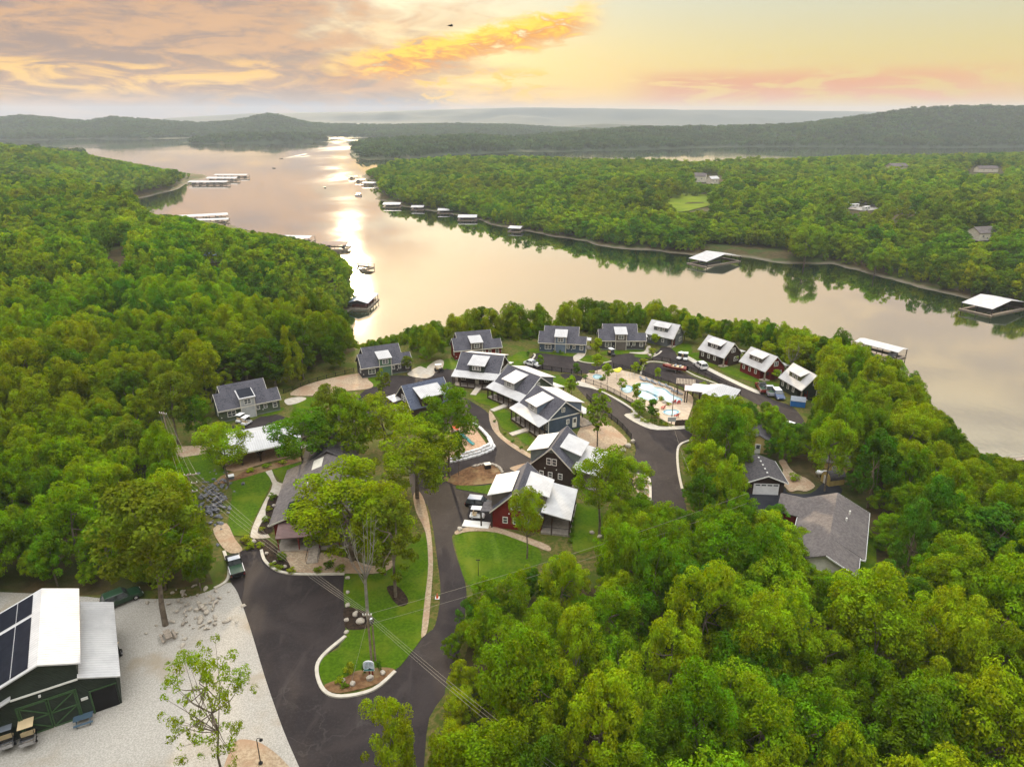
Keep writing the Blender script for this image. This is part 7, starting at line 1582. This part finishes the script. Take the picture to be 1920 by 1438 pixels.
MB().bb(-3.6, 3.6, -1.3, 1.3, .62, .75).build('deck', M['wood'], pb); MB().bb(-3.2, 3.2, -1.3, -1.22, .75, 1.5).bb(-3.2, 3.2, 1.22, 1.3, .75, 1.5).bb(3.12, 3.2, -1.2, 1.2, .75, 1.5).build('side_panel', M['p_red'], pb); MB().bb(-2.6, 1.6, -1.35, 1.35, 2.9, 3.05).build('canopy', M['p_black'], pb)
for x in (-2.4, 1.4):
    for y in (-1.2, 1.2): MB().tube((x, y, .75), (x, y, 2.9), .04).build('canopy_post', M['chrome'], pb)
MB().bb(-4.1, -3.5, -.25, .25, .3, 1.5).build('outboard_motor', M['black'], pb)
for (px, py, a, lab) in ((609, 352, 2.0, 'small dark boat left of the sun glitter'), (513, 316, 2.6, 'small dark boat in the middle of the wide water'), (527, 298, 3.4, 'speedboat trailing a pale wake far out')):
    q = at_lake(px, py); boat(lab, (q.x, q.y, LAKE + .05), a, 'p_black', 7.5, 'boats out on the lake', 'motor_boat')
q0 = at_lake(527, 298); fm = pmat('wake_foam', (.42, .40, .36), (.52, .50, .46), .3, .6, kind='World'); M['foam'] = fm
for i, (ex, ey, lab) in enumerate(((575, 289, 'upper arm of the wake behind the speedboat'), (580, 293, 'lower arm of the wake behind the speedboat'))):
    e_ = at_lake(ex, ey); d_ = (e_ - q0).normalized(); nn = Vector((-d_.y, d_.x, 0)); o_ = MB().add([q0 + Vector((0, 0, .06 + i * .01)), e_ + nn * 3 + Vector((0, 0, .06 + i * .01)), e_ - nn * 3 + Vector((0, 0, .06 + i * .01))], [(0, 2, 1)]).build('boat_wake', M['foam']); tag(o_, lab, None, None, 'structure')
# soaring bird
q = Vector((0, 95, 0)); bx = (845 - 960) / FPX; by = -(49 - 719) / FPX; dv = Vector((bx, math.cos(PITCH) + by * math.sin(PITCH), -math.sin(PITCH) + by * math.cos(PITCH))); bp3 = Vector((0, 0, CAM_Z)) + dv * 92
br_ = thing('bird', 'dark bird gliding high over the lake', 'bird', bp3, .5)
MB().lathe([(.01, -.32), (.07, -.2), (.10, 0), (.07, .2), (.05, .3), (.01, .38)], 8).build('body', M['black'], br_, True).rotation_euler = (0, math.pi / 2, 0)
for s in (-1, 1):
    MB().add([(.14, 0, .04), (-.12, 0, .04), (-.10, s * .35, .16), (.15, s * .35, .16), (-.12, s * .72, .02), (.02, s * .74, .02), (.14, 0, .0), (-.12, 0, .0), (-.10, s * .35, .13), (.15, s * .35, .13)], [(0, 1, 2, 3), (3, 2, 4, 5), (7, 6, 9, 8), (9, 5, 4, 8), (0, 3, 9, 6), (1, 7, 8, 2)]).build('wing', M['black'], br_)
MB().add([(-.3, -.03, 0), (-.3, .03, 0), (-.55, .12, .01), (-.55, -.12, .01), (-.3, 0, -.02)], [(0, 1, 2, 3), (4, 1, 0), (4, 2, 1), (4, 3, 2), (4, 0, 3)]).build('tail', M['black'], br_)
# meadow and landing on the far bank
def drape(name, pts, mat, label, lift=.5, n=10):
    w = crom([tuple(P(x, y, LAKE + 8).xy) for x, y in pts], 3); v_ = [Vector((a, b_, 0)) for a, b_ in w]; tri = tessellate_polygon([v_]); z = terrain(np.array([a for a, b_ in w]), np.array([b_ for a, b_ in w])); zc = float(z.max()) + lift
    me_ = bpy.data.meshes.new(name); me_.from_pydata([(a, b_, float(zz_) + lift) for (a, b_), zz_ in zip(w, z)], [], [tuple(f) if (v_[f[1]] - v_[f[0]]).cross(v_[f[2]] - v_[f[0]]).z > 0 else tuple(reversed(f)) for f in tri]); me_.materials.append(M[mat]); o_ = bpy.data.objects.new(name, me_); COL.objects.link(o_); tag(o_, label, None, None, 'structure')
M['meadow'] = pmat('meadow', (.11, .16, .012), (.16, .20, .016), .08, .95, kind='World')
drape('meadow', [(1240, 372), (1285, 368), (1330, 374), (1338, 388), (1300, 398), (1268, 400), (1250, 388)], 'meadow', 'bright green meadow among the far woods'); drape('gravel_field', [(1578, 392), (1620, 387), (1655, 391), (1640, 400), (1600, 402)], 'gravel', 'pale gravel camp site among the far woods'); drape('gravel_field', [(1668, 399), (1700, 397), (1724, 402), (1705, 408), (1680, 407)], 'gravel', 'smaller gravel patch right of the camp site')
drape('gravel_landing', [(1332, 462), (1380, 466), (1440, 472), (1478, 478), (1476, 486), (1420, 484), (1360, 480)], 'tan_gravel', 'gravel landing behind the far shore dock', .1)
def far_house(label, px, py, w, d_, h, rz, wall, roof, zb=None, name='lake_house'):
    p_ = P(px, py, LAKE + 8); z = tz(p_.x, p_.y) if zb is None else zb; p_ = P(px, py, z); z = tz(p_.x, p_.y); t = thing(name, label, 'house', (p_.x, p_.y, z), rz, 'houses in the far woods')
    gable_walls(-w, w, -d_, d_, h, h, 0, h + d_ * .6).build('wall', M[wall], t); roof_pair(MB(), -w - .4, w + .4, -d_ - .5, d_ + .5, h - .2, h - .2, 0, h + d_ * .6 + .2, .2).build('roof', M[roof], t)
    for x in (-w * .5, w * .4): window(t, x, -d_, h * .55, 1.6, 1.4, '-y', 2, 2)
    door(t, 0, -d_, 0, 1.1, 2.1)
for a in (('white house with a pale roof on the far right slope', 1838, 444, 7, 5, 5, .3, 's_cream', 'shingle_grey'), ('white house beside the far meadow', 1312, 338, 7, 5, 7, -.4, 's_cream', 'shingle_grey'), ('second white house above the far meadow', 1336, 341, 6, 4, 6, .5, 's_cream', 'white_metal'), ('blue-roofed house half hidden in the left woods', 400, 497, 4, 3, 3.6, .7, 's_grey', 'blue_metal'), 
          ('long white house on the far right crest', 1848, 322, 14, 5, 5, .1, 's_cream', 'shingle_grey'), ('pale house on the left point', 75, 300, 6, 4, 7, .3, 's_cream', 'shingle_grey')): far_house(*a)
for i, (px, py, w, d_) in enumerate(((1678, 204 + 28, 10, 6), (1440, 262, 16, 7), (1500, 266, 10, 6), (1300, 262, 10, 6), (1150, 276, 12, 6), (1690, 262, 12, 6), (1475, 264, 10, 6), (1400, 262, 14, 6))):
    p_ = P(px, py, 0); 
    for _ in range(6): p_ = P(px, py, tz(p_.x, p_.y))
    z = tz(p_.x, p_.y)
    if p_.y > 4000 or z < LAKE + 8: continue
    t = thing('hill_house', 'pale house on the hazy hill across the lake, %s' % {1678: 'near the right crest', 1440: 'left of the right-hand pair', 1500: 'rightmost of the middle group', 1300: 'above the water strip', 1150: 'farthest left of them', 1690: 'lowest at the right', 1475: 'in the middle group', 1400: 'just left of the middle group'}[px], 'house', (p_.x, p_.y, z + 6), .05 * i, 'houses on the hazy hill')
    gable_walls(-w, w, -d_, d_, 5, 5, 0, 8).build('wall', M['s_cream'], t); roof_pair(MB(), -w - 1, w + 1, -d_ - 1, d_ + 1, 5, 5, 0, 8.6, .4).build('roof', M['shingle_grey'], t)
def rv(label, px, py, rz):
    p_ = P(px, py, LAKE + 10); z = tz(p_.x, p_.y) + 1.8; t = thing('camper', label, 'camper', (p_.x, p_.y, z), rz, 'campers in the far camp site'); bevel_obj(MB().bb(-4, 4, -1.25, 1.25, .6, 3.4).build('body', M['p_white'], t), .2); MB().bb(-3.2, -1.0, -1.27, -1.252, 1.9, 2.7).bb(1.0, 2.6, -1.27, -1.252, 1.9, 2.7).build('window', M['glass'], t)
    for x in (-.8, .8): wheel(t, x, -1.1, .38)
for i, px in enumerate((1580, 1600, 1622, 1650, 1680, 1705)): rv('%s white camper from the left in the far camp site' % ('first', 'second', 'third', 'fourth', 'fifth', 'sixth')[i], px, 392 + (i % 3) * 5, .3 * i)
# ================================================================ evening haze over the lake and hills
hm = new_mat('haze_air'); nt = NT(hm); pv_ = nt.n('ShaderNodeVolumePrincipled'); o = nt.n('ShaderNodeOutputMaterial'); nt.l(pv_.outputs[0], o.inputs['Volume'])
pv_.inputs['Color'].default_value = (.60, .68, .82, 1); pv_.inputs['Density'].default_value = .00010; pv_.inputs['Anisotropy'].default_value = 0
hz = MB().bb(-15000, 15000, -420, 15000, -37, 190).build('haze', hm); tag(hz, 'thin evening haze over the lake and hills', None, None, 'stuff')
